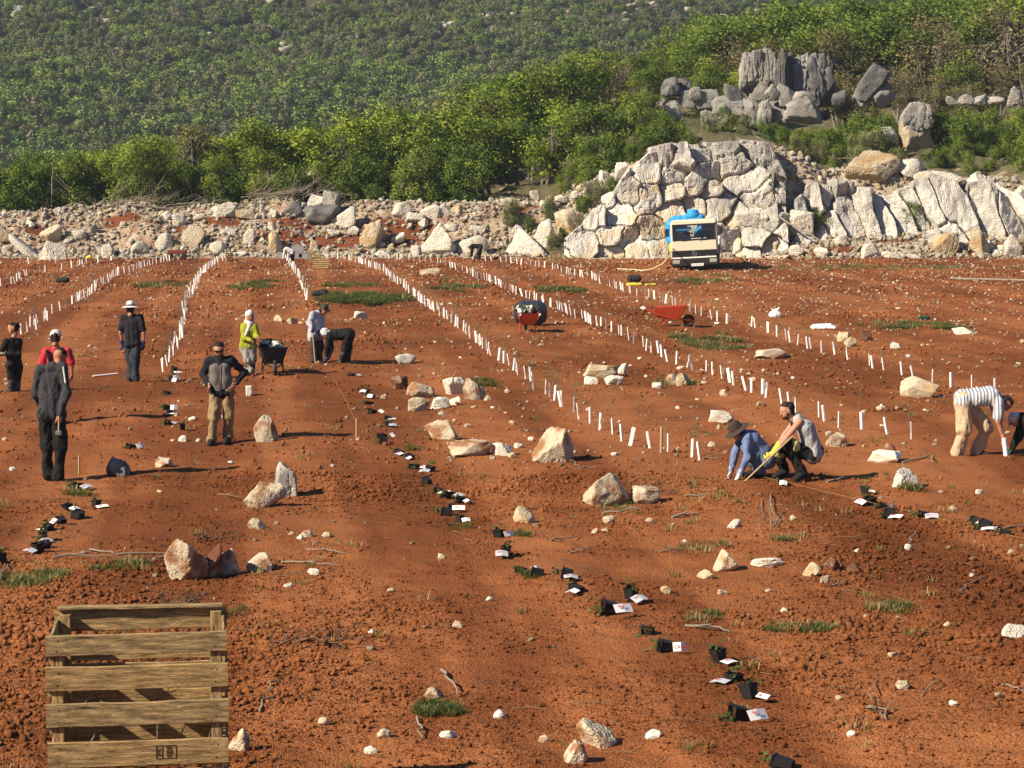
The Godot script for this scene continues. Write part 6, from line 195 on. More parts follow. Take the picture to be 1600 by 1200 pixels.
func thing(called: String, label: String, category: String, at: Vector3, turn := 0.0, group := "") -> Node3D:
	var o := Node3D.new()
	o.name = numbered(called)
	add_child(o)
	o.position = at
	o.rotation.y = deg_to_rad(turn)
	tag(o, label, category, group)
	return o

func part(called: String, mesh: Mesh, m: Material, parent: Node3D, x := Transform3D()) -> MeshInstance3D:
	var o := MeshInstance3D.new()
	o.mesh = mesh
	o.material_override = m
	o.transform = x
	o.name = numbered(called) if parent == self else called
	parent.add_child(o, true)
	return o

func solo(called: String, mesh: Mesh, m: Material, label: String, category: String, x := Transform3D(), group := "") -> MeshInstance3D:
	var o := part(called, mesh, m, self, x)
	tag(o, label, category, group)
	return o

func structure(called: String, mesh: Mesh, m: Material, label := "") -> MeshInstance3D:
	var o := part(called, mesh, m, self)
	o.set_meta("kind", "structure")
	if label:
		o.set_meta("label", label)
	return o

func copy_of(o: Node3D, x: Transform3D, label: String, group: String) -> Node3D:
	var r: Node3D = o.duplicate()
	r.name = numbered(str(o.get_meta("base_name")))
	add_child(r)
	r.transform = x
	r.set_meta("label", label)
	r.set_meta("group", group)
	return r

func many(called: String, mesh: Mesh, m: Material, xs: Array, cols: Array, label: String, category: String, parent: Node3D = null) -> MultiMeshInstance3D:
	var mm := MultiMesh.new()
	mm.transform_format = MultiMesh.TRANSFORM_3D
	mm.use_colors = cols.size() > 0
	mm.mesh = mesh
	mm.instance_count = xs.size()
	for i in xs.size():
		mm.set_instance_transform(i, xs[i])
		if cols.size():
			mm.set_instance_color(i, cols[i])
	var o := MultiMeshInstance3D.new()
	o.multimesh = mm
	o.material_override = m
	o.set_meta("kind", "stuff")
	if parent:
		o.name = called
		parent.add_child(o, true)
	else:
		o.name = numbered(called)
		add_child(o)
		tag(o, label, category)
		o.set_meta("kind", "stuff")
	return o

# ---------------------------------------------------------------- materials
func noise_tex(freq: float, oct: int, seed_: int, lo: float, hi: float, kind := FastNoiseLite.TYPE_SIMPLEX_SMOOTH, size := 512) -> NoiseTexture2D:
	var f := FastNoiseLite.new()
	f.noise_type = kind
	f.frequency = freq
	f.fractal_octaves = oct
	f.seed = seed_
	if kind == FastNoiseLite.TYPE_CELLULAR:
		f.cellular_return_type = FastNoiseLite.RETURN_DISTANCE
	var t := NoiseTexture2D.new()
	t.width = size
	t.height = size
	t.seamless = true
	t.noise = f
	var g := Gradient.new()
	g.set_color(0, Color(lo, lo, lo))
	g.set_color(1, Color(hi, hi, hi))
	t.color_ramp = g
	return t

func lin(r: float, g: float, b: float) -> Color:
	return Color(r, g, b).linear_to_srgb()

func mat(key: String, c: Color, rough := 0.8, vertex := false) -> StandardMaterial3D:
	var m := StandardMaterial3D.new()
	m.resource_name = key
	m.albedo_color = c
	m.roughness = rough
	m.metallic_specular = 0.35
	m.vertex_color_use_as_albedo = vertex
	M[key] = m
	return m

func tri_tex(m: StandardMaterial3D, scale: float, alb: Texture2D, bump: Texture2D, depth_cm: float, world := false) -> StandardMaterial3D:
	m.uv1_triplanar = true
	m.uv1_world_triplanar = world
	m.uv1_scale = Vector3.ONE * scale
	m.albedo_texture = alb
	if bump:
		m.heightmap_enabled = true
		m.heightmap_texture = bump
		m.heightmap_scale = depth_cm
	return m

func cloth(key: String, r: float, g: float, b: float) -> StandardMaterial3D:
	var m := mat(key, lin(r, g, b), 0.9)
	tri_tex(m, 3.0, M.tex_cloth, M.tex_fold, 0.5)
	return m

func build_materials() -> void:
	M.tex_grain = noise_tex(0.05, 5, 3, 0.70, 1.0)
	M.tex_blot = noise_tex(0.012, 5, 8, 0.55, 1.0)
	M.tex_clod = noise_tex(0.09, 3, 5, 1.0, 0.0, FastNoiseLite.TYPE_CELLULAR, 1024)
	M.tex_rough = noise_tex(0.03, 6, 11, 0.0, 1.0)
	M.tex_cloth = noise_tex(0.02, 4, 21, 0.78, 1.0)
	M.tex_fold = noise_tex(0.012, 3, 23, 0.0, 1.0)
	M.tex_soil = noise_tex(0.045, 5, 33, 0.66, 1.0, FastNoiseLite.TYPE_SIMPLEX_SMOOTH, 1024)
	var soil := mat("soil", Color.WHITE, 0.95, true)
	soil.metallic_specular = 0.2
	tri_tex(soil, 0.41, M.tex_soil, M.tex_clod, 1.5, true)
	var clod := mat("clod", Color.WHITE, 0.95, true)
	clod.metallic_specular = 0.2
	tri_tex(clod, 4.0, M.tex_grain, M.tex_rough, 0.6)
	var rock := mat("rock", Color.WHITE, 0.9, true)
	rock.metallic_specular = 0.25
	tri_tex(rock, 0.7, M.tex_grain, M.tex_rough, 9.0)
	var stone := mat("stone", Color.WHITE, 0.9, true)
	stone.metallic_specular = 0.25
	tri_tex(stone, 2.0, M.tex_grain, M.tex_rough, 1.3)
	var leaf := mat("leaf", Color.WHITE, 0.7, true)
	leaf.backlight_enabled = true
	leaf.backlight = lin(0.55, 0.6, 0.25)
	leaf.metallic_specular = 0.3
	var far_leaf := mat("far_leaf", Color.WHITE, 0.8, true)
	far_leaf.backlight_enabled = true
	far_leaf.backlight = lin(0.4, 0.42, 0.25)
	far_leaf.metallic_specular = 0.2
	var bark := mat("bark", lin(0.27, 0.24, 0.20), 0.95)
	tri_tex(bark, 3.0, M.tex_grain, M.tex_rough, 1.0)
	var dead := mat("dead_wood", lin(0.34, 0.29, 0.23), 0.9)
	tri_tex(dead, 4.0, M.tex_grain, M.tex_rough, 0.6)
	# planks: grain runs along the board's own x axis
	var grain := FastNoiseLite.new()
	grain.noise_type = FastNoiseLite.TYPE_SIMPLEX_SMOOTH
	grain.frequency = 1.0
	grain.fractal_octaves = 4
	grain.seed = 77
	for v in 3:
		var im := Image.create(512, 512, false, Image.FORMAT_RGB8)
		for y in 512:
			for x in 512:
				var warp := grain.get_noise_2d(x * 0.006 + v * 40, y * 0.012) * 9.0
				var rings := 0.5 + 0.5 * sin((y * 0.16 + warp * 2.2) * 1.0 + v * 2.0)
				var fib := grain.get_noise_2d(x * 0.02, y * 0.75 + v * 99)
				var pat := grain.get_noise_2d(x * 0.009 + 500, y * 0.018 + v * 31)
				var g := clampf(0.70 + 0.16 * fib - 0.14 * rings * rings + 0.26 * pat, 0.0, 1.0)
				var kx := fmod(x * 1.0 + v * 140, 512.0) - 260.0
				var ky := y - 210.0 - v * 60
				var knot := exp(-(kx * kx / 500.0 + ky * ky / 160.0))
				g *= 1.0 - 0.6 * knot
				im.set_pixel(x, y, Color(g, g * 0.97, g * 0.92))
		var w := mat("plank_%d" % v, lin(0.76, 0.55, 0.28) if v != 1 else lin(0.68, 0.52, 0.29), 0.85)
		w.uv1_triplanar = true
		w.uv1_scale = Vector3(0.78, 3.2, 3.2)
		w.uv1_offset = Vector3(0.5, 0.31, 0.17)
		w.albedo_texture = ImageTexture.create_from_image(im)
		w.heightmap_enabled = true
		w.heightmap_texture = w.albedo_texture
		w.heightmap_scale = 0.5
	mat("black_plastic", lin(0.012, 0.012, 0.014), 0.55)
	mat("white_card", lin(0.80, 0.80, 0.80), 0.7)
	mat("dull_card", lin(0.42, 0.44, 0.50), 0.7)
	mat("white_sleeve", lin(0.82, 0.82, 0.81), 0.6)
	mat("ink", lin(0.05, 0.03, 0.02), 0.9)
	mat("red_ink", lin(0.45, 0.05, 0.06), 0.9)
	mat("skin", lin(0.42, 0.22, 0.15), 0.6)
	mat("skin_tan", lin(0.34, 0.16, 0.10), 0.6)
	mat("hair_dark", lin(0.016, 0.011, 0.009), 0.75)
	mat("eye_dark", lin(0.01, 0.008, 0.008), 0.25)
	mat("lip", lin(0.25, 0.09, 0.07), 0.6)
	mat("rubber", lin(0.018, 0.018, 0.018), 0.75)
	mat("steel", lin(0.30, 0.30, 0.30), 0.45).metallic = 0.8
	var red := mat("red_paint", lin(0.52, 0.07, 0.025), 0.5)
	tri_tex(red, 2.0, M.tex_grain, null, 0.0)
	mat("truck_cream", lin(0.62, 0.60, 0.46), 0.4)
	mat("truck_white", lin(0.70, 0.69, 0.64), 0.4)
	mat("truck_dark", lin(0.02, 0.02, 0.022), 0.6)
	mat("chrome", lin(0.6, 0.6, 0.6), 0.2).metallic = 0.9
	mat("lamp_glass", lin(0.35, 0.33, 0.30), 0.15)
	mat("tarp_blue", lin(0.03, 0.28, 0.62), 0.45)
	mat("yellow", lin(0.62, 0.52, 0.05), 0.6)
	mat("hose", lin(0.60, 0.52, 0.28), 0.6)
	var gl := mat("glass", Color(0.05, 0.06, 0.07, 0.18), 0.05)
	gl.transparency = BaseMaterial3D.TRANSPARENCY_ALPHA
	gl.metallic_specular = 0.6
	mat("grey_plastic", lin(0.28, 0.28, 0.29), 0.6)
	mat("navy_plastic", lin(0.03, 0.035, 0.055), 0.35)
	var sd := mat("stick_wood", lin(0.52, 0.40, 0.22), 0.85)
	tri_tex(sd, 5.0, M.tex_grain, null, 0.0)
	mat("dark_root", lin(0.13, 0.075, 0.045), 0.95)
	mat("string", lin(0.40, 0.25, 0.09), 0.9)

# ---------------------------------------------------------------- ground shape
func lerp_table(t: Array, x: float) -> float:
	if x <= t[0][0]:
		return t[0][1]
	for i in t.size() - 1:
		if x < t[i + 1][0]:
			var k: float = (x - t[i][0]) / (t[i + 1][0] - t[i][0])
			return lerpf(t[i][1], t[i + 1][1], k)
	return t[-1][1]

func sstep(a: float, b: float, x: float) -> float:
	var t := clampf((x - a) / (b - a), 0.0, 1.0)
	return t * t * (3.0 - 2.0 * t)

func land_plain(x: float, Z: float) -> float:      # the shape of the land without its small relief
	var talus := 1.1 * sstep(111.4, 114.2, Z) * sstep(12.5, 15.0, x)
	if Z < 113.0:
		return talus
	var run := lerp_table(RUN, x)
	var h := lerp_table(CREST, x) * sstep(0.0, 1.0, (Z - 113.0) / run)
	h = maxf(h, talus)
	var d := clampf(Z - 113.0 - run, 0.0, 85.0)
	h += minf(d, 20.0) * lerp_table(RISE, x) + maxf(d - 20.0, 0.0) * lerp_table(RISE_FAR, x)
	if Z > 200.0:
		h = lerpf(h, 3.0, sstep(200.0, 300.0, Z))
	if Z > 380.0:
		h += (Z - 380.0) * 0.34 * sstep(370.0, 410.0, Z)
	return h

func land(x: float, Z: float) -> float:
	var h := land_plain(x, Z)
	if Z < 116.0:
		var near := 1.0 - sstep(110.0, 116.0, Z) * 0.5
		h += near * (n_mid.get_noise_2d((x + 0.118 * Z) * 1.6 + 700.0, Z * 0.05) * 0.035 + n_mid.get_noise_2d(x * 0.22 + 40.0, Z * 3.2) * 0.022 + n_big.get_noise_2d(x, Z) * 0.07 + n_mid.get_noise_2d(x, Z) * 0.05)
	if Z > 112.0:
		var amp := 0.55 if Z < 300.0 else 5.0
		h += sstep(112.5, 116.0, Z) * (n_mid.get_noise_2d(x * 0.45, Z * 0.45) * 0.5 * (1.0 if Z < 300 else 0.0) + n_big.get_noise_2d(x * (1.0 if Z < 300 else 0.12), Z * (1.0 if Z < 300 else 0.12)) * amp)
	return h

func soil_col(x: float, Z: float) -> Color:
	var a := n_big.get_noise_2d(x * 1.7 + 300, Z * 0.9) * 0.5 + 0.5
	var b := n_mid.get_noise_2d(x * 1.3 - 200, Z * 0.8) * 0.5 + 0.5
	var dark := Color(0.215, 0.072, 0.027)
	var mid := Color(0.335, 0.118, 0.043)
	var bright := Color(0.47, 0.185, 0.072)
	var c := dark.lerp(mid, clampf(a * 1.9 - 0.35 + (b - 0.5) * 1.1, 0, 1))
	c = c.lerp(bright, clampf((b * 0.6 + a * 0.6 - 0.62) * 2.6, 0, 1))
	var l := x + 0.118 * Z                                   # planting strips run along the rows
	var strip := n_mid.get_noise_2d(l * 0.9, Z * 0.03)
	c = c.lerp(bright, clampf(strip * 1.5, 0.0, 0.55)).lerp(dark, clampf(-strip * 1.3, 0.0, 0.5))
	return c

func grid_mesh(zs: Array, half: Callable, cols: int, colour: Callable, fine: float) -> ArrayMesh:
	var v := PackedVector3Array()
	var c := PackedColorArray()
	var idx := PackedInt32Array()
	for i in zs.size():
		var Z: float = zs[i]
		var hw: Vector2 = half.call(Z)
		for k in cols + 1:
			var x := lerpf(hw.x, hw.y, float(k) / cols)
			var y := land(x, Z)
			if fine > 0.0:
				y += n_fine.get_noise_2d(x, Z) * fine
			v.append(Vector3(x, y, -Z))
			c.append(colour.call(x, Z))
	var w := cols + 1
	for i in zs.size() - 1:
		for k in cols:
			var a := i * w + k
			idx.append_array(PackedInt32Array([a, a + w, a + 1, a + 1, a + w, a + w + 1]))
	var nn := PackedVector3Array()
	nn.resize(v.size())
	for t in range(0, idx.size(), 3):
		var m := (v[idx[t + 2]] - v[idx[t]]).cross(v[idx[t + 1]] - v[idx[t]])
		nn[idx[t]] += m; nn[idx[t + 1]] += m; nn[idx[t + 2]] += m
	for i in nn.size():
		nn[i] = nn[i].normalized()
	var a2 := []
	a2.resize(Mesh.ARRAY_MAX)
	a2[Mesh.ARRAY_VERTEX] = v
	a2[Mesh.ARRAY_NORMAL] = nn
	a2[Mesh.ARRAY_COLOR] = c
	a2[Mesh.ARRAY_INDEX] = idx
	var m2 := ArrayMesh.new()
	m2.add_surface_from_arrays(Mesh.PRIMITIVE_TRIANGLES, a2)
	return m2

# how red (bare soil) the bank is at a place, from patches seen on it
func bank_red(x: float, Z: float) -> float:
	var r := 0.0
	for p in RED_PATCHES:
		var dx: float = (x - p[0]) / p[2]
		var dz: float = (Z - p[1]) / p[3]
		r = maxf(r, 1.25 - (dx * dx + dz * dz))
	r += n_mid.get_noise_2d(x * 2.5, Z * 2.5) * 0.55 + (0.22 if x < 3.0 else 0.0)
	return clampf(r * 1.6, 0.0, 1.0)

func bank_col(x: float, Z: float) -> Color:
	var pale := Color(0.52, 0.40, 0.28).lerp(Color(0.70, 0.62, 0.50), n_fine.get_noise_2d(x * 0.5, Z * 0.5) * 0.5 + 0.5)
	var redc := Color(0.26, 0.085, 0.036).lerp(Color(0.17, 0.06, 0.03), n_fine.get_noise_2d(x, Z + 50) * 0.5 + 0.5)
	var crest := sstep(0.0, 1.0, (Z - 113.0) / lerp_table(RUN, x))
	var c := pale.lerp(redc, bank_red(x, Z))
	if Z > 113.0 + lerp_table(RUN, x) * 1.05:
		var turf := Color(0.10, 0.085, 0.04).lerp(Color(0.07, 0.09, 0.025), n_mid.get_noise_2d(x, Z) * 0.5 + 0.5)
		c = c.lerp(turf, 0.85 if n_mid.get_noise_2d(x * 2, Z * 2) > -0.35 else 0.3)
	return c

func hill_col(x: float, Z: float) -> Color:
	var k := n_mid.get_noise_2d(x * 0.1, Z * 0.1) * 0.5 + 0.5
	return Color(0.075, 0.075, 0.035).lerp(Color(0.15, 0.13, 0.085), k * sstep(400, 520, Z))

# ---------------------------------------------------------------- rocks
func make_ico(level: int) -> Array:
	var t := (1.0 + sqrt(5.0)) / 2.0
	var v := PackedVector3Array()
	for p in [[-1, t, 0], [1, t, 0], [-1, -t, 0], [1, -t, 0], [0, -1, t], [0, 1, t], [0, -1, -t], [0, 1, -t], [t, 0, -1], [t, 0, 1], [-t, 0, -1], [-t, 0, 1]]:
		v.append(Vector3(p[0], p[1], p[2]).normalized())
	var f := PackedInt32Array([0, 11, 5, 0, 5, 1, 0, 1, 7, 0, 7, 10, 0, 10, 11, 1, 5, 9, 5, 11, 4, 11, 10, 2, 10, 7, 6, 7, 1, 8, 3, 9, 4, 3, 4, 2, 3, 2, 6, 3, 6, 8, 3, 8, 9, 4, 9, 5, 2, 4, 11, 6, 2, 10, 8, 6, 7, 9, 8, 1])
	for l in level:
		var mid := {}
		var g := PackedInt32Array()
		for i in range(0, f.size(), 3):
			var e := []
			for k in 3:
				var a := f[i + k]
				var b := f[i + (k + 1) % 3]
				var key := mini(a, b) * 100000 + maxi(a, b)
				if not mid.has(key):
					mid[key] = v.size()
					v.append(((v[a] + v[b]) / 2).normalized())
				e.append(mid[key])
			g.append_array(PackedInt32Array([f[i], e[0], e[2], f[i + 1], e[1], e[0], f[i + 2], e[2], e[1], e[0], e[1], e[2]]))
		f = g
	# clockwise seen from outside
	for i in range(0, f.size(), 3):
		var a := v[f[i]]
		if (v[f[i + 2]] - a).cross(v[f[i + 1]] - a).dot(a) < 0.0:
			var s := f[i + 1]
			f[i + 1] = f[i + 2]
			f[i + 2] = s
	return [v, f]

const TONES := [
	# base, stain, share of stain, weathered, share of weathered
	[[0.85, 0.80, 0.70], [0.76, 0.63, 0.44], 0.22, [0.45, 0.44, 0.42], 0.10],      # 0 fresh white limestone
	[[0.70, 0.60, 0.44], [0.62, 0.44, 0.23], 0.45, [0.45, 0.43, 0.40], 0.10],      # 1 cream with ochre stain
	[[0.40, 0.39, 0.37], [0.55, 0.51, 0.45], 0.35, [0.23, 0.23, 0.23], 0.26],      # 2 grey weathered
	[[0.20, 0.20, 0.205], [0.31, 0.30, 0.29], 0.35, [0.10, 0.10, 0.105], 0.35],    # 3 dark grey
	[[0.66, 0.57, 0.43], [0.38, 0.19, 0.10], 0.40, [0.44, 0.40, 0.35], 0.10],     # 4 field stone with red earth on it
	[[0.52, 0.49, 0.45], [0.70, 0.63, 0.52], 0.35, [0.30, 0.30, 0.30], 0.16],      # 5 pale grey cliff
	[[0.20, 0.085, 0.05], [0.40, 0.30, 0.22], 0.30, [0.10, 0.07, 0.06], 0.30],     # 6 dark brown earthy stone
]

func rock_mesh(size: Vector3, seed_: int, tone: int, kind := 0, level := 3) -> ArrayMesh:
	# kind 0 angular boulder, 1 squared block, 2 fluted pinnacle, 3 flat slab, 4 rounded
	var r := RandomNumberGenerator.new()
	r.seed = seed_ * 7919 + 13
	var pn := PackedVector3Array()
	var ph := PackedFloat32Array()
	if kind == 1 or kind == 2 or kind == 3:
		for ax in [Vector3.RIGHT, Vector3.LEFT, Vector3.UP, Vector3.DOWN, Vector3.BACK, Vector3.FORWARD]:
			var j := 0.16 if kind < 3 else 0.32
			pn.append((ax + Vector3(r.randf_range(-j, j), r.randf_range(-j, j), r.randf_range(-j, j))).normalized())
			ph.append(r.randf_range(0.88, 1.0))
		for k in (7 if kind < 3 else 13):
			pn.append(Vector3(r.randfn(), r.randfn(), r.randfn()).normalized())
			ph.append(r.randf_range(1.0, 1.25) if kind < 3 else r.randf_range(0.88, 1.15))
		if kind == 2:
			for k in 6:
				pn.append(Vector3(r.randfn() * 0.9, 0.55, r.randfn() * 0.9).normalized())
				ph.append(r.randf_range(0.72, 0.98))
	else:
		for k in (9 if kind == 0 else 22):
			pn.append(Vector3(r.randfn(), r.randfn(), r.randfn()).normalized())
			ph.append(r.randf_range(0.68, 1.0) if kind == 0 else r.randf_range(0.85, 1.0))
		pn.append(Vector3.DOWN)
		ph.append(0.75)
	var base: PackedVector3Array = ico[level][0]
	var f: PackedInt32Array = ico[level][1]
	var v := PackedVector3Array()
	v.resize(base.size())
	var off := Vector3(r.randf() * 900, r.randf() * 900, r.randf() * 900)
	var lo := Vector3.ONE * 9
	var hi := -lo
	for i in base.size():
		var d := base[i]
		var rad := 1.6
		for k in pn.size():
			var q := pn[k].dot(d)
			if q > 0.05:
				rad = minf(rad, ph[k] / q)
		var p := d * rad
		var w := p * 1.2 + off
		rad *= 1.0 + 0.09 * n_rock.get_noise_3dv(w * 60.0) + 0.06 * n_rock.get_noise_3dv(w * 210.0)
		if kind == 2:
			var g := n_rock.get_noise_3d(w.x * 95.0, w.y * 26.0, w.z * 95.0)
			rad *= 1.0 - 0.42 * maxf(0.0, 0.35 - absf(g) * 2.6) + 0.05 * n_rock.get_noise_3d(w.x * 260.0, w.y * 30.0, w.z * 260.0)
		if kind == 0 or kind == 1:
			var cr := absf(n_rock.get_noise_3dv(w * 75.0 + Vector3(40, 0, 0)))
			rad *= 1.0 - 0.12 * maxf(0.0, 1.0 - cr * 16.0)
		p = d * rad
		v[i] = p
		lo = lo.min(p)
		hi = hi.max(p)
	var c := PackedColorArray()
	c.resize(v.size())
	var tn: Array = TONES[tone]
	var ca := Color(tn[0][0], tn[0][1], tn[0][2])
	var cb := Color(tn[1][0], tn[1][1], tn[1][2])
	var cd := Color(tn[3][0], tn[3][1], tn[3][2])
	var jit := r.randf_range(0.88, 1.1)
	for i in v.size():
		var p := (v[i] - lo) / (hi - lo) - Vector3.ONE * 0.5
		var w := p * size * (1.0 / maxf(size.x, maxf(size.y, size.z))) * 1.5 + off
		var a := n_rock.get_noise_3dv(w * 110.0 + Vector3(0, 300, 0)) * 0.5 + 0.5
		var b := n_rock.get_noise_3dv(w * 170.0 + Vector3(700, 0, 0)) * 0.5 + 0.5
		var col := ca.lerp(cb, clampf((a - (0.72 - tn[2] * 0.6)) * 5.0, 0, 1))
		col = col.lerp(cd, clampf((b - (0.78 - tn[4] * 0.6)) * 6.0, 0, 0.85))
		c[i] = Color(col.r * jit, col.g * jit, col.b * jit)
		v[i] = p * size
	var nn := PackedVector3Array()
	nn.resize(v.size())
	for t in range(0, f.size(), 3):
		var m := (v[f[t + 2]] - v[f[t]]).cross(v[f[t + 1]] - v[f[t]])
		nn[f[t]] += m; nn[f[t + 1]] += m; nn[f[t + 2]] += m
	for i in nn.size():
		nn[i] = nn[i].normalized()
	var arr := []
	arr.resize(Mesh.ARRAY_MAX)
	arr[Mesh.ARRAY_VERTEX] = v
	arr[Mesh.ARRAY_NORMAL] = nn
	arr[Mesh.ARRAY_COLOR] = c
	arr[Mesh.ARRAY_INDEX] = f
	var am := ArrayMesh.new()
	am.add_surface_from_arrays(Mesh.PRIMITIVE_TRIANGLES, arr)
	return am

func cell_of(p: Vector2, seed_: int) -> Array:                  # nearest and next nearest jittered lattice point, square-ish metric
	var i := Vector2i(floori(p.x), floori(p.y))
	var f1 := 9.0
	var f2 := 9.0
	var best := Vector2i.ZERO
	var bc := Vector2.ZERO
	for dy in [-2, -1, 0, 1, 2]:
		for dx in [-2, -1, 0, 1, 2]:
			var c := i + Vector2i(dx, dy)
			var h := hash(c * 3 + Vector2i(seed_, seed_ * 7))
			if (h >> 21) % 4 == 0:
				continue
			var q := Vector2(c) + Vector2(0.18 + 0.64 * float(h & 1023) / 1023.0 + 0.25 * (c.y & 1), 0.28 + 0.44 * float((h >> 10) & 1023) / 1023.0)
			var d := (p - q).abs()
			var m := maxf(d.x, d.y) * 0.82 + d.length() * 0.18
			if m < f1:
				f2 = f1
				f1 = m
				best = c
				bc = q
			elif m < f2:
				f2 = m
	return [f2 - f1, best, p - bc]

# a continuous face of fractured bedrock: blocks stand proud by different amounts, joints are recessed
func rock_face(e: Dictionary) -> ArrayMesh:
	var cols := int((e.x1 - e.x0) / 0.045)
	var rows: int = e.rows
	var v := PackedVector3Array()
	var c := PackedColorArray()
	var idx := PackedInt32Array()
	var ang: float = deg_to_rad(e.lean)
	for r in rows + 14:
		for k in cols + 1:
			var x: float = lerpf(e.x0, e.x1, float(k) / cols)
			var foot: float = lerp_table(e.foot, x)
			var top: float = lerp_table(e.top, x)
			var t := minf(1.0, float(r) / rows)
			var h := lerpf(foot, top, t)
			var back := maxf(0.0, r - rows) * 0.11
			var p := Vector2(x + n_mid.get_noise_2d(x * 0.8, h * 0.8) * 0.16, h + n_mid.get_noise_2d(x * 0.8 + 90, h * 0.8) * 0.14 + back)
			var q := Vector2(p.x * cos(ang) - p.y * sin(ang), p.x * sin(ang) + p.y * cos(ang))
			var A := cell_of(Vector2(q.x / e.cw, q.y / e.ch), e.seed)
			var B := cell_of(Vector2(q.x / e.cw * 2.6, q.y / e.ch * 1.15), e.seed + 5)
			var hs := hash(A[1] * 5 + Vector2i(e.seed, 1))
			var off := float(hs & 255) / 255.0
			var tilt := Vector2(float((hs >> 8) & 255) / 255.0 - 0.5, float((hs >> 16) & 255) / 255.0 - 0.4)
			var crack := sstep(0.0, 0.10, A[0])
			var crack2 := sstep(0.0, 0.10, B[0])
			var rel: float = off * e.proud + (tilt.dot(A[2])) * e.proud * 1.5 + crack * e.deep + crack2 * e.deep * e.fine
			rel += n_rock.get_noise_3d(x * 90, h * 60, 3.0) * 0.14 + n_rock.get_noise_3d(x * 330, h * 190, 9.0) * 0.05
			var Z: float = e.z0 + (h - foot) * e.slope + back - rel
			var y: float = h + (off - 0.5) * e.jag * sstep(0.6, 1.0, t) - back * 0.25 + (crack - 1.0) * 0.25 * t * t
			if r >= rows:
				Z = e.z0 + (top - foot) * e.slope + back - rel * 0.4
			v.append(Vector3(x, y, -Z))
			var w := n_rock.get_noise_2d(x * 55, h * 55) * 0.5 + n_rock.get_noise_2d(x * 210, h * 120 + 70) * 0.25
			var grey: float = clampf((lerp_table(e.grey, x) + t * e.greyup + w * 1.6 + (off - 0.5) * 0.35) * 1.8, 0.0, 1.0)
			var ochre: float = clampf((lerp_table(e.ochre, x) - t * 0.8 + n_rock.get_noise_2d(x * 40 + 500, h * 70) * 1.3) * 2.0, 0.0, 1.0)
			var col := Color(0.84, 0.81, 0.74).lerp(Color(0.76, 0.60, 0.38), ochre * 0.7)
			col = col.lerp(Color(0.56, 0.54, 0.51), grey)
			col = col.lerp(Color(0.25, 0.25, 0.25), clampf((n_rock.get_noise_2d(x * 160 + 33, h * 38) - 0.18) * 3.0, 0.0, 0.7) * grey)
			var g := 0.86 + 0.24 * float((hs >> 4) & 63) / 63.0
			c.append(Color(col.r * g, col.g * g, col.b * g))
	var wd := cols + 1
	for r in rows + 13:
		for k in cols:
			var a := r * wd + k
			idx.append_array(PackedInt32Array([a, a + wd, a + 1, a + 1, a + wd, a + wd + 1]))
	var nn := PackedVector3Array()
	nn.resize(v.size())
	for t in range(0, idx.size(), 3):
		var m := (v[idx[t + 2]] - v[idx[t]]).cross(v[idx[t + 1]] - v[idx[t]])
		nn[idx[t]] += m; nn[idx[t + 1]] += m; nn[idx[t + 2]] += m
	for i in nn.size():
		nn[i] = nn[i].normalized()
	var arr := []
	arr.resize(Mesh.ARRAY_MAX)
	arr[Mesh.ARRAY_VERTEX] = v
	arr[Mesh.ARRAY_NORMAL] = nn
	arr[Mesh.ARRAY_COLOR] = c
	arr[Mesh.ARRAY_INDEX] = idx
	var am := ArrayMesh.new()
	am.add_surface_from_arrays(Mesh.PRIMITIVE_TRIANGLES, arr)
	return am

# ---------------------------------------------------------------- trees and plants
func leaf_quad(s: Shape, p: Vector3, size: float, r: RandomNumberGenerator, out := Vector3.ZERO) -> void:
	var a := Vector3(r.randfn(), r.randfn() * 0.7, r.randfn()).normalized()
	var b := a.cross(Vector3(r.randfn(), r.randfn(), r.randfn()).normalized()).normalized()
	a *= size
	b *= size * 0.62
	if out != Vector3.ZERO:
		var f := a.cross(b).normalized()
		if f.dot(out) < 0.0:
			f = -f
		f = (f * 0.55 + out * 0.6).normalized()
		if a.cross(b).dot(f) < 0.0:
			b = -b
		s._sm(p - a * 0.5, p + b * 0.5, p + a * 0.5, f, f, f)
		s._sm(p - a * 0.5, p + a * 0.5, p - b * 0.5, f, f, f)
		return
	s.tri(p - a * 0.5, p + b * 0.5, p + a * 0.5)
	s.tri(p - a * 0.5, p + a * 0.5, p - b * 0.5)

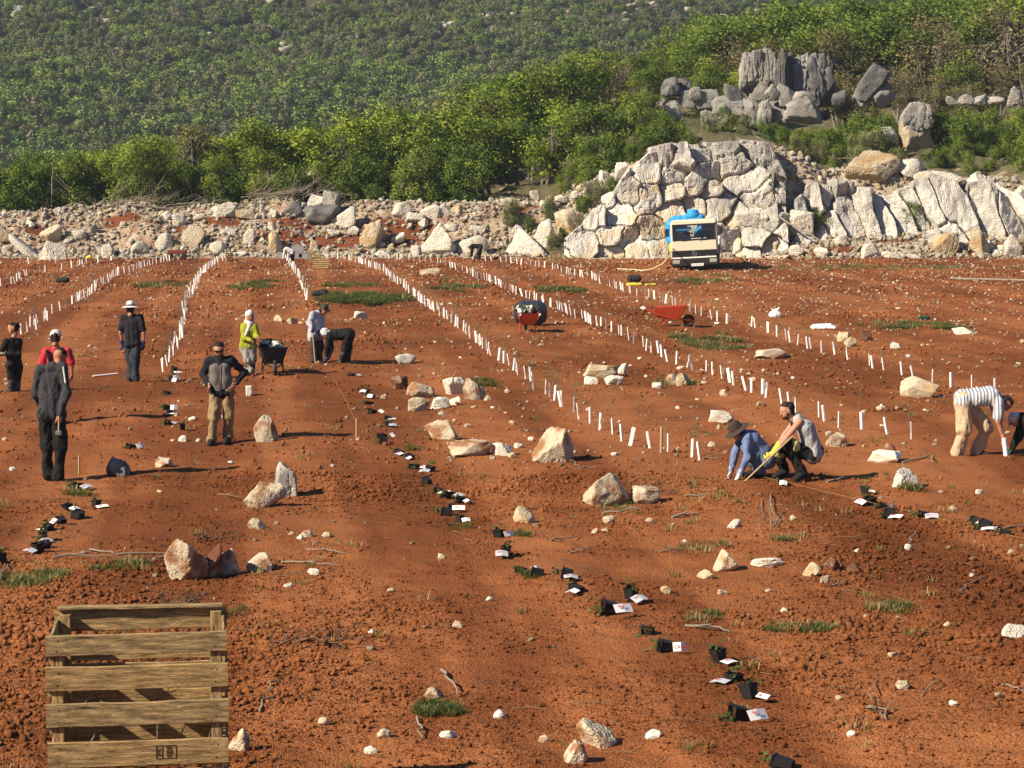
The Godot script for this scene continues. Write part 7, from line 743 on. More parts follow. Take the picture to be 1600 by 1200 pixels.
# kind: colour set; returns [crown mesh, trunk mesh]; about `tall` metres high
func tree_shapes(seed_: int, tall: float, wide: float, clumps: int, leaves: int, leaf_size: float, c0: Color, c1: Color, low: float, twiggy := false) -> Array:
	var r := RandomNumberGenerator.new()
	r.seed = seed_
	var crown := Shape.new()
	var wood := Shape.new()
	var lean := Vector3(r.randf_range(-0.25, 0.25), 0, r.randf_range(-0.25, 0.25))
	var top := Vector3(lean.x, tall * 0.72, lean.z)
	var stems := r.randi_range(1, 3)
	var bases := []
	for k in stems:
		var b0 := Vector3(r.randf_range(-0.25, 0.25) * (stems - 1), -0.3, r.randf_range(-0.2, 0.2) * (stems - 1))
		var t0 := top + Vector3(r.randf_range(-0.5, 0.5), r.randf_range(-0.8, 0.2), r.randf_range(-0.5, 0.5)) * (0.4 + 0.4 * stems)
		var m0 := b0.lerp(t0, 0.45) + Vector3(r.randf_range(-0.25, 0.25), 0, r.randf_range(-0.25, 0.25))
		var rr := tall * 0.018 + 0.03
		wood.tube([b0, m0, t0], [rr, rr * 0.7, rr * 0.25], 6)
		bases.append([b0, m0, t0])
	var lobes := []
	for k in r.randi_range(6, 9):
		var a := r.randf() * TAU
		var q := sqrt(r.randf()) * wide * 0.34
		lobes.append([Vector3(cos(a) * q + lean.x, tall * r.randf_range(low + 0.12, 0.86), sin(a) * q + lean.z), wide * r.randf_range(0.17, 0.30)])
	for k in clumps:
		var lb: Array = lobes[k % lobes.size()]
		var d := Vector3(r.randfn(), r.randfn(), r.randfn()).normalized()
		var ctr: Vector3 = lb[0] + d * float(lb[1]) * pow(r.randf(), 0.4) * Vector3(1, 0.9, 1)
		if ctr.y < 0.25:
			ctr.y = 0.25 + r.randf() * 0.3
		var st: Array = bases[k % stems]
		if k % 3 == 0 or twiggy:
			var from: Vector3 = st[1].lerp(st[2], r.randf())
			wood.tube([from, from.lerp(ctr, 0.55) + Vector3(0, 0.12, 0), ctr + d * 0.3], [0.028, 0.016, 0.006], 4, false)
		var cr := r.randf_range(0.26, 0.5) * (wide / 4.0 + 0.3)
		var shade := clampf(r.randfn(0.5, 0.36), 0.0, 1.0)
		for l in leaves:
			var o := Vector3(r.randfn(), r.randfn() * 0.8, r.randfn()) * cr * 0.5
			var cc := c0.lerp(c1, clampf(shade + r.randfn() * 0.22, 0.0, 1.0))
			crown.col = cc
			leaf_quad(crown, ctr + o, leaf_size * r.randf_range(0.7, 1.35), r, ((ctr + o - lb[0]).normalized() + o.normalized() * 0.7).normalized())
	return [crown.mesh(), wood.mesh()]

func make_tree(called: String, shapes: Array, label: String, group: String) -> Node3D:
	var t := thing(called, label, "tree" if called != "scrub_bush" else "bush", Vector3.ZERO, 0.0, group)
	t.set_meta("base_name", called)
	part("trunk", shapes[1], M.bark, t)
	part("crown", shapes[0], M.leaf, t)
	return t

func grass_tuft(seed_: int, blades: int, h: float, spread: float, c0: Color, c1: Color) -> ArrayMesh:
	var r := RandomNumberGenerator.new()
	r.seed = seed_
	var s := Shape.new()
	for k in blades:
		var a := r.randf() * TAU
		var p := Vector3(cos(a), 0, sin(a)) * sqrt(r.randf()) * spread * 0.5
		var out := Vector3(cos(a), 0, sin(a)) * r.randf_range(0.1, 0.9) * h + Vector3(r.randfn(), 0, r.randfn()) * h * 0.25
		var hh := h * r.randf_range(0.5, 1.0)
		var w := out.cross(Vector3.UP).normalized() * h * 0.05
		s.col = c0.lerp(c1, r.randf())
		var m := p + out * 0.4 + Vector3.UP * hh * 0.7
		s.quad(p - w, p + w, m + w * 0.7, m - w * 0.7)
		s.tri(m - w * 0.7, m + w * 0.7, p + out + Vector3.UP * hh)
	return s.mesh()

func sleeve_mesh(w: float, d: float, h: float) -> ArrayMesh:
	var s := Shape.new()
	var k := 0.004
	for f in [[w, d, 0.92, 1.0], [w - k, d - k, 0.92, -1.0]]:
		var q := []
		for y in [-0.05, h]:
			var g: float = 1.0 if y > 0.0 else f[2]
			q.append([Vector3(-f[0] / 2 * g, y, 0), Vector3(0, y, f[1] / 2 * g), Vector3(f[0] / 2 * g, y, 0), Vector3(0, y, -f[1] / 2 * g)])
		for i in 4:
			var j := (i + 1) % 4
			var mid := Vector3(0, h / 2, 0)
			if f[3] > 0:
				s.quad_out(q[0][i], q[0][j], q[1][j], q[1][i], mid)
			else:
				s.quad_out(q[0][i], q[0][j], q[1][j], q[1][i], mid + (q[0][i] + q[0][j] - mid * 2) * 5.0)
	# rim
	for i in 4:
		var sg := [Vector3(-1, 0, 0), Vector3(0, 0, 1), Vector3(1, 0, 0), Vector3(0, 0, -1)]
		var e := Vector3(w / 2, 0, d / 2)
		var e2 := Vector3((w - k) / 2, 0, (d - k) / 2)
		var j := (i + 1) % 4
		var up := Vector3(0, h, 0)
		s.quad_out(sg[i] * e + up, sg[j] * e + up, sg[j] * e2 + up, sg[i] * e2 + up, Vector3.ZERO)
	return s.mesh()

func twig_mesh(seed_: int, h: float) -> ArrayMesh:
	var r := RandomNumberGenerator.new()
	r.seed = seed_
	var s := Shape.new()
	var p := [Vector3.ZERO]
	for k in 4:
		p.append(p[-1] + Vector3(r.randf_range(-0.03, 0.03), h / 4, r.randf_range(-0.03, 0.03)))
	s.tube(p, [0.006, 0.005, 0.004, 0.003, 0.002], 4)
	for k in 4:
		var b: Vector3 = p[2].lerp(p[4], r.randf())
		s.tube([b, b + Vector3(r.randf_range(-0.08, 0.08), 0.06, r.randf_range(-0.08, 0.08))], [0.003, 0.002], 3)
	return s.mesh()

func sprig_mesh(seed_: int, h: float, count: int, spread: float, size: float) -> ArrayMesh:
	var r := RandomNumberGenerator.new()
	r.seed = seed_
	var s := Shape.new()
	for k in count:
		s.col = Color(0.045, 0.07, 0.018).lerp(Color(0.11, 0.12, 0.04), r.randf())
		leaf_quad(s, Vector3(r.randfn() * spread, h * r.randf_range(0.55, 1.05), r.randfn() * spread), size * r.randf_range(0.6, 1.3), r)
	return s.mesh()

func pot_mesh(w: float, h: float) -> ArrayMesh:                  # square tapered nursery pot, open at the top, standing on y = 0
	var s := Shape.new()
	var b := w * 0.36
	var t := w * 0.5
	var q := []
	for ring in [[b, 0.0], [t, h], [t * 0.9, h], [b * 0.85, h * 0.35]]:
		q.append([Vector3(-ring[0], ring[1], -ring[0]), Vector3(ring[0], ring[1], -ring[0]), Vector3(ring[0], ring[1], ring[0]), Vector3(-ring[0], ring[1], ring[0])])
	for i in 4:
		var j := (i + 1) % 4
		s.quad_out(q[0][i], q[0][j], q[1][j], q[1][i], Vector3(0, h / 2, 0))
		s.quad_out(q[1][i], q[1][j], q[2][j], q[2][i], Vector3(0, 0, 0))
		s.quad_out(q[2][i], q[2][j], q[3][j], q[3][i], (q[2][i] + q[2][j]) * 3.0)
	s.quad_out(q[0][0], q[0][1], q[0][2], q[0][3], Vector3(0, h, 0))
	s.quad_out(q[3][0], q[3][1], q[3][2], q[3][3], Vector3(0, -h, 0))
	s.box(T(0, h * 0.96, t), Vector3(w * 1.06, h * 0.1, 0.008))
	s.box(T(0, h * 0.96, -t), Vector3(w * 1.06, h * 0.1, 0.008))
	s.box(T(t, h * 0.96, 0), Vector3(0.008, h * 0.1, w * 1.04))
	s.box(T(-t, h * 0.96, 0), Vector3(0.008, h * 0.1, w * 1.04))
	var r := RandomNumberGenerator.new()      # soft plastic, dented
	r.seed = int(w * 1000 + h * 77)
	var dent := FastNoiseLite.new()
	dent.seed = r.seed
	dent.frequency = 9.0
	for i in s.v.size():
		var e := s.v[i]
		s.v[i] = e + Vector3(dent.get_noise_3dv(e), dent.get_noise_3dv(e + Vector3(9, 0, 0)) * 0.6, dent.get_noise_3dv(e + Vector3(0, 9, 0))) * w * 0.22
	return s.mesh()

func card_mesh(w: float, d: float, bend: float) -> ArrayMesh:    # a creased card, 3 mm thick
	var s := Shape.new()
	s.box(T(-w * 0.25 * cos(bend), w * 0.25 * sin(bend), 0, 0, 0, rad_to_deg(bend)), Vector3(w * 0.5, 0.003, d))
	s.box(T(w * 0.25 * cos(bend), w * 0.25 * sin(bend), 0, 0, 0, -rad_to_deg(bend)), Vector3(w * 0.5, 0.003, d))
	return s.mesh()

func text_part(words: String, size: float, m: Material, parent: Node3D, x: Transform3D) -> void:
	var t := TextMesh.new()
	var f := SystemFont.new()
	f.font_names = PackedStringArray(["Droid Sans"])
	f.font_weight = 700
	t.font = f
	t.text = words
	t.font_size = 32
	t.pixel_size = size / 32.0
	t.depth = 0.002
	part("lettering", t, m, parent, x)

# ---------------------------------------------------------------- figures: capsules joined by a smooth minimum, meshed as surface nets
func sdf(s: Shape, bones: Array, cell: float, k: float, amp := 0.0, freq := 9.0, grow := 0.0) -> void:
	var lo := Vector3.ONE * 1e6
	var hi := -lo
	for b in bones:
		var m: float = maxf(b[1], b[3]) + grow + cell * 2.5
		lo = lo.min(b[0] - Vector3.ONE * m).min(b[2] - Vector3.ONE * m)
		hi = hi.max(b[0] + Vector3.ONE * m).max(b[2] + Vector3.ONE * m)
	var nx := int((hi.x - lo.x) / cell) + 2
	var ny := int((hi.y - lo.y) / cell) + 2
	var nz := int((hi.z - lo.z) / cell) + 2
	var F := PackedFloat32Array()
	F.resize(nx * ny * nz)
	F.fill(1.0)
	for b in bones:
		var a: Vector3 = b[0]
		var ab: Vector3 = b[2] - a
		var ra: float = b[1] + grow
		var rd: float = b[3] + grow - ra
		var il := 1.0 / maxf(ab.length_squared(), 1e-8)
		var m := maxf(ra, ra + rd) + k * 0.6 + cell * 2.0
		var l0: Vector3 = (a.min(b[2]) - Vector3.ONE * m - lo) / cell
		var l1: Vector3 = (a.max(b[2]) + Vector3.ONE * m - lo) / cell
		for iz in range(maxi(0, int(l0.z)), mini(nz, int(l1.z) + 2)):
			for iy in range(maxi(0, int(l0.y)), mini(ny, int(l1.y) + 2)):
				var row := (iz * ny + iy) * nx
				for ix in range(maxi(0, int(l0.x)), mini(nx, int(l1.x) + 2)):
					var p := lo + Vector3(ix, iy, iz) * cell - a
					var t := clampf(p.dot(ab) * il, 0.0, 1.0)
					var d := (p - ab * t).length() - ra - rd * t
					var c := F[row + ix]
					var h := k - absf(d - c)
					F[row + ix] = minf(d, c) - (h * h / (4.0 * k) if h > 0.0 else 0.0)
	var id := PackedInt32Array()
	id.resize(F.size())
	id.fill(-1)
	var P := PackedVector3Array()
	var N := PackedVector3Array()
	var sx := [0, 1, 0, 1, 0, 1, 0, 1]
	var E := [[0, 1], [2, 3], [4, 5], [6, 7], [0, 2], [1, 3], [4, 6], [5, 7], [0, 4], [1, 5], [2, 6], [3, 7]]
	var step := [0, 1, nx, nx + 1, nx * ny, nx * ny + 1, nx * ny + nx, nx * ny + nx + 1]
	if amp > 0.0:
		for iz in nz:
			for iy in ny:
				var row := (iz * ny + iy) * nx
				for ix in nx:
					var c := F[row + ix]
					if c < 0.06 and c > -0.06:
						F[row + ix] = c + amp * n_fold.get_noise_3d((lo.x + ix * cell) * freq * 100.0, (lo.y + iy * cell) * freq * 55.0, (lo.z + iz * cell) * freq * 100.0)
	for iz in nz - 1:
		for iy in ny - 1:
			var row := (iz * ny + iy) * nx
			for ix in nx - 1:
				var i := row + ix
				var f0 := F[i]
				if f0 > cell * 2.0 or f0 < -cell * 2.0:
					continue
				var f := [f0, F[i + 1], F[i + nx], F[i + nx + 1], F[i + step[4]], F[i + step[5]], F[i + step[6]], F[i + step[7]]]
				var neg := 0
				for q in 8:
					if f[q] < 0.0:
						neg += 1
				if neg == 0 or neg == 8:
					continue
				var sum := Vector3.ZERO
				var cnt := 0
				for e in E:
					var fa: float = f[e[0]]
					var fb: float = f[e[1]]
					if (fa < 0.0) != (fb < 0.0):
						var u := fa / (fa - fb)
						var pa := Vector3(e[0] & 1, (e[0] >> 1) & 1, e[0] >> 2)
						var pb := Vector3(e[1] & 1, (e[1] >> 1) & 1, e[1] >> 2)
						sum += pa.lerp(pb, u)
						cnt += 1
				id[i] = P.size()
				P.append(lo + (Vector3(ix, iy, iz) + sum / cnt) * cell)
				N.append(Vector3(f[1] + f[3] + f[5] + f[7] - f[0] - f[2] - f[4] - f[6], f[2] + f[3] + f[6] + f[7] - f[0] - f[1] - f[4] - f[5], f[4] + f[5] + f[6] + f[7] - f[0] - f[1] - f[2] - f[3]).normalized())
	var st := [1, nx, nx * ny]
	for iz in range(1, nz - 1):
		for iy in range(1, ny - 1):
			for ix in range(1, nx - 1):
				var i := (iz * ny + iy) * nx + ix
				if id[i] < 0:
					continue
				var f0 := F[i] < 0.0
				for ax in 3:
					if (F[i + st[ax]] < 0.0) == f0:
						continue
					var d1: int = st[(ax + 1) % 3]
					var d2: int = st[(ax + 2) % 3]
					var a := id[i]
					var b := id[i - d1]
					var c := id[i - d1 - d2]
					var d := id[i - d2]
					if a < 0 or b < 0 or c < 0 or d < 0:
						continue
					var m := (P[c] - P[a]).cross(P[b] - P[a])
					if m.dot(N[a] + N[b] + N[c] + N[d]) < 0.0:
						var w := b
						b = d
						d = w
					s._sm(P[a], P[b], P[c], N[a], N[b], N[c])
					s._sm(P[a], P[c], P[d], N[a], N[c], N[d])

func hand_bones(w: Vector3, el: Vector3, side: Vector3, curl: float, sc := 1.0) -> Array:
	# palm along the forearm; side = direction of the thumb
	var d := (w - el).normalized()
	side = (side - d * side.dot(d)).normalized()
	var nrm := d.cross(side)
	var out := []
	var k0 := w + d * 0.02 * sc
	var k1 := w + d * 0.085 * sc
	out.append([k0 + side * 0.014 * sc, 0.022 * sc, k1 + side * 0.022 * sc, 0.017 * sc])
	out.append([k0 - side * 0.014 * sc, 0.022 * sc, k1 - side * 0.022 * sc, 0.016 * sc])
	var len_f := [0.070, 0.080, 0.074, 0.056]
	for i in 4:
		var o: float = (1.5 - i) * 0.021 * sc
		var a := k1 + side * o
		var bend := curl
		var d1 := (d * cos(bend) + nrm * sin(bend)).normalized()
		var d2 := (d * cos(bend * 2.2) + nrm * sin(bend * 2.2)).normalized()
		var m: Vector3 = a + d1 * len_f[i] * 0.55 * sc
		out.append([a, 0.0105 * sc, m, 0.0095 * sc])
		out.append([m, 0.0095 * sc, m + d2 * len_f[i] * 0.5 * sc, 0.0075 * sc])
	var t0 := w + d * 0.03 * sc + side * 0.026 * sc
	var t1 := t0 + (d * 0.7 + side * 0.6 + nrm * 0.3 * curl).normalized() * 0.04 * sc
	out.append([t0, 0.013 * sc, t1, 0.011 * sc])
	out.append([t1, 0.011 * sc, t1 + (d + nrm * curl).normalized() * 0.028 * sc, 0.009 * sc])
	return out

func head_bones(h: Vector3, fwd: Vector3, up: Vector3, sc := 1.0) -> Array:
	var side := fwd.cross(up).normalized()
	var p := func(f: float, u: float, s2: float) -> Vector3: return h + (fwd * f + up * u + side * s2) * sc
	return [
		[p.call(-0.025, 0.03, 0.0), 0.084 * sc, p.call(0.02, 0.035, 0.0), 0.078 * sc],
		[p.call(0.035, -0.02, 0.022), 0.052 * sc, p.call(0.035, -0.02, -0.022), 0.052 * sc],
		[p.call(0.03, -0.06, 0.018), 0.042 * sc, p.call(0.05, -0.085, 0.0), 0.030 * sc],
		[p.call(0.03, -0.06, -0.018), 0.042 * sc, p.call(0.05, -0.085, 0.0), 0.030 * sc],
		[p.call(0.088, 0.012, 0.0), 0.010 * sc, p.call(0.104, -0.022, 0.0), 0.014 * sc],
		[p.call(0.078, 0.028, 0.034), 0.013 * sc, p.call(0.078, 0.028, -0.034), 0.013 * sc],
		[p.call(0.072, -0.058, 0.016), 0.013 * sc, p.call(0.072, -0.058, -0.016), 0.013 * sc],
		[p.call(-0.005, 0.015, 0.078), 0.012 * sc, p.call(-0.008, -0.02, 0.076), 0.010 * sc],
		[p.call(-0.005, 0.015, -0.078), 0.012 * sc, p.call(-0.008, -0.02, -0.076), 0.010 * sc],
		[p.call(-0.02, -0.04, 0.0), 0.058 * sc, p.call(-0.035, -0.13, 0.0), 0.056 * sc]]

func person(p: Dictionary) -> Node3D:
	var at: Vector3 = p.at
	at.y = land(at.x, -at.z)
	var t := thing("person", p.label, "person", at)
	var j: Dictionary = p.j
	var sc: float = p.get("sc", 1.0)
	var cell: float = p.get("cell", 0.018)
	var g: float = p.get("bulk", 1.0) * sc
	var skin: Material = M[p.get("skin", "skin")]
	var fwd: Vector3 = (p.face as Vector3).normalized()
	var up: Vector3 = (p.get("up", Vector3.UP) as Vector3)
	up = (up - fwd * up.dot(fwd)).normalized()
	var side := fwd.cross(up)
	for q in ["shL", "shR"]:
		j[q] = (j[q] as Vector3).lerp(j.chest + (j.shL + j.shR) * 0.5 - j.chest, 0.13) - (j.chest - j.pelvis).normalized() * 0.0
	var belly: Vector3 = j.chest.lerp(j.pelvis, 0.55)
	var acr: Vector3 = (j.shR - j.shL).normalized()
	# --- body
	var s := Shape.new()
	var torso := [
		[j.shL, 0.052 * g, j.shR, 0.052 * g], [j.chest - acr * 0.06 * g, 0.105 * g, belly - acr * 0.05 * g, 0.10 * g],
		[j.chest + acr * 0.06 * g, 0.105 * g, belly + acr * 0.05 * g, 0.10 * g], [belly - acr * 0.05 * g, 0.10 * g, j.pelvis - acr * 0.05 * g, 0.11 * g], [belly + acr * 0.05 * g, 0.10 * g, j.pelvis + acr * 0.05 * g, 0.11 * g],
		[j.hipL, 0.10 * g, j.hipR, 0.10 * g]]
	var neck_a: Vector3 = j.shL.lerp(j.shR, 0.5) + (j.head - j.chest).normalized() * 0.02
	var nk := [[neck_a, 0.07 * g, j.head - up * 0.10 * sc - fwd * 0.02, 0.055 * g]]
	var arms := [[j.shL, 0.056 * g, j.elL, 0.043 * g], [j.elL, 0.043 * g, j.wrL, 0.029 * g], [j.shR, 0.056 * g, j.elR, 0.043 * g], [j.elR, 0.043 * g, j.wrR, 0.029 * g]]
	var legs := [[j.hipL, 0.08 * g, j.knL, 0.054 * g], [j.knL, 0.053 * g, j.anL, 0.036 * g], [j.hipR, 0.08 * g, j.knR, 0.054 * g], [j.knR, 0.053 * g, j.anR, 0.036 * g]]
	var feet := [[j.anL, 0.045 * sc, j.toeL, 0.034 * sc], [j.anR, 0.045 * sc, j.toeR, 0.034 * sc]]
	sdf(s, torso + nk + arms + legs + feet, cell, 0.04, 0.0, 9.0, -0.006)
	var tiny: bool = p.get("far", false)
	sdf(s, head_bones(j.head, fwd, up, sc), 0.03 if tiny else 0.0095, 0.022)
	var gl: String = p.get("gloves", "")
	var hL := hand_bones(j.wrL, j.elL, p.get("thumbL", Vector3(0.3, 0.2, 1)), p.get("curl", 0.45), sc * 1.05)
	var hR := hand_bones(j.wrR, j.elR, p.get("thumbR", Vector3(-0.3, 0.2, 1)), p.get("curl", 0.45), sc * 1.05)
	if not tiny:
		sdf(s, hL, 0.0075, 0.008)
		sdf(s, hR, 0.0075, 0.008)
	part("body", s.mesh(), skin, t)
	if gl and not tiny:
		for h in [[hL, j.wrL, j.elL], [hR, j.wrR, j.elR]]:
			var gs := Shape.new()
			sdf(gs, h[0] + [[h[1], 0.034, h[1] + (h[2] - h[1]).normalized() * p.get("cuff", 0.05), 0.038]], 0.009, 0.012, 0.0, 9.0, 0.004)
			part("glove", gs.mesh(), M[gl], t)
	# --- clothes
	var tops := Shape.new()
	var tb: Array = torso.duplicate()
	tb.append([neck_a, 0.06 * g, neck_a + up * 0.02, 0.06 * g])
	var sl: float = p.get("sleeve", 1.0)      # 0 none, 0.5 short, 1 long
	if sl < 0.1:
		tb[0] = [j.shL.lerp(j.shR, 0.2), 0.05 * g, j.shR.lerp(j.shL, 0.2), 0.05 * g]
	if sl > 0.9:
		tb += arms
	elif sl > 0.1:
		tb += [[j.shL, 0.062 * g, j.shL.lerp(j.elL, 0.8), 0.06 * g], [j.shR, 0.062 * g, j.shR.lerp(j.elR, 0.8), 0.06 * g]]
	sdf(tops, tb, cell, 0.045, 0.017, 8.0, 0.014)
	var top := part(p.get("top_name", "shirt"), tops.mesh(), M[p.top], t)
	if p.has("panel"):                        # a front panel of another cloth
		var ps := Shape.new()
		var pf := Vector3(fwd.x, 0, fwd.z).normalized()
		sdf(ps, [[j.chest - acr * 0.07 * g + pf * 0.038, 0.085 * g, belly - acr * 0.075 * g + pf * 0.038, 0.085 * g], [j.chest + acr * 0.07 * g + pf * 0.038, 0.085 * g, belly + acr * 0.075 * g + pf * 0.038, 0.085 * g], [belly - acr * 0.075 * g + pf * 0.038, 0.085 * g, j.pelvis - acr * 0.05 + Vector3.UP * 0.05 + pf * 0.038, 0.085 * g], [belly + acr * 0.075 * g + pf * 0.038, 0.085 * g, j.pelvis + acr * 0.05 + Vector3.UP * 0.05 + pf * 0.038, 0.085 * g]], cell, 0.05, 0.006, 9.0, 0.014)
		part("front_panel", ps.mesh(), M[p.panel], top)
	var bot := Shape.new()
	var bb := [[j.pelvis - acr * 0.05 * g, 0.108 * g, j.pelvis + acr * 0.05 * g, 0.108 * g], torso[5]]
	for l in legs:
		bb.append([l[0], l[1] + 0.006, l[2], l[3] + p.get("flare", 0.022)])
	sdf(bot, bb, cell, 0.022, 0.026, 7.5, 0.014 if p.get("tuck", true) else 0.004)
	part("trousers", bot.mesh(), M[p.bottom], t)
	for k in [["anL", "toeL", "knL"], ["anR", "toeR", "knR"]]:
		var sh := Shape.new()
		var fb := [[j[k[0]], 0.052 * sc, j[k[1]], 0.038 * sc], [j[k[0]] + Vector3(0, -0.03, 0) * sc, 0.05 * sc, j[k[1]] + Vector3(0, -0.005, 0), 0.036 * sc]]
		if p.get("boots", 0.0) > 0.0:
			fb.append([j[k[0]], 0.06 * sc, j[k[0]].lerp(j[k[2]], p.boots), 0.074 * sc])
		sdf(sh, fb, 0.03 if tiny else 0.014, 0.02, 0.0, 9.0, 0.006)
		part("boot" if p.get("boots", 0.0) > 0.0 else "shoe", sh.mesh(), M[p.get("shoe", "shoe_dark")], t)
	if tiny:
		if p.get("scarf", "") != "":
			var sc0 := Shape.new()
			sdf(sc0, [[j.head, 0.12, j.head + up * 0.03, 0.12]], 0.03, 0.03)
			part("headscarf", sc0.mesh(), M[p.scarf], t)
		else:
			var hr0 := Shape.new()
			sdf(hr0, [[j.head - fwd * 0.03 + up * 0.05, 0.092, j.head + up * 0.05, 0.085]], 0.03, 0.02)
			part("hair", hr0.mesh(), M.hair_dark, t)
		return t
	# --- face
	for e in [-1, 1]:
		var es := Shape.new()
		sdf(es, [[j.head + fwd * 0.083 * sc + up * 0.010 * sc + side * 0.033 * e * sc, 0.010 * sc, j.head + fwd * 0.084 * sc + up * 0.010 * sc + side * 0.027 * e * sc, 0.010 * sc]], 0.005, 0.004)
		part("eye", es.mesh(), M.eye_dark, t)
	var ms := Shape.new()
	sdf(ms, [[j.head + fwd * 0.083 * sc - up * 0.055 * sc - side * 0.02 * sc, 0.006, j.head + fwd * 0.083 * sc - up * 0.055 * sc + side * 0.02 * sc, 0.006]], 0.004, 0.004)
	part("mouth", ms.mesh(), M.lip, t)
	# --- hair, hats
	var hatted: bool = p.get("hat", "") != ""
	var hp := func(f: float, u: float, s2: float) -> Vector3: return j.head + (fwd * f + up * u + side * s2) * sc
	if p.get("hair", "") != "":
		var hs := Shape.new()
		var hb := [[hp.call(-0.035, 0.045, 0.0), 0.088 * sc, hp.call(0.005, 0.066, 0.0), 0.074 * sc], [hp.call(-0.05, -0.02, 0.0), 0.066 * sc, hp.call(-0.05, 0.03, 0.0), 0.075 * sc]]
		if hatted:
			hb = [[hp.call(-0.045, -0.055, 0.025), 0.055 * sc, hp.call(-0.045, 0.03, 0.01), 0.072 * sc], [hp.call(-0.045, -0.055, -0.025), 0.055 * sc, hp.call(-0.045, 0.03, -0.01), 0.072 * sc]]
		if p.hair == "bun":
			hb.append([hp.call(-0.11, 0.07, 0.0), 0.05 * sc, hp.call(-0.12, 0.02, 0.0), 0.045 * sc])
		sdf(hs, hb, 0.010, 0.02, 0.010, 20.0)
		part("hair", hs.mesh(), M.hair_dark, t)
	if p.get("beard", false):
		var bs := Shape.new()
		sdf(bs, [[hp.call(0.02, -0.03, 0.055), 0.025, hp.call(0.05, -0.085, 0.022), 0.032], [hp.call(0.02, -0.03, -0.055), 0.025, hp.call(0.05, -0.085, -0.022), 0.032], [hp.call(0.06, -0.085, 0.015), 0.032, hp.call(0.06, -0.085, -0.015), 0.032]], 0.009, 0.015, 0.006, 22.0)
		part("beard", bs.mesh(), M.hair_dark, t)
	var bx := Basis(side, up, -fwd)
	if p.get("hat", "") == "brim":
		var hh := Shape.new()
		var o: Vector3 = hp.call(-0.01, 0.052, 0.0)
		hh.lathe(Transform3D(bx, o), [Vector2(0.0, 0.115), Vector2(0.05, 0.112), Vector2(0.082, 0.09), Vector2(0.10, 0.03), Vector2(0.105, 0.0), Vector2(0.15, -0.012), Vector2(0.195, -0.035), Vector2(0.195, -0.041), Vector2(0.10, -0.010), Vector2(0.095, 0.0)], 20)
		var hat := part("hat", hh.mesh(), M[p.hat_mat], t)
		var bd := Shape.new()
		bd.lathe(Transform3D(bx, o), [Vector2(0.1075, 0.004), Vector2(0.105, 0.03), Vector2(0.1, 0.03)], 20)
		part("hat_band", bd.mesh(), M[p.get("band", "hair_dark")], hat)
	if p.get("hat", "") == "cap":
		var hh := Shape.new()
		var o: Vector3 = hp.call(-0.01, 0.045, 0.0)
		hh.lathe(Transform3D(bx, o), [Vector2(0.0, 0.092), Vector2(0.045, 0.085), Vector2(0.085, 0.055), Vector2(0.106, 0.0), Vector2(0.104, -0.025), Vector2(0.098, -0.025)], 18)
		var cap := part("cap", hh.mesh(), M[p.hat_mat], t)
		var vs := Shape.new()
		sdf(vs, [[hp.call(0.08, 0.05, 0.045), 0.012, hp.call(0.15, 0.035, 0.03), 0.009], [hp.call(0.08, 0.05, -0.045), 0.012, hp.call(0.15, 0.035, -0.03), 0.009], [hp.call(0.10, 0.05, 0.0), 0.012, hp.call(0.16, 0.035, 0.0), 0.009]], 0.008, 0.03)
		part("visor", vs.mesh(), M[p.get("visor", p.hat_mat)], cap)
	if p.get("scarf", "") != "":
		var hs := Shape.new()
		var hb := [[hp.call(-0.045, 0.05, 0.0), 0.10 * sc, hp.call(0.0, 0.065, 0.0), 0.088 * sc], [hp.call(-0.055, -0.05, 0.0), 0.085 * sc, hp.call(-0.05, 0.03, 0.0), 0.095 * sc], [hp.call(-0.01, -0.10, 0.07), 0.035 * sc, hp.call(0.0, 0.03, 0.082), 0.03 * sc], [hp.call(-0.01, -0.10, -0.07), 0.035 * sc, hp.call(0.0, 0.03, -0.082), 0.03 * sc], [hp.call(-0.04, -0.14, -0.06), 0.07 * sc, hp.call(-0.04, -0.14, 0.06), 0.07 * sc], [hp.call(0.05, -0.15, 0.03), 0.045 * sc, hp.call(0.05, -0.15, -0.03), 0.045 * sc]]
		if p.has("scarf_tail"):
			hb.append([hp.call(0.05, -0.15, 0.0), 0.045 * sc, p.scarf_tail, 0.03 * sc])
		sdf(hs, hb, 0.012, 0.03, 0.010, 14.0)
		part("headscarf", hs.mesh(), M[p.scarf], t)
	if p.get("glasses", false):
		var gs := Shape.new()
		sdf(gs, [[hp.call(0.092, 0.010, 0.048), 0.020, hp.call(0.096, 0.008, 0.026), 0.021], [hp.call(0.092, 0.010, -0.048), 0.020, hp.call(0.096, 0.008, -0.026), 0.021], [hp.call(0.10, 0.018, 0.02), 0.008, hp.call(0.10, 0.018, -0.02), 0.008], [hp.call(0.085, 0.015, 0.07), 0.007, hp.call(0.0, 0.015, 0.085), 0.006], [hp.call(0.085, 0.015, -0.07), 0.007, hp.call(0.0, 0.015, -0.085), 0.006]], 0.007, 0.006)
		part("sunglasses", gs.mesh(), M.eye_dark, t)
	return t

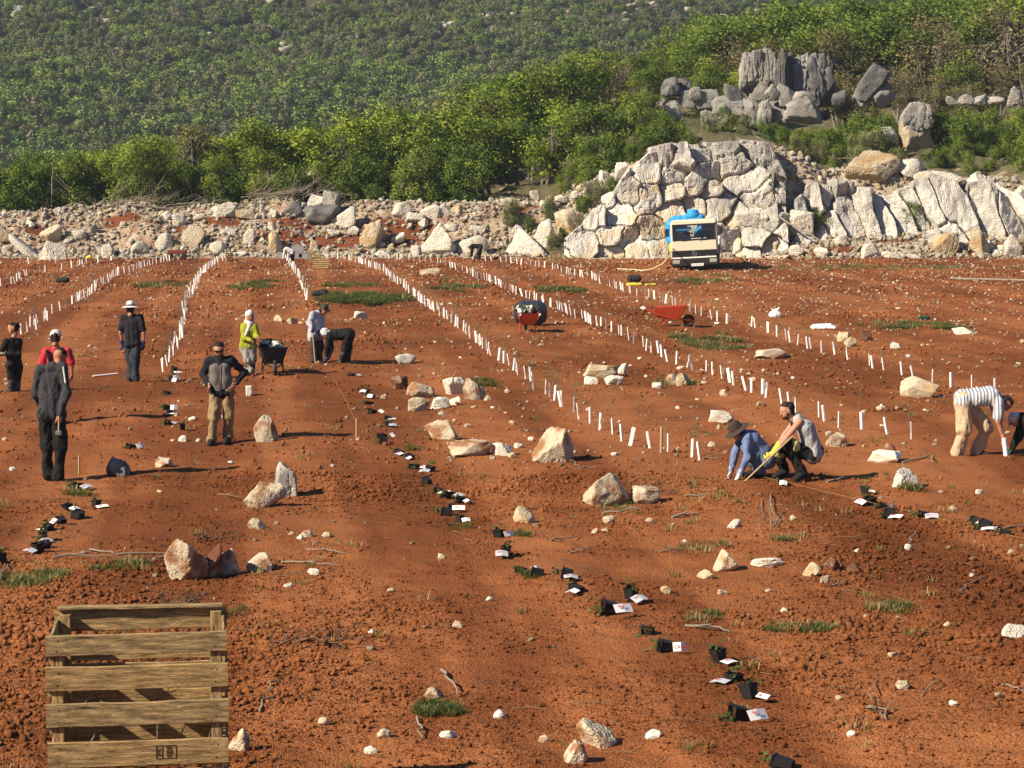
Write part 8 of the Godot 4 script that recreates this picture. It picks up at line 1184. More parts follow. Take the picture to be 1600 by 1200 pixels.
# ---------------------------------------------------------------- built things
func board(parent: Node3D, called: String, size: Vector3, x: Transform3D, k: int) -> MeshInstance3D:
	var s := Shape.new()
	var r := RandomNumberGenerator.new()
	r.seed = int(size.x * 977 + x.origin.y * 3331 + x.origin.x * 71) + k
	var segs := 7 if maxf(size.x, maxf(size.y, size.z)) == size.x else 1
	if segs == 1:
		s.box(Transform3D(), size, 0.006)
	else:                                # sawn edges are never quite straight
		var rings := []
		for q in segs + 1:
			var px := (float(q) / segs - 0.5) * size.x
			var a := size.y / 2 + r.randf_range(-0.004, 0.003)
			var c := -size.y / 2 + r.randf_range(-0.003, 0.004)
			var bow := r.randf_range(-0.002, 0.002)
			var h := size.z / 2
			var e := minf(0.005, h * 0.6)
			rings.append([Vector3(px, a, h - e + bow), Vector3(px, a - e, h + bow), Vector3(px, c + e, h + bow), Vector3(px, c, h - e + bow), Vector3(px, c, -h + bow), Vector3(px, a, -h + bow)])
		for q in segs:
			var mid: Vector3 = (rings[q][0] + rings[q + 1][3]) / 2.0 - Vector3(0, 0, size.z * 0.3)
			for f in 6:
				var g := (f + 1) % 6
				s.quad_out(rings[q][f], rings[q][g], rings[q + 1][g], rings[q + 1][f], mid)
		for q in [0, segs]:
			for f in range(1, 5):
				s.tri_out(rings[q][0], rings[q][f], rings[q][f + 1], Vector3.ZERO)
	return part(called, s.mesh(), M["plank_%d" % (k % 3)], parent, x)

func big_crate() -> void:
	var t := thing("slatted_crate", "big slatted wooden crate in the near left corner, boards stamped HT", "crate", Vector3(-2.57, land(-2.57, 14.75) - 0.055, -14.75), 7.5)
	var W := 1.2
	var D := 0.78
	var top := 1.485
	for sx in [-1, 1]:
		for sz in [-1, 1]:
			board(t, "corner_post", Vector3(top - 0.02, 0.075, 0.075), T(sx * (W / 2 - 0.075), top / 2 - 0.01, sz * (D / 2 - 0.03), 0, 0, 90), sx + sz + 2)
	var fronts := [[1.343, 0.138], [1.10, 0.165], [0.855, 0.16], [0.575, 0.175], [0.33, 0.16], [0.09, 0.16]]
	for i in fronts.size():
		var f: Array = fronts[i]
		var b := board(t, "slat", Vector3(W + 0.006 * ((i * 7) % 3), f[1], 0.022), T(0, f[0] + f[1] / 2, D / 2 + 0.0205, 0, 0, [0.15, -0.2, 0.1, -0.1, 0.2, 0][i]), [1, 0, 1, 0, 2, 0][i])
		for sx in [-1, 1]:
			for sy in [-0.25, 0.25]:
				var nl := Shape.new()
				nl.lathe(T(0, 0, 0, 90), [Vector2(0.0, 0.003), Vector2(0.005, 0.002), Vector2(0.006, -0.004)], 6)
				part("nail", nl.mesh(), M.ink, b, T(sx * (W / 2 - 0.075) + sy * 0.02, sy * f[1], 0.0115))
		if i == 3:
			stamp(b)
	var backs := [[1.335, 0.15], [1.12, 0.185], [0.925, 0.175], [0.735, 0.17], [0.54, 0.175], [0.345, 0.17], [0.15, 0.17]]
	for i in backs.size():
		board(t, "slat", Vector3(W, backs[i][1], 0.022), T(0, backs[i][0] + backs[i][1] / 2, -D / 2 - 0.0205), i + 2)
	for sx in [-1, 1]:
		var sides := [[1.30, 0.14], [1.06, 0.15], [0.81, 0.16], [0.56, 0.16], [0.32, 0.16], [0.09, 0.16]]
		for i in sides.size():
			board(t, "slat", Vector3(D + 0.016, sides[i][1], 0.022), T(sx * (W / 2 - 0.0245), sides[i][0] + sides[i][1] / 2, 0, 0, 90), i + 1)
	for k in 6:
		board(t, "floor_board", Vector3(0.17, 0.022, D - 0.08), T(-0.45 + k * 0.18, 0.12, 0), k)
	board(t, "top_rail", Vector3(W - 0.05, 0.026, 0.062), T(-0.005, top + 0.018, -D / 2 + 0.0, 0, 0, -0.3), 1)
	# dead weed stalks lying inside
	var r := RandomNumberGenerator.new()
	r.seed = 5
	var w := thing("weed_stalks", "dry pale weed stalks poking out between the slats of the big crate", "stalks", t.position, 9.8)
	for k in 5:
		var s := Shape.new()
		var a := Vector3([-0.33, 0.28, 0.5, 0.12, -0.36][k], [0.74, 0.8, 1.02, 1.0, 1.02][k], D / 2 - 0.03)
		var b := a + Vector3(r.randf_range(-0.06, 0.08), 0.11, 0.02)
		s.tube([a, a.lerp(b, 0.5) + Vector3(0.02, 0, 0), b], [0.005, 0.004, 0.002], 4)
		s.tube([a.lerp(b, 0.5), b + Vector3(0.06, -0.03, 0.0)], [0.004, 0.002], 4)
		s.tube([a, Vector3(a.x * 0.8, 0.14, 0)], [0.005, 0.005], 4)
		part("stalk", s.mesh(), M.dead_wood, w)

func stamp(b: Node3D) -> void:
	var s := Shape.new()
	var w := 0.132
	var h := 0.088
	for f in [[0, h / 2, w, 0.005], [0, -h / 2, w, 0.005]]:
		s.box(T(f[0], f[1], 0), Vector3(f[2], f[3], 0.002))
	for x in [-w / 2, -w / 2 + 0.040, w / 2]:
		s.box(T(x, 0, 0.0004), Vector3(0.005, h - 0.006, 0.002))
	var o := part("stamp_frame", s.mesh(), M.ink, b, T(0.185, 0.005, 0.0145))
	text_part("TR-", 0.030, M.ink, b, T(0.207, 0.030, 0.0145))
	text_part("320", 0.030, M.ink, b, T(0.207, 0.004, 0.0145))
	text_part("HT", 0.030, M.ink, b, T(0.207, -0.022, 0.0145))
	text_part("IPPC", 0.026, M.ink, b, T(0.139, 0.004, 0.0145, 0, 0, 90))

func pallet(label: String, at: Vector3, tilt: float, turn: float, w: float, h: float, slats: int, group := "") -> void:
	var t := thing("wooden_pallet", label, "pallet", at, turn, group)
	var x := T(0, 0, 0, tilt)
	for k in slats:
		var b := board(t, "slat", Vector3(w, h / slats * 0.62, 0.03), x * T(0, (k + 0.5) * h / slats, 0.05), k)
	for sx in [-0.45, 0.0, 0.45]:
		board(t, "bearer", Vector3(h, 0.06, 0.07), x * T(sx * w, h / 2, 0.0, 0, 0, 90), 1)

func truck() -> void:
	var at := Vector3(TRUCK[0], 0, TRUCK[1])
	at.y = land(at.x, -at.z) + 0.02
	var t := thing("flatbed_truck", "cream flatbed truck with blue tank on its back, parked below the cliff", "truck", at, -6.0)
	t.scale = Vector3.ONE * 1.1
	var R := T(0, 0, 0, 0, 0, 3.2)
	var add := func(called: String, m: String, boxes: Array, parent: Node3D = null) -> MeshInstance3D:
		var s := Shape.new()
		for b in boxes:
			s.box(R * T(b[0], b[1], b[2], b[6] if b.size() > 6 else 0.0, 0, b[8] if b.size() > 8 else 0.0), Vector3(b[3], b[4], b[5]), b[7] if b.size() > 7 else 0.02)
		return part(called, s.mesh(), M[m], t if parent == null else parent)
	# cab shell: pillars, roof, sides, back; front lies at z = 1.0
	var cab: MeshInstance3D = add.call("cab", "truck_cream", [[0, 1.03, 0.97, 1.86, 0.44, 0.10, 0, 0.03], [0, 2.02, 0.05, 1.86, 0.12, 1.75, 0, 0.05], [-0.90, 1.62, 0.93, 0.10, 0.78, 0.09, -6, 0.02], [0.90, 1.62, 0.93, 0.10, 0.78, 0.09, -6, 0.02], [-0.93, 0.95, 0.1, 0.06, 0.62, 1.68], [0.93, 0.95, 0.1, 0.06, 0.62, 1.68], [-0.93, 1.62, -0.35, 0.06, 0.76, 0.75], [0.93, 1.62, -0.35, 0.06, 0.76, 0.75], [0, 1.0, -0.75, 1.8, 0.7, 0.05], [-0.6, 1.62, -0.75, 0.62, 0.7, 0.05], [0.6, 1.62, -0.75, 0.62, 0.7, 0.05], [0, 1.9, -0.75, 0.6, 0.15, 0.05], [0, 1.95, 0.965, 1.8, 0.10, 0.07, -4, 0.02]])
	add.call("windscreen_seal", "truck_dark", [[0, 1.885, 0.992, 1.74, 0.05, 0.03, -6, 0.005], [0, 1.275, 1.018, 1.74, 0.05, 0.03, -6, 0.005], [-0.855, 1.58, 1.003, 0.05, 0.66, 0.03, -6, 0.005], [0.855, 1.58, 1.003, 0.05, 0.66, 0.03, -6, 0.005]])
	add.call("windscreen", "glass", [[0, 1.58, 1.0, 1.68, 0.58, 0.008, -6, 0.0]])
	for sx in [-1, 1]:
		add.call("side_window", "glass", [[sx * 0.925, 1.60, 0.40, 0.008, 0.5, 0.75, 0, 0.0]])
		add.call("door_seam", "truck_dark", [[sx * 0.962, 1.0, 0.05, 0.004, 0.6, 0.012, 0, 0.0]])
	add.call("dashboard", "truck_dark", [[0, 1.18, 0.72, 1.7, 0.14, 0.36], [-0.42, 1.22, 0.0, 0.5, 0.7, 0.14, -8], [0.42, 1.22, 0.0, 0.5, 0.7, 0.14, -8], [0, 0.85, 0.0, 1.7, 0.5, 1.2]])
	add.call("papers_on_dashboard", "white_card", [[0.08, 1.275, 0.80, 0.42, 0.012, 0.16, 35, 0.0], [0.45, 1.29, 0.82, 0.13, 0.09, 0.1, 10, 0.02]])
	add.call("sun_visor", "tarp_blue", [[-0.40, 1.72, 0.90, 0.62, 0.16, 0.02, -20]])
	add.call("steering_wheel", "truck_dark", [[-0.42, 1.33, 0.62, 0.36, 0.03, 0.03, -30], [-0.42, 1.30, 0.66, 0.03, 0.3, 0.03, -30]])
	var grille: MeshInstance3D = add.call("grille", "truck_dark", [[0, 0.705, 0.985, 1.86, 0.25, 0.08, 0, 0.02], [0, 0.64, 1.03, 1.70, 0.014, 0.012], [0, 0.69, 1.03, 1.70, 0.014, 0.012], [0, 0.74, 1.03, 1.70, 0.014, 0.012], [0, 0.79, 1.03, 1.70, 0.014, 0.012]])
	# emblem: a ring with three spokes
	var em := Shape.new()
	for k in 18:
		var a0 := TAU * k / 18
		var a1 := TAU * (k + 1) / 18
		em.tube([R * Vector3(cos(a0) * 0.095, 0.715 + sin(a0) * 0.095, 1.045), R * Vector3(cos(a1) * 0.095, 0.715 + sin(a1) * 0.095, 1.045)], [0.010], 5)
	for k in 3:
		var a := PI / 2 + TAU * k / 3
		em.tube([R * Vector3(0, 0.715, 1.045), R * Vector3(cos(a) * 0.09, 0.715 + sin(a) * 0.09, 1.045)], [0.022, 0.004], 5)
	part("emblem", em.mesh(), M.chrome, grille)
	add.call("bumper_strip", "truck_white", [[0, 0.53, 1.02, 1.80, 0.07, 0.10, 0, 0.02]])
	var bump: MeshInstance3D = add.call("bumper", "truck_dark", [[0, 0.34, 1.0, 1.95, 0.30, 0.16, 0, 0.04], [0, 0.2, 0.98, 1.5, 0.10, 0.1]])
	for sx in [-1, 1]:
		add.call("headlight", "lamp_glass", [[sx * 0.76, 0.38, 1.075, 0.30, 0.15, 0.04, 0, 0.015]], bump)
	var plate: MeshInstance3D = add.call("number_plate", "white_card", [[0.10, 0.235, 1.095, 0.50, 0.11, 0.012, 0, 0.003]], bump)
	var strokes := []
	for k in 6:
		strokes.append([0.10 - 0.19 + k * 0.075, 0.235, 1.103, 0.03, 0.06, 0.004, 0, 0.0])
	add.call("plate_characters", "grey_plastic", strokes, bump)
	for sx in [-0.35, 0.35]:
		add.call("wiper", "truck_dark", [[sx + 0.05, 1.27, 1.045, 0.42, 0.018, 0.02, 0, 0.004, 4.0], [sx + 0.22, 1.285, 1.05, 0.03, 0.05, 0.03]])
	for sx in [-1, 1]:
		add.call("mirror", "truck_dark", [[sx * 1.10, 1.60, 0.92, 0.17, 0.32, 0.06, 0, 0.03], [sx * 1.0, 1.74, 0.90, 0.24, 0.02, 0.02], [sx * 1.0, 1.46, 0.90, 0.24, 0.02, 0.02]])
	add.call("chassis", "truck_dark", [[0, 0.55, -1.8, 0.8, 0.2, 5.4], [-0.75, 0.5, -1.3, 0.4, 0.35, 0.9], [0.75, 0.5, -1.3, 0.4, 0.35, 0.9]])
	var bed: MeshInstance3D = add.call("flatbed", "grey_plastic", [[0, 0.80, -2.9, 2.1, 0.10, 3.9]])
	for b in [[-1.03, 1.02, -2.9, 0.04, 0.36, 3.9], [1.03, 1.02, -2.9, 0.04, 0.36, 3.9], [0, 1.02, -4.86, 2.02, 0.36, 0.04]]:
		add.call("side_board", "truck_white", [b], bed)
	for w in [[-0.82, 0.35], [0.82, 0.35], [-0.82, -3.6], [0.82, -3.6]]:
		var s := Shape.new()
		s.lathe(T(w[0], 0.40, w[1], 0, 0, 90), [Vector2(0.0, -0.12), Vector2(0.28, -0.12), Vector2(0.39, -0.11), Vector2(0.42, -0.05), Vector2(0.42, 0.05), Vector2(0.39, 0.11), Vector2(0.28, 0.12), Vector2(0.0, 0.12)], 22)
		var wh := part("wheel", s.mesh(), M.rubber, t)
		var h := Shape.new()
		for q in [-1, 1]:
			h.lathe(T(w[0], 0.40, w[1], 0, 0, 90), [Vector2(0.0, q * 0.135), Vector2(0.12, q * 0.13), Vector2(0.22, q * 0.118)], 14)
		part("hub", h.mesh(), M.grey_plastic, wh)
	# blue water tank on the bed
	var tk := thing("water_tank", "lumpy blue water tank riding behind the truck cab", "tank", at, -6.0)
	tk.scale = Vector3.ONE * 1.1
	var bs := Shape.new()
	sdf(bs, [[R * Vector3(-0.78, 1.3, -1.3), 0.45, R * Vector3(-0.72, 1.3, -3.2), 0.45], [R * Vector3(0.40, 1.35, -1.4), 0.45, R * Vector3(0.4, 1.35, -3.2), 0.45], [R * Vector3(-0.80, 2.02, -1.3), 0.22, R * Vector3(0.20, 2.06, -1.3), 0.22], [R * Vector3(-0.95, 1.2, -1.1), 0.18, R * Vector3(-1.0, 1.85, -1.15), 0.22]], 0.05, 0.15, 0.05, 3.0)
	part("tank_body", bs.mesh(), M.tarp_blue, tk)
	var lid := Shape.new()
	lid.lathe(R * T(-0.05, 2.26, -1.35), [Vector2(0.0, 0.22), Vector2(0.16, 0.21), Vector2(0.24, 0.15), Vector2(0.26, 0.05), Vector2(0.30, 0.02), Vector2(0.30, -0.1)], 18)
	part("tank_lid", lid.mesh(), M.tarp_blue, tk)
	var cr := Shape.new()
	cr.box(R * T(-1.03, 0.95, -0.35), Vector3(0.10, 0.36, 0.25), 0.02)
	solo("yellow_canister", cr.mesh(), M.yellow, "yellow canister hanging on the truck's side by the cab", "canister", Transform3D(t.transform.basis, at))

func barrow(label: String, at: Vector3, turn: float, paint: String, tub_dark := false) -> Node3D:
	# wheel towards +x, handles towards -x
	var t := thing("wheelbarrow", label, "wheelbarrow", at, turn)
	t.scale = Vector3.ONE * 0.9
	var s := Shape.new()
	var q := []
	for ring in [[-0.36, 0.34, 0.26, 0.20], [-0.52, 0.52, 0.62, 0.33], [-0.50, 0.50, 0.615, 0.31], [-0.34, 0.32, 0.28, 0.18]]:
		var y: float = ring[2]
		q.append([Vector3(ring[0], y - 0.02, -ring[3]), Vector3(ring[1], y + (0.06 if y > 0.5 else 0.0), -ring[3]), Vector3(ring[1], y + (0.06 if y > 0.5 else 0.0), ring[3]), Vector3(ring[0], y - 0.02, ring[3])])
	for i in 4:
		var j := (i + 1) % 4
		s.quad_out(q[0][i], q[0][j], q[1][j], q[1][i], Vector3(0, 0.45, 0))
		s.quad_out(q[1][i], q[1][j], q[2][j], q[2][i], Vector3(0, 0, 0))
		s.quad_out(q[2][i], q[2][j], q[3][j], q[3][i], (q[2][i] + q[2][j]) * 3.0)
	s.quad_out(q[0][0], q[0][1], q[0][2], q[0][3], Vector3(0, 1, 0))
	s.quad_out(q[3][0], q[3][1], q[3][2], q[3][3], Vector3(0, -1, 0))
	part("tub", s.mesh(), M[paint], t)
	for sz in [-1, 1]:
		var h := Shape.new()
		h.tube([Vector3(0.62, 0.20, sz * 0.07), Vector3(0.1, 0.24, sz * 0.22), Vector3(-0.45, 0.40, sz * 0.28), Vector3(-0.85, 0.56, sz * 0.30)], [0.02], 7)
		var hh := part("handle", h.mesh(), M[paint] if not tub_dark else M.truck_dark, t)
		var gp := Shape.new()
		gp.tube([Vector3(-0.82, 0.548, sz * 0.2985), Vector3(-0.95, 0.60, sz * 0.305)], [0.027], 7)
		part("grip", gp.mesh(), M.white_card if not tub_dark else M.rubber, hh)
		var l := Shape.new()
		l.tube([Vector3(-0.22, 0.30, sz * 0.25), Vector3(-0.34, 0.0, sz * 0.26)], [0.018], 6)
		l.tube([Vector3(0.05, 0.26, sz * 0.2), Vector3(-0.30, 0.02, sz * 0.26)], [0.014], 6)
		part("leg", l.mesh(), M[paint] if not tub_dark else M.truck_dark, t)
	var w := Shape.new()
	w.lathe(T(0.60, 0.19, 0, 90), [Vector2(0.11, -0.035), Vector2(0.165, -0.04), Vector2(0.19, -0.02), Vector2(0.19, 0.02), Vector2(0.165, 0.04), Vector2(0.11, 0.035)], 18)
	var wh := part("wheel", w.mesh(), M.rubber, t)
	var rm := Shape.new()
	rm.lathe(T(0.60, 0.19, 0, 90), [Vector2(0.0, -0.04), Vector2(0.115, -0.028), Vector2(0.115, 0.028), Vector2(0.0, 0.04)], 14)
	part("rim", rm.mesh(), M[paint] if not tub_dark else M.grey_plastic, wh)
	return t

func branch_heap(called: String, label: String, at: Vector3, size: Vector3, count: int, seed_: int, lean: float) -> void:
	var r := RandomNumberGenerator.new()
	r.seed = seed_
	var t := thing(called, label, "brushwood", at)
	for k in count:
		var s := Shape.new()
		var a := Vector3(r.randf_range(-0.5, 0.5) * size.x, r.randf_range(0.0, 0.25) * size.y, r.randf_range(-0.5, 0.5) * size.z)
		var ang := r.randfn(lean, 0.5)
		var len_b := r.randf_range(0.35, 0.9) * size.x * 0.7
		var d := Vector3(cos(ang), absf(sin(ang)) * r.randf_range(0.2, 1.0) * size.y / size.x * 1.6, r.randf_range(-0.4, 0.4))
		var p := [a]
		for q in 4:
			p.append(p[-1] + d * len_b * 0.25 + Vector3(r.randfn(), r.randfn() * 0.6, r.randfn()) * 0.06 * minf(1.0, size.x))
		var rr := r.randf_range(0.012, 0.035) * (0.45 if size.x < 1.0 else 1.0)
		s.tube(p, [rr, rr * 0.85, rr * 0.65, rr * 0.45, rr * 0.2], 5)
		for q in 5:
			var b: Vector3 = p[r.randi_range(1, 3)]
			var e := b + (d + Vector3(r.randfn(), r.randf() * 0.8, r.randfn()) * 0.7).normalized() * len_b * r.randf_range(0.2, 0.45)
			s.tube([b, b.lerp(e, 0.5) + Vector3(0, 0.04, 0), e], [rr * 0.5, rr * 0.35, rr * 0.15], 4)
		part("branch", s.mesh(), M.dead_wood if size.x > 1.0 else M.dark_root, t)

func stick(called: String, label: String, cat: String, a: Vector3, b: Vector3, rad: float, m: String, group := "", kink := 0.0, seed_ := 1) -> void:
	var r := RandomNumberGenerator.new()
	r.seed = seed_
	var s := Shape.new()
	var p := []
	var rr := []
	var nseg := 6 if kink > 0.0 else 1
	for k in nseg + 1:
		var q := a.lerp(b, float(k) / nseg)
		if k > 0 and k < nseg:
			q += Vector3(r.randfn(), absf(r.randfn()) * 0.5, r.randfn()) * kink
		p.append(q - a)
		rr.append(rad * (1.0 - 0.5 * k / nseg if kink > 0.0 else 1.0))
	s.tube(p, rr, 6)
	if kink > 0.0 and seed_ % 2 == 0:
		s.tube([p[2], p[2] + (b - a) * 0.25 + Vector3(0.03, 0.05, 0.08)], [rad * 0.6, rad * 0.25], 5)
	solo(called, s.mesh(), M[m], label, cat, Transform3D(Basis(), a), group)

func gp(x: float, z: float, up := 0.0) -> Vector3:
	return Vector3(x, land(x, -z) + up, z)

# ---------------------------------------------------------------- the scene
func _ready() -> void:
	# camera
	var cam := Camera3D.new()
	cam.name = "camera"
	cam.fov = 20.02
	cam.position = Vector3(0, 4.5, 0)
	cam.rotation.x = deg_to_rad(-5.61)
	cam.near = 0.1
	cam.far = 4000.0
	add_child(cam)
	cam.current = true
	# sky
	var env := Environment.new()
	env.background_mode = Environment.BG_SKY
	var sm := ProceduralSkyMaterial.new()
	sm.sky_top_color = lin(0.13, 0.26, 0.58)
	sm.sky_horizon_color = lin(0.45, 0.60, 0.80)
	sm.ground_bottom_color = lin(0.10, 0.07, 0.04)
	sm.ground_horizon_color = lin(0.30, 0.30, 0.28)
	sm.sky_curve = 0.15
	sm.sun_angle_max = 1.0
	var sky := Sky.new()
	sky.sky_material = sm
	env.sky = sky
	env.background_energy_multiplier = 0.30
	env.tonemap_mode = Environment.TONE_MAPPER_LINEAR
	env.tonemap_exposure = 1.95
	env.fog_enabled = true
	env.fog_density = 0.0002
	env.fog_light_color = lin(0.55, 0.68, 0.85)
	env.sdfgi_enabled = true
	env.ssao_enabled = true
	env.ssil_enabled = true
	var we := WorldEnvironment.new()
	we.name = "world_environment"
	we.environment = env
	add_child(we)
	# sun: from the left and a little behind the camera, 35 degrees up
	var sun := DirectionalLight3D.new()
	sun.name = "sun"
	sun.light_color = Color(1.0, 0.93, 0.82)
	sun.light_energy = 1.6
	sun.light_angular_distance = 0.5
	sun.shadow_enabled = true
	add_child(sun)
	var el := deg_to_rad(35.0)
	var az := deg_to_rad(29.0)
	sun.look_at_from_position(Vector3.ZERO, Vector3(cos(el) * cos(az), -sin(el), -cos(el) * sin(az)), Vector3.UP)

	rng.seed = 4242
	n_big.frequency = 0.11; n_big.seed = 1; n_big.fractal_octaves = 3
	n_mid.frequency = 0.55; n_mid.seed = 2; n_mid.fractal_octaves = 4
	n_fine.frequency = 4.0; n_fine.seed = 3; n_fine.fractal_octaves = 3
	n_rock.frequency = 0.01; n_rock.seed = 4; n_rock.fractal_octaves = 4
	n_fold.frequency = 0.01; n_fold.seed = 5; n_fold.fractal_octaves = 2
	for l in 5:
		ico.append(make_ico(l))
	build_materials()
	for c in CLOTHS:
		cloth(c[0], c[1], c[2], c[3])
	var si := Image.create(64, 8, false, Image.FORMAT_RGB8)
	for x in 64:
		for y in 8:
			si.set_pixel(x, y, Color(0.95, 0.95, 0.96) if x % 32 < 17 else Color(0.50, 0.53, 0.62))
	M.stripe_shirt.albedo_color = Color(0.86, 0.86, 0.86)
	M.stripe_shirt.albedo_texture = ImageTexture.create_from_image(si)
	M.stripe_shirt.uv1_scale = Vector3(9.5, 9.5, 0.0)
	build_land()
	build_rocks()
	build_trees()
	big_crate()
	truck()
	build_planting()
	build_people()
	build_odds()
	build_scatter()

func build_land() -> void:
	# the field: finer towards the camera
	var zs := []
	var Z := 7.0
	while Z < 111.46:
		zs.append(Z)
		Z += 0.035 + Z * 0.0016 + Z * Z * 0.000022
	structure("field", grid_mesh(zs, func(q): return Vector2(-q * 0.30 - 3.0, q * 0.30 + 3.0), 230, soil_col, 0.016), M.soil, "red tilled soil of the planting field")
	zs = []
	Z = 111.4
	while Z < 122.0:
		zs.append(Z)
		Z += 0.10
	while Z < 205.0:
		zs.append(Z)
		Z += 1.2
	structure("bank", grid_mesh(zs, func(q): return Vector2(-38.0 - maxf(0, q - 122.0) * 0.4, 38.0 + maxf(0, q - 122.0) * 0.4), 420, bank_col, 0.10), M.soil, "rubble bank and rising scrubland behind the field")
	zs = []
	Z = 205.0
	while Z < 760.0:
		zs.append(Z)
		Z += 6.0
	structure("hillside", grid_mesh(zs, func(q): return Vector2(-q * 0.36 - 10, q * 0.36 + 10), 90, hill_col, 0.0), M.soil, "steep wooded hillside")
	var s := Shape.new()
	s.col = Color(0.22, 0.085, 0.035)
	s.quad(Vector3(-1500, -0.35, 300), Vector3(-1500, -0.35, -1500), Vector3(1500, -0.35, -1500), Vector3(1500, -0.35, 300))
	structure("ground", s.mesh(), M.soil)

func place_rock(e: Array, parent: Node3D, called: String, m := "rock") -> MeshInstance3D:
	# e: x, y, z, width, height, depth, roll, tone, kind, level, seed
	var me := rock_mesh(Vector3(e[3], e[4], e[5]), e[10], e[7], e[8], e[9])
	var b := Basis.from_euler(Vector3(rng.randf_range(-0.12, 0.12), rng.randf_range(-0.35, 0.35), deg_to_rad(e[6])))
	return part(called, me, M[m], parent, Transform3D(b, Vector3(e[0], e[1], e[2])))

func build_rocks() -> void:
	for o in OUTCROPS:
		var t := thing("rock_outcrop", o[1], "outcrop", Vector3(o[2][0][0], o[2][0][1], o[2][0][2]))
		for e in o[2]:
			var r := place_rock(e, t, "rock_block")
			r.position -= t.position
		for f in FACES:
			if f.of == o[0]:
				part("rock_face", rock_face(f), M.rock, t, Transform3D(Basis(), -t.position))
	for e in BANK_ROCKS:
		var r := place_rock(e, self, "limestone_boulder")
		tag(r, WORDS[e[11]], "boulder", WORDS[e[12]] if e.size() > 12 else "")
	# loose rubble on the bank
	var meshes := []
	for k in 4:
		meshes.append(rock_mesh(Vector3(1.0, 0.7, 0.85), 300 + k, 0 if k < 3 else 1, 0, 2))
	var xs := [[], [], [], []]
	var cs := [[], [], [], []]
	for i in 42000:
		var x := rng.randf_range(-34.0, 34.0)
		var run := lerp_table(RUN, x)
		var z := (111.5 if x > 13.5 else 112.6) + rng.randf() * (run + 2.6)
		var red := bank_red(x, z)
		if rng.randf() < red * 0.72:
			continue
		var sz := 0.05 + 0.34 * pow(rng.randf(), 3.8)
		if x > 5.5 and x < 14.0 and z > 113.4 and rng.randf() < 0.93:
			continue
		var b := Basis.from_euler(Vector3(rng.randf() * TAU, rng.randf() * TAU, rng.randf() * TAU)).scaled(Vector3.ONE * sz)
		var k := i % 4
		b = b.scaled(Vector3(1, rng.randf_range(0.6, 1.1), 1))
		xs[k].append(Transform3D(b, Vector3(x, land(x, z) + n_fine.get_noise_2d(x, z) * 0.1 + sz * 0.22, -z)))
		var g := rng.randf_range(0.8, 1.25)
		cs[k].append(Color(g, g * rng.randf_range(0.94, 1.0), g * rng.randf_range(0.84, 1.0)))
	for k in 4:
		many("rubble", meshes[k], M.rock, xs[k], cs[k], "pale broken limestone rubble strewn down the bank", "rubble")

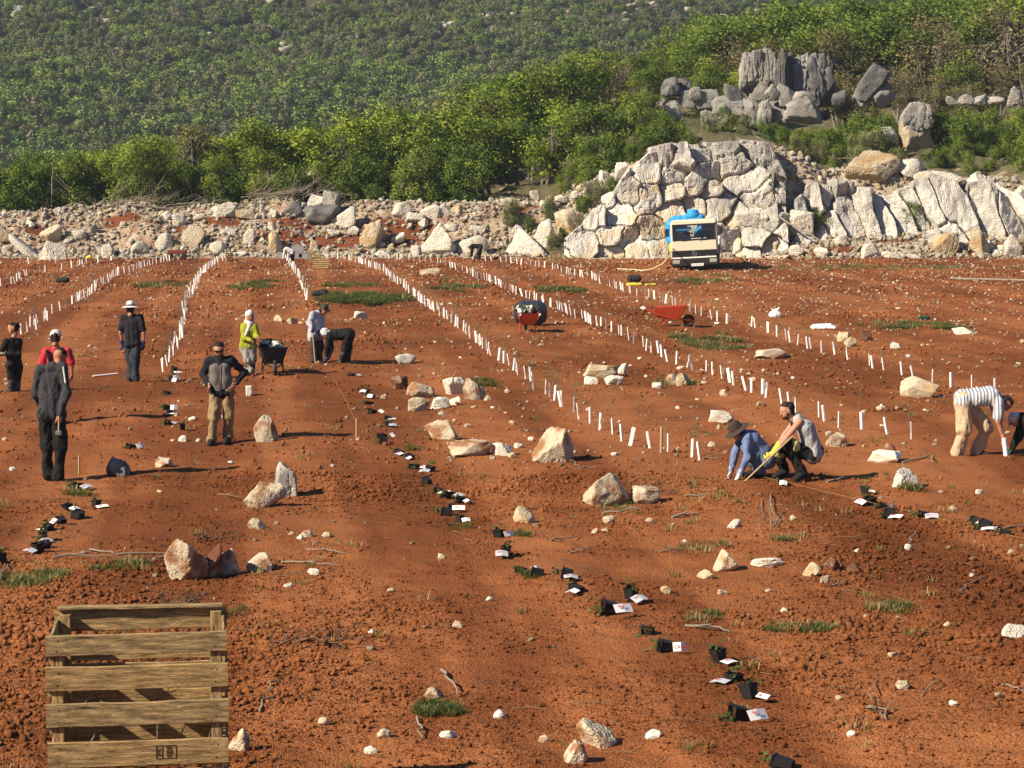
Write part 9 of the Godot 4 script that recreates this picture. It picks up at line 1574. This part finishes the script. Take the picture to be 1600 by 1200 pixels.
func build_trees() -> void:
	var protos := []
	var names := ["scrub_oak", "scrub_oak", "scrub_oak", "scrub_oak", "budding_oak", "budding_oak", "scrub_bush", "scrub_bush", "scrub_bush"]
	var col := [
		[Color(0.055, 0.105, 0.012), Color(0.24, 0.31, 0.042)], [Color(0.075, 0.13, 0.014), Color(0.30, 0.355, 0.05)], [Color(0.042, 0.085, 0.014), Color(0.18, 0.24, 0.04)],
		[Color(0.095, 0.16, 0.012), Color(0.36, 0.42, 0.05)], [Color(0.10, 0.10, 0.028), Color(0.27, 0.25, 0.075)], [Color(0.11, 0.10, 0.05), Color(0.29, 0.245, 0.12)],
		[Color(0.042, 0.088, 0.014), Color(0.185, 0.25, 0.042)], [Color(0.065, 0.115, 0.016), Color(0.25, 0.305, 0.055)], [Color(0.105, 0.125, 0.05), Color(0.28, 0.29, 0.13)]]
	for k in 9:
		var bush := k >= 6
		var bud := k == 4 or k == 5
		protos.append(tree_shapes(900 + k, 5.0, 3.6 if not bush else 6.0, 125 if not bush else 150, 38 if not bud else 20, (0.25 if bush else 0.155) if not bud else 0.13, col[k][0], col[k][1], 0.12 if not bush else -0.05, bud))
	var lab := ["green scrub oak behind the left rubble bank", "green scrub oak behind the rocky slope", "scrub oak in the close wood on the rise", "brownish budding oak in the scrub", "green bush among the rocks"]
	var grp := ["left scrub belt", "scrub belt behind the rocky slope", "wood on the rise", "budding oaks", "bushes among the rocks"]
	var first := {}
	var extra := [[], [], [], [], [], [], [], [], []]
	var spots := [[0, -22.0, "left of the red earth scar"], [0, -16.5, "above the red earth scar"], [0, -12.5, "left of the brushwood heap"], [0, -9.0, "behind the brushwood heap"], [0, -5.0, "above the white crest boulders"], [0, 1.0, "left of the pale slope"], [0, 6.5, "above the pale slope"], [0, 13.0, "behind the truck's cliff"], [0, 18.5, "near the dark pinnacles"], [0, 23.0, "near the slanting slab"], [0, 28.0, "near the tall standing rock"], [0, 99.0, "towards the right edge"]]
	for e in TREES:                     # x, Z, scale, proto, turn, label number
		var k: int = e[3]
		var x := T(e[0], land(e[0], e[1]) - 0.1, -e[1], 0, e[4], 0)
		x.basis = x.basis.scaled(Vector3(e[2] * e[6], e[2], e[2] * e[6]))
		var li: int = e[5]
		var where := ""
		for q in spots:
			if e[0] * 122.0 / e[1] < q[1]:
				where = ", " + q[2]
				break
		if li < 0:
			extra[k].append(x)
			continue
		if not first.has(k):
			first[k] = make_tree(names[k], protos[k], lab[li] + where, grp[li] + where)
			first[k].transform = x
		else:
			copy_of(first[k], x, lab[li] + where, grp[li] + where)
	for k in 9:
		if extra[k].size():
			many("woodland", protos[k][0], M.leaf, extra[k], [], "dense wood covering the rise at the back", "woodland")
	# far hillside
	var far := []
	for k in 6:
		var r := RandomNumberGenerator.new()
		r.seed = 50 + k
		var s := Shape.new()
		var c0 := [Color(0.04, 0.075, 0.018), Color(0.045, 0.08, 0.018), Color(0.065, 0.072, 0.03), Color(0.03, 0.06, 0.018), Color(0.055, 0.09, 0.02), Color(0.075, 0.075, 0.042)][k] as Color
		var c1 := [Color(0.21, 0.28, 0.06), Color(0.23, 0.30, 0.062), Color(0.21, 0.22, 0.095), Color(0.16, 0.23, 0.06), Color(0.27, 0.335, 0.07), Color(0.21, 0.205, 0.12)][k] as Color
		for q in 9:
			var a := r.randf() * TAU
			var ctr := Vector3(cos(a), 0, sin(a)) * sqrt(r.randf()) * 0.36 + Vector3(0, r.randf_range(0.25, 0.8), 0)
			var sh := clampf(r.randfn(0.5, 0.3), 0, 1)
			for l in 75:
				s.col = c0.lerp(c1, clampf(sh + r.randfn() * 0.25, 0, 1))
				var o := Vector3(r.randfn(), r.randfn() * 0.8, r.randfn()).normalized()
				leaf_quad(s, ctr + o * 0.21 * pow(r.randf(), 0.4), 0.10, r, (o + (ctr - Vector3(0, 0.4, 0))).normalized())
		far.append(s.mesh())
	var xs := [[], [], [], [], [], []]
	var cs := [[], [], [], [], [], []]
	for i in 15500:
		var Z := 372.0 + rng.randf() * 190.0
		var x := rng.randf_range(-0.30, 0.30) * Z
		var up := sstep(400, 500, Z)
		var patch := n_big.get_noise_2d(x * 0.5, Z * 0.8)
		if patch < lerpf(-0.42, -0.22, up) and rng.randf() < 0.9:
			continue
		var sz := lerpf(rng.randf_range(3.4, 6.2), rng.randf_range(1.6, 3.6), up)
		var k := rng.randi_range(0, 5)
		if up > 0.4 and rng.randf() < 0.35:
			k = 2 if rng.randf() < 0.5 else 5
		var b := Basis(Vector3.UP, rng.randf() * TAU).scaled(Vector3(sz * rng.randf_range(0.9, 1.3), sz, sz * rng.randf_range(0.9, 1.3)))
		xs[k].append(Transform3D(b, Vector3(x, land(x, Z) - 0.2, -Z)))
		var g := rng.randf_range(0.8, 1.25)
		cs[k].append(Color(g * rng.randf_range(0.9, 1.08), g, g * rng.randf_range(0.9, 1.1)))
	for k in 6:
		many("hillside_scrub", far[k], M.far_leaf, xs[k], cs[k], "far scrub wood covering the hillside", "woodland")
	var hm := rock_mesh(Vector3(1.0, 0.7, 0.8), 71, 5, 0, 1)
	var hx := []
	var hc := []
	for i in 2600:
		var Z := 400.0 + sqrt(rng.randf()) * 150.0
		var x := rng.randf_range(-0.30, 0.30) * Z
		var patch := n_big.get_noise_2d(x * 0.5, Z * 0.8)
		if patch > -0.12 and rng.randf() < 0.9:
			continue
		var sz := rng.randf_range(0.6, 2.4)
		hx.append(Transform3D(Basis.from_euler(Vector3(rng.randf() * 0.6, rng.randf() * TAU, 0)).scaled(Vector3(sz * 1.4, sz, sz)), Vector3(x, land(x, Z) + sz * 0.25, -Z)))
		var g := rng.randf_range(0.7, 1.1)
		hc.append(Color(g, g, g))
	for c in HILL_ROCKS:
		for i in 16:
			var x: float = c[0] + rng.randfn() * c[2]
			var Z: float = c[1] + rng.randfn() * 1.5
			var sz := rng.randf_range(0.5, 1.4)
			hx.append(Transform3D(Basis.from_euler(Vector3(rng.randf() * 0.6, rng.randf() * TAU, 0)).scaled(Vector3(sz * 1.6, sz * 1.2, sz)), Vector3(x, land(x, Z) + sz * 1.3, -Z)))
			hc.append(Color(0.9, 0.88, 0.84))
	many("hillside_rocks", hm, M.rock, hx, hc, "grey limestone showing through the hillside scrub", "rocks")

func build_planting() -> void:
	var sleeves := [sleeve_mesh(0.068, 0.035, 0.31), sleeve_mesh(0.046, 0.03, 0.30), sleeve_mesh(0.03, 0.026, 0.29)]
	var twigs := []
	var sprigs := []
	for k in 4:
		twigs.append(twig_mesh(60 + k, 0.50 + 0.1 * k))
		sprigs.append(sprig_mesh(80 + k, 0.52 + 0.1 * k, 22, 0.06, 0.04))
	var extra := [[], [], []]
	for e in GUARDS:                    # x, z, row, sleeve, tilt, has leaves, individual
		var p := gp(e[0], e[1])
		var b := Basis.from_euler(Vector3(rng.randf_range(-0.12, 0.12), rng.randf_range(-0.9, 0.9), deg_to_rad(e[4])))
		var x := Transform3D(b, p)
		if not e[6]:
			extra[e[3]].append(x)
			continue
		var t := thing("guarded_sapling", ROW_LABELS[e[2]], "sapling", p, 0.0, ROW_GROUPS[e[2]])
		t.transform = x
		part("guard", sleeves[e[3]], M.white_sleeve, t)
		if e[5] > 0:
			part("stem", twigs[e[5] % 4], M.bark, t)
			if e[5] > 2:
				part("leaves", sprigs[e[5] % 4], M.leaf, t)
	for k in 3:
		if extra[k].size():
			many("sapling_guards", sleeves[k], M.white_sleeve, extra[k], [], "far white sapling guards at the ends of the rows", "guards")
	# pots waiting beside the rows
	var pots := [pot_mesh(0.13, 0.13), pot_mesh(0.11, 0.16)]
	var cards := [card_mesh(0.17, 0.11, 0.25), card_mesh(0.15, 0.10, 0.5), card_mesh(0.18, 0.09, 0.12)]
	var green := []
	for k in 3:
		green.append(sprig_mesh(180 + k, 0.21, 20, 0.055, 0.06))
	var dirt := Shape.new()
	dirt.col = Color(0.07, 0.035, 0.02)
	dirt.box(T(0, 0.085, 0), Vector3(0.088, 0.05, 0.088), 0.01)
	var dm := dirt.mesh()
	for i in POTS.size():
		var e: Array = POTS[i]          # x, z, size, turn, lying, card tilt, row
		var t := thing("potted_seedling", POT_LABELS[e[6]], "potted plant", gp(e[0], e[1]), e[3], POT_GROUPS[e[6]])
		t.scale = Vector3(1.0, 0.6 + 0.35 * fmod(i * 0.37, 1.0), 1.0) * e[2] * 0.9
		var lie := T(0, 0.05, 0, 0, 0, 82) if e[4] > 0 else T(0, 0, 0, rng.randf_range(-14, 14), 0, rng.randf_range(-14, 14))
		part("pot", pots[i % 2], M.black_plastic, t, lie)
		part("soil", dm, M.clod, t, lie)
		part("leaves", green[i % 3], M.leaf, t, lie * T(0, 0.02, 0))
		var cx := T(rng.randf_range(-0.03, 0.05), 0.035 + 0.05 * absf(sin(deg_to_rad(e[5]))), 0.13, e[5], rng.randf_range(-25, 25), rng.randf_range(-10, 10))
		if i % 5 == 3 and e.size() < 8:
			continue
		var cd := part("label_card", cards[i % 3], M.white_card if i % 3 else M.dull_card, t, cx)
		if e.size() > 7:
			text_part("CANTE", 0.05, M.red_ink, cd, T(0, 0.05, 0.001, -90))
		elif e[2] > 0.9:
			var st := Shape.new()
			for q in 5:
				st.box(T(-0.055 + q * 0.012, 0.024 - absf(-0.055 + q * 0.012) * 0.1, -0.02 + (q % 2) * 0.01), Vector3(0.008, 0.002, 0.02))
			part("print", st.mesh(), M.red_ink, cd)

func build_people() -> void:
	for p in PEOPLE:
		var t := person(p)
		if p.has("stick"):
			var q: Array = p.stick
			stick(q[0], q[1], q[2], t.position + q[3], t.position + q[4], q[5], q[6])
		if p.has("mallet"):
			var h: Vector3 = p.mallet
			var m := thing("mallet", "small pale-headed mallet in the old man's right hand", "mallet", t.position + h)
			var s := Shape.new()
			s.tube([Vector3(0, 0.08, 0), Vector3(-0.01, -0.17, 0.0)], [0.013], 7)
			part("handle", s.mesh(), M.stick_wood, m)
			s = Shape.new()
			s.box(T(-0.01, -0.18, 0), Vector3(0.09, 0.07, 0.07), 0.012)
			part("head", s.mesh(), M.steel, m)
		if p.has("stripes"):
			var c: Array = p.stripes
			for k in c.size():
				var s := Shape.new()
				sdf(s, [[c[k][0], c[k][1], c[k][2], c[k][1]]], c[k][4], 0.02)
				part("stripe", s.mesh(), M[c[k][3]], t)

func build_odds() -> void:
	# wheelbarrows
	barrow("red wheelbarrow heaped with pale potted seedlings, seen from behind its handles", gp(WB[0][0], WB[0][1]), 95, "red_paint")
	barrow("empty red wheelbarrow standing side on near the far row", gp(WB[1][0], WB[1][1]), -8, "red_paint")
	barrow("black wheelbarrow full of seedling pots, beside the woman in green", gp(WB[2][0], WB[2][1]), -80, "truck_dark", true)
	var pot := pot_mesh(0.13, 0.13)
	var card := card_mesh(0.2, 0.13, 0.3)
	var sp := sprig_mesh(190, 0.24, 24, 0.07, 0.07)
	for w in [0, 2]:
		for k in 12:
			var t := thing("potted_seedling", ["black seedling pot heaped in the red wheelbarrow", "", "black seedling pot heaped in the black wheelbarrow"][w], "potted plant", gp(WB[w][0], WB[w][1], 0.44 + 0.07 * (k / 6)) + Vector3(rng.randf_range(-0.22, 0.22), 0, rng.randf_range(-0.26, 0.26)), rng.randf() * 360, ["pots in the red wheelbarrow", "", "pots in the black wheelbarrow"][w])
			part("pot", pot, M.black_plastic, t, T(0, 0, 0, rng.randf_range(-30, 30), 0, rng.randf_range(-30, 30)))
			part("leaves", sp, M.leaf, t)
			part("label_card", card, M.white_card, t, T(0, 0.17, 0.05, rng.randf_range(20, 70), 0, rng.randf_range(-20, 20)))
	# big dark round tub behind the first wheelbarrow
	var d := thing("plastic_barrel", "big dark round barrel lying behind the loaded red wheelbarrow", "barrel", gp(BARREL[0], BARREL[1], 0.36), 0.0)
	var s := Shape.new()
	s.lathe(T(0, 0, 0, 0, 0, 90), [Vector2(0.0, -0.50), Vector2(0.16, -0.49), Vector2(0.28, -0.42), Vector2(0.355, -0.28), Vector2(0.37, -0.1), Vector2(0.365, -0.08), Vector2(0.365, 0.08), Vector2(0.37, 0.1), Vector2(0.355, 0.28), Vector2(0.28, 0.42), Vector2(0.16, 0.49), Vector2(0.0, 0.50)], 24)
	part("shell", s.mesh(), M.navy_plastic, d)
	s = Shape.new()
	for q in [-0.2, 0.2]:
		s.lathe(T(q, 0, 0, 0, 0, 90), [Vector2(0.365, -0.03), Vector2(0.382, -0.015), Vector2(0.382, 0.015), Vector2(0.365, 0.03)], 24)
	part("hoop", s.mesh(), M.navy_plastic, d)
	# pallets, crates, cart at the far edge
	for e in PALLETS:
		pallet(e[0], gp(e[1], e[2]), e[3], e[4], e[5], e[6], e[7])
	for e in GREY_CRATES:
		var t := thing("plastic_crate", e[0], "crate", gp(e[1], e[2], e[3]))
		for q in [[0, 0.03, 0, 0.62, 0.05, 0.42], [0, 0.17, 0.2, 0.62, 0.22, 0.02], [0, 0.17, -0.2, 0.62, 0.22, 0.02], [0.30, 0.17, 0, 0.02, 0.22, 0.38], [-0.30, 0.17, 0, 0.02, 0.22, 0.38], [0, 0.30, 0.2, 0.66, 0.04, 0.04], [0, 0.30, -0.2, 0.66, 0.04, 0.04]]:
			s = Shape.new()
			s.box(T(q[0], q[1], q[2]), Vector3(q[3], q[4], q[5]), 0.006)
			part("panel", s.mesh(), M.grey_plastic, t)
	var c := thing("hand_cart", "low dull red cart standing before the rubble at the field's far edge", "cart", gp(CART[0], CART[1]))
	s = Shape.new()
	s.box(T(0, 0.36, 0), Vector3(0.95, 0.20, 0.5), 0.02)
	part("tray", s.mesh(), M.rust_red, c)
	s = Shape.new()
	s.tube([Vector3(0.45, 0.36, 0), Vector3(0.72, 0.2, 0), Vector3(0.85, 0.0, 0)], [0.02], 6)
	part("handle", s.mesh(), M.truck_dark, c)
	for q in [[-0.35, 0.2], [0.35, 0.2], [-0.35, -0.2], [0.35, -0.2]]:
		s = Shape.new()
		s.lathe(T(q[0], 0.13, q[1], 90), [Vector2(0.0, -0.04), Vector2(0.13, -0.04), Vector2(0.13, 0.04), Vector2(0.0, 0.04)], 12)
		part("wheel", s.mesh(), M.rubber, c)
	# stakes, strings, sticks
	for e in STICKS:                    # name, label, category, x0,z0,h0, x1,z1,h1, radius, material, kink
		stick(e[0], WORDS[e[1]], e[2], gp(e[3], e[4], e[5]), gp(e[6], e[7], e[8]), e[9], e[10], WORDS[e[12]] if e.size() > 12 else "", e[11], int(e[3] * 31) % 97)
	# soft things: bags, sacks, hose
	for e in BAGS:                      # name, label, category, x, z, bones, material
		s = Shape.new()
		var bones := []
		for b in e[5]:
			bones.append([Vector3(b[0], b[1], b[2]), b[3], Vector3(b[4], b[5], b[6]), b[7]])
		sdf(s, bones, 0.018, 0.07, 0.014, 7.0)
		solo(e[0], s.mesh(), M[e[6]], e[1], e[2], Transform3D(Basis(), gp(e[3], e[4])))
	s = Shape.new()
	var hp := []
	for e in HOSE:
		hp.append(gp(e[0], e[1], e[2]))
	s.tube(hp, [0.03], 6)
	solo("hose", s.mesh(), M.hose, "pale yellow hose hanging from the truck and trailing over the soil", "hose")
	# brushwood
	for e in HEAPS:
		branch_heap("brushwood_heap", e[0], Vector3(e[1], e[2], e[3]), Vector3(e[4], e[5], e[6]), e[7], e[8], e[9])

func build_scatter() -> void:
	# larger field stones one by one
	for e in FIELD_STONES:              # x, z, w, h, depth, tone, kind, roll, seed, label, group
		var lev := 4 if e[2] > 0.3 else (3 if e[2] > 0.12 else 2)
		var me := rock_mesh(Vector3(e[2], e[3] * 1.25, e[4]), e[8], e[5], e[6], lev)
		var b := Basis.from_euler(Vector3(0, rng.randf_range(-0.3, 0.3), deg_to_rad(e[7])))
		solo("field_stone", me, M.stone, WORDS[e[9]], "stone", Transform3D(b, gp(e[0], e[1], e[3] * 0.36)), WORDS[e[10]])
	# small chips, too many to count
	var chips := [rock_mesh(Vector3(1, 0.6, 0.8), 401, 0, 0, 1), rock_mesh(Vector3(1, 0.5, 0.9), 402, 4, 0, 1), rock_mesh(Vector3(1, 0.7, 0.8), 403, 1, 0, 1)]
	var xs := [[], [], []]
	var cs := [[], [], []]
	for i in 11000:
		var Z := 14.0 + 98.0 * pow(rng.randf(), 0.55)
		var x := rng.randf_range(-0.27, 0.27) * Z
		var dn := n_big.get_noise_2d(x * 1.6 + 50, Z * 1.6) + (0.25 if Z > 70 else 0.0) + (0.25 if x > 0 and Z > 34 else 0.0)
		if rng.randf() > 0.25 + dn * 1.1:
			continue
		var sz := 0.014 + 0.07 * pow(rng.randf(), 5.0) + (Z * 0.0007)
		var k := i % 3
		xs[k].append(Transform3D(Basis.from_euler(Vector3(rng.randf() * 0.8, rng.randf() * TAU, rng.randf() * 0.8)).scaled(Vector3.ONE * sz), gp(x, -Z, sz * 0.12)))
		var g := rng.randf_range(0.6, 1.05)
		cs[k].append(Color(g, g * 0.95, g * 0.88))
	for k in 3:
		many("stone_chips", chips[k], M.stone, xs[k], cs[k], "small pale stone chips scattered over the red soil", "stones")
	# clods of earth
	var clods := [rock_mesh(Vector3(1, 0.75, 0.9), 501, 0, 4, 1), rock_mesh(Vector3(1, 0.8, 0.85), 502, 0, 0, 1), rock_mesh(Vector3(1, 0.7, 1), 503, 0, 0, 1)]
	for k in 3:
		clods[k] = plain_colour(clods[k])
	xs = [[], [], []]
	cs = [[], [], []]
	for i in 620000:
		var u := rng.randf()
		var Z := 13.0 + 19.0 * pow(u, 0.85) if i % 8 < 5 else 28.0 + 84.0 * pow(u, 0.85)
		var x := rng.randf_range(-0.255, 0.255) * Z
		var dn := n_big.get_noise_2d(x * 1.2 - 90, Z * 0.9 + 30) * 0.7 + n_mid.get_noise_2d(x, Z) * 0.5
		if rng.randf() > 0.45 + dn * 1.2:
			continue
		var big := pow(rng.randf(), 14.0) * (0.4 + maxf(0.0, dn))
		var sz := (0.0045 + 0.0075 * rng.randf() + 0.06 * big) * (1.0 + maxf(0.0, Z - 25.0) * 0.02)
		var k := i % 3
		xs[k].append(Transform3D(Basis.from_euler(Vector3(rng.randf() * TAU, rng.randf() * TAU, 0)).scaled(Vector3.ONE * sz * 1.4), Vector3(x, land(x, Z) + n_fine.get_noise_2d(x, Z) * 0.016 + sz * 0.3, -Z)))
		var c := soil_col(x, Z)
		var g := rng.randf_range(0.7, 1.2)
		cs[k].append(Color(c.r * g, c.g * g, c.b * g))
	for k in 3:
		many("soil_clods", clods[k], M.clod, xs[k], cs[k], "crumbs and clods of red earth covering the field", "soil")
	# grass and weeds
	var tufts := [grass_tuft(1, 20, 0.09, 0.15, Color(0.05, 0.075, 0.02), Color(0.13, 0.155, 0.05)), grass_tuft(2, 22, 0.10, 0.2, Color(0.09, 0.11, 0.03), Color(0.26, 0.24, 0.10)), grass_tuft(3, 18, 0.14, 0.24, Color(0.22, 0.18, 0.08), Color(0.42, 0.34, 0.18))]
	xs = [[], [], []]
	for e in GRASS:                     # x, z, rx, rz, count, height scale, dry share
		for i in int(e[4] * 0.55):
			var a := rng.randf() * TAU
			var q := sqrt(rng.randf())
			var x: float = e[0] + cos(a) * q * e[2]
			var z: float = e[1] + sin(a) * q * e[3]
			if n_mid.get_noise_2d(x * 1.4, z * 0.9) * 1.3 + rng.randf() * 0.25 < q * q * 0.55 - 0.08:
				continue
			var k := 0 if rng.randf() > e[6] else (1 if rng.randf() < 0.6 else 2)
			var sz: float = e[5] * rng.randf_range(0.5, 1.25) * (0.8 if e[1] > -40.0 else 1.0)
			if e[1] > -40.0 and rng.randf() < 0.45:
				continue
			xs[k].append(Transform3D(Basis(Vector3.UP, rng.randf() * TAU).scaled(Vector3(sz * 1.2, sz, sz * 1.2)), gp(x, z, 0.005)))
	for i in 900:
		var Z := 14.0 + 60.0 * rng.randf()
		var x := rng.randf_range(-0.26, 0.26) * Z
		if n_big.get_noise_2d(x * 2.0 + 70, Z * 2.0) < 0.12:
			continue
		xs[1 if rng.randf() < 0.5 else 2].append(Transform3D(Basis(Vector3.UP, rng.randf() * TAU).scaled(Vector3.ONE * rng.randf_range(0.4, 0.9)), gp(x, -Z, 0.004)))
	for k in 3:
		many("grass", tufts[k], M.leaf, xs[k], [], ["green grass growing in patches on the red soil", "half dry weeds between the stones", "straw coloured dry grass wisps on the soil"][k], "grass")
	# straw and splinters
	var sw := Shape.new()
	sw.col = Color(0.5, 0.4, 0.26)
	sw.tube([Vector3(-0.5, 0, 0), Vector3(-0.1, 0.05, 0.05), Vector3(0.5, 0, 0)], [0.012, 0.014, 0.008], 3)
	var sx := []
	var scol := []
	for i in 1500:
		var Z := 13.0 + 45.0 * pow(rng.randf(), 0.9)
		var x := rng.randf_range(-0.27, 0.27) * Z
		var sz := rng.randf_range(0.08, 0.34)
		sx.append(Transform3D(Basis.from_euler(Vector3(rng.randf_range(-0.3, 0.3), rng.randf() * TAU, rng.randf_range(-0.15, 0.25))).scaled(Vector3(sz, sz, sz)), gp(x, -Z, 0.01)))
		var g := rng.randf_range(0.3, 1.1)
		scol.append(Color(g, g * 0.95, g * 0.9))
	many("straw", sw.mesh(), M.clod, sx, scol, "dry straw and root splinters lying on the soil", "straw")

func plain_colour(m: ArrayMesh) -> ArrayMesh:
	var a := m.surface_get_arrays(0)
	var c := PackedColorArray()
	c.resize(a[Mesh.ARRAY_VERTEX].size())
	c.fill(Color(1, 1, 1))
	a[Mesh.ARRAY_COLOR] = c
	var o := ArrayMesh.new()
	o.add_surface_from_arrays(Mesh.PRIMITIVE_TRIANGLES, a)
	return o
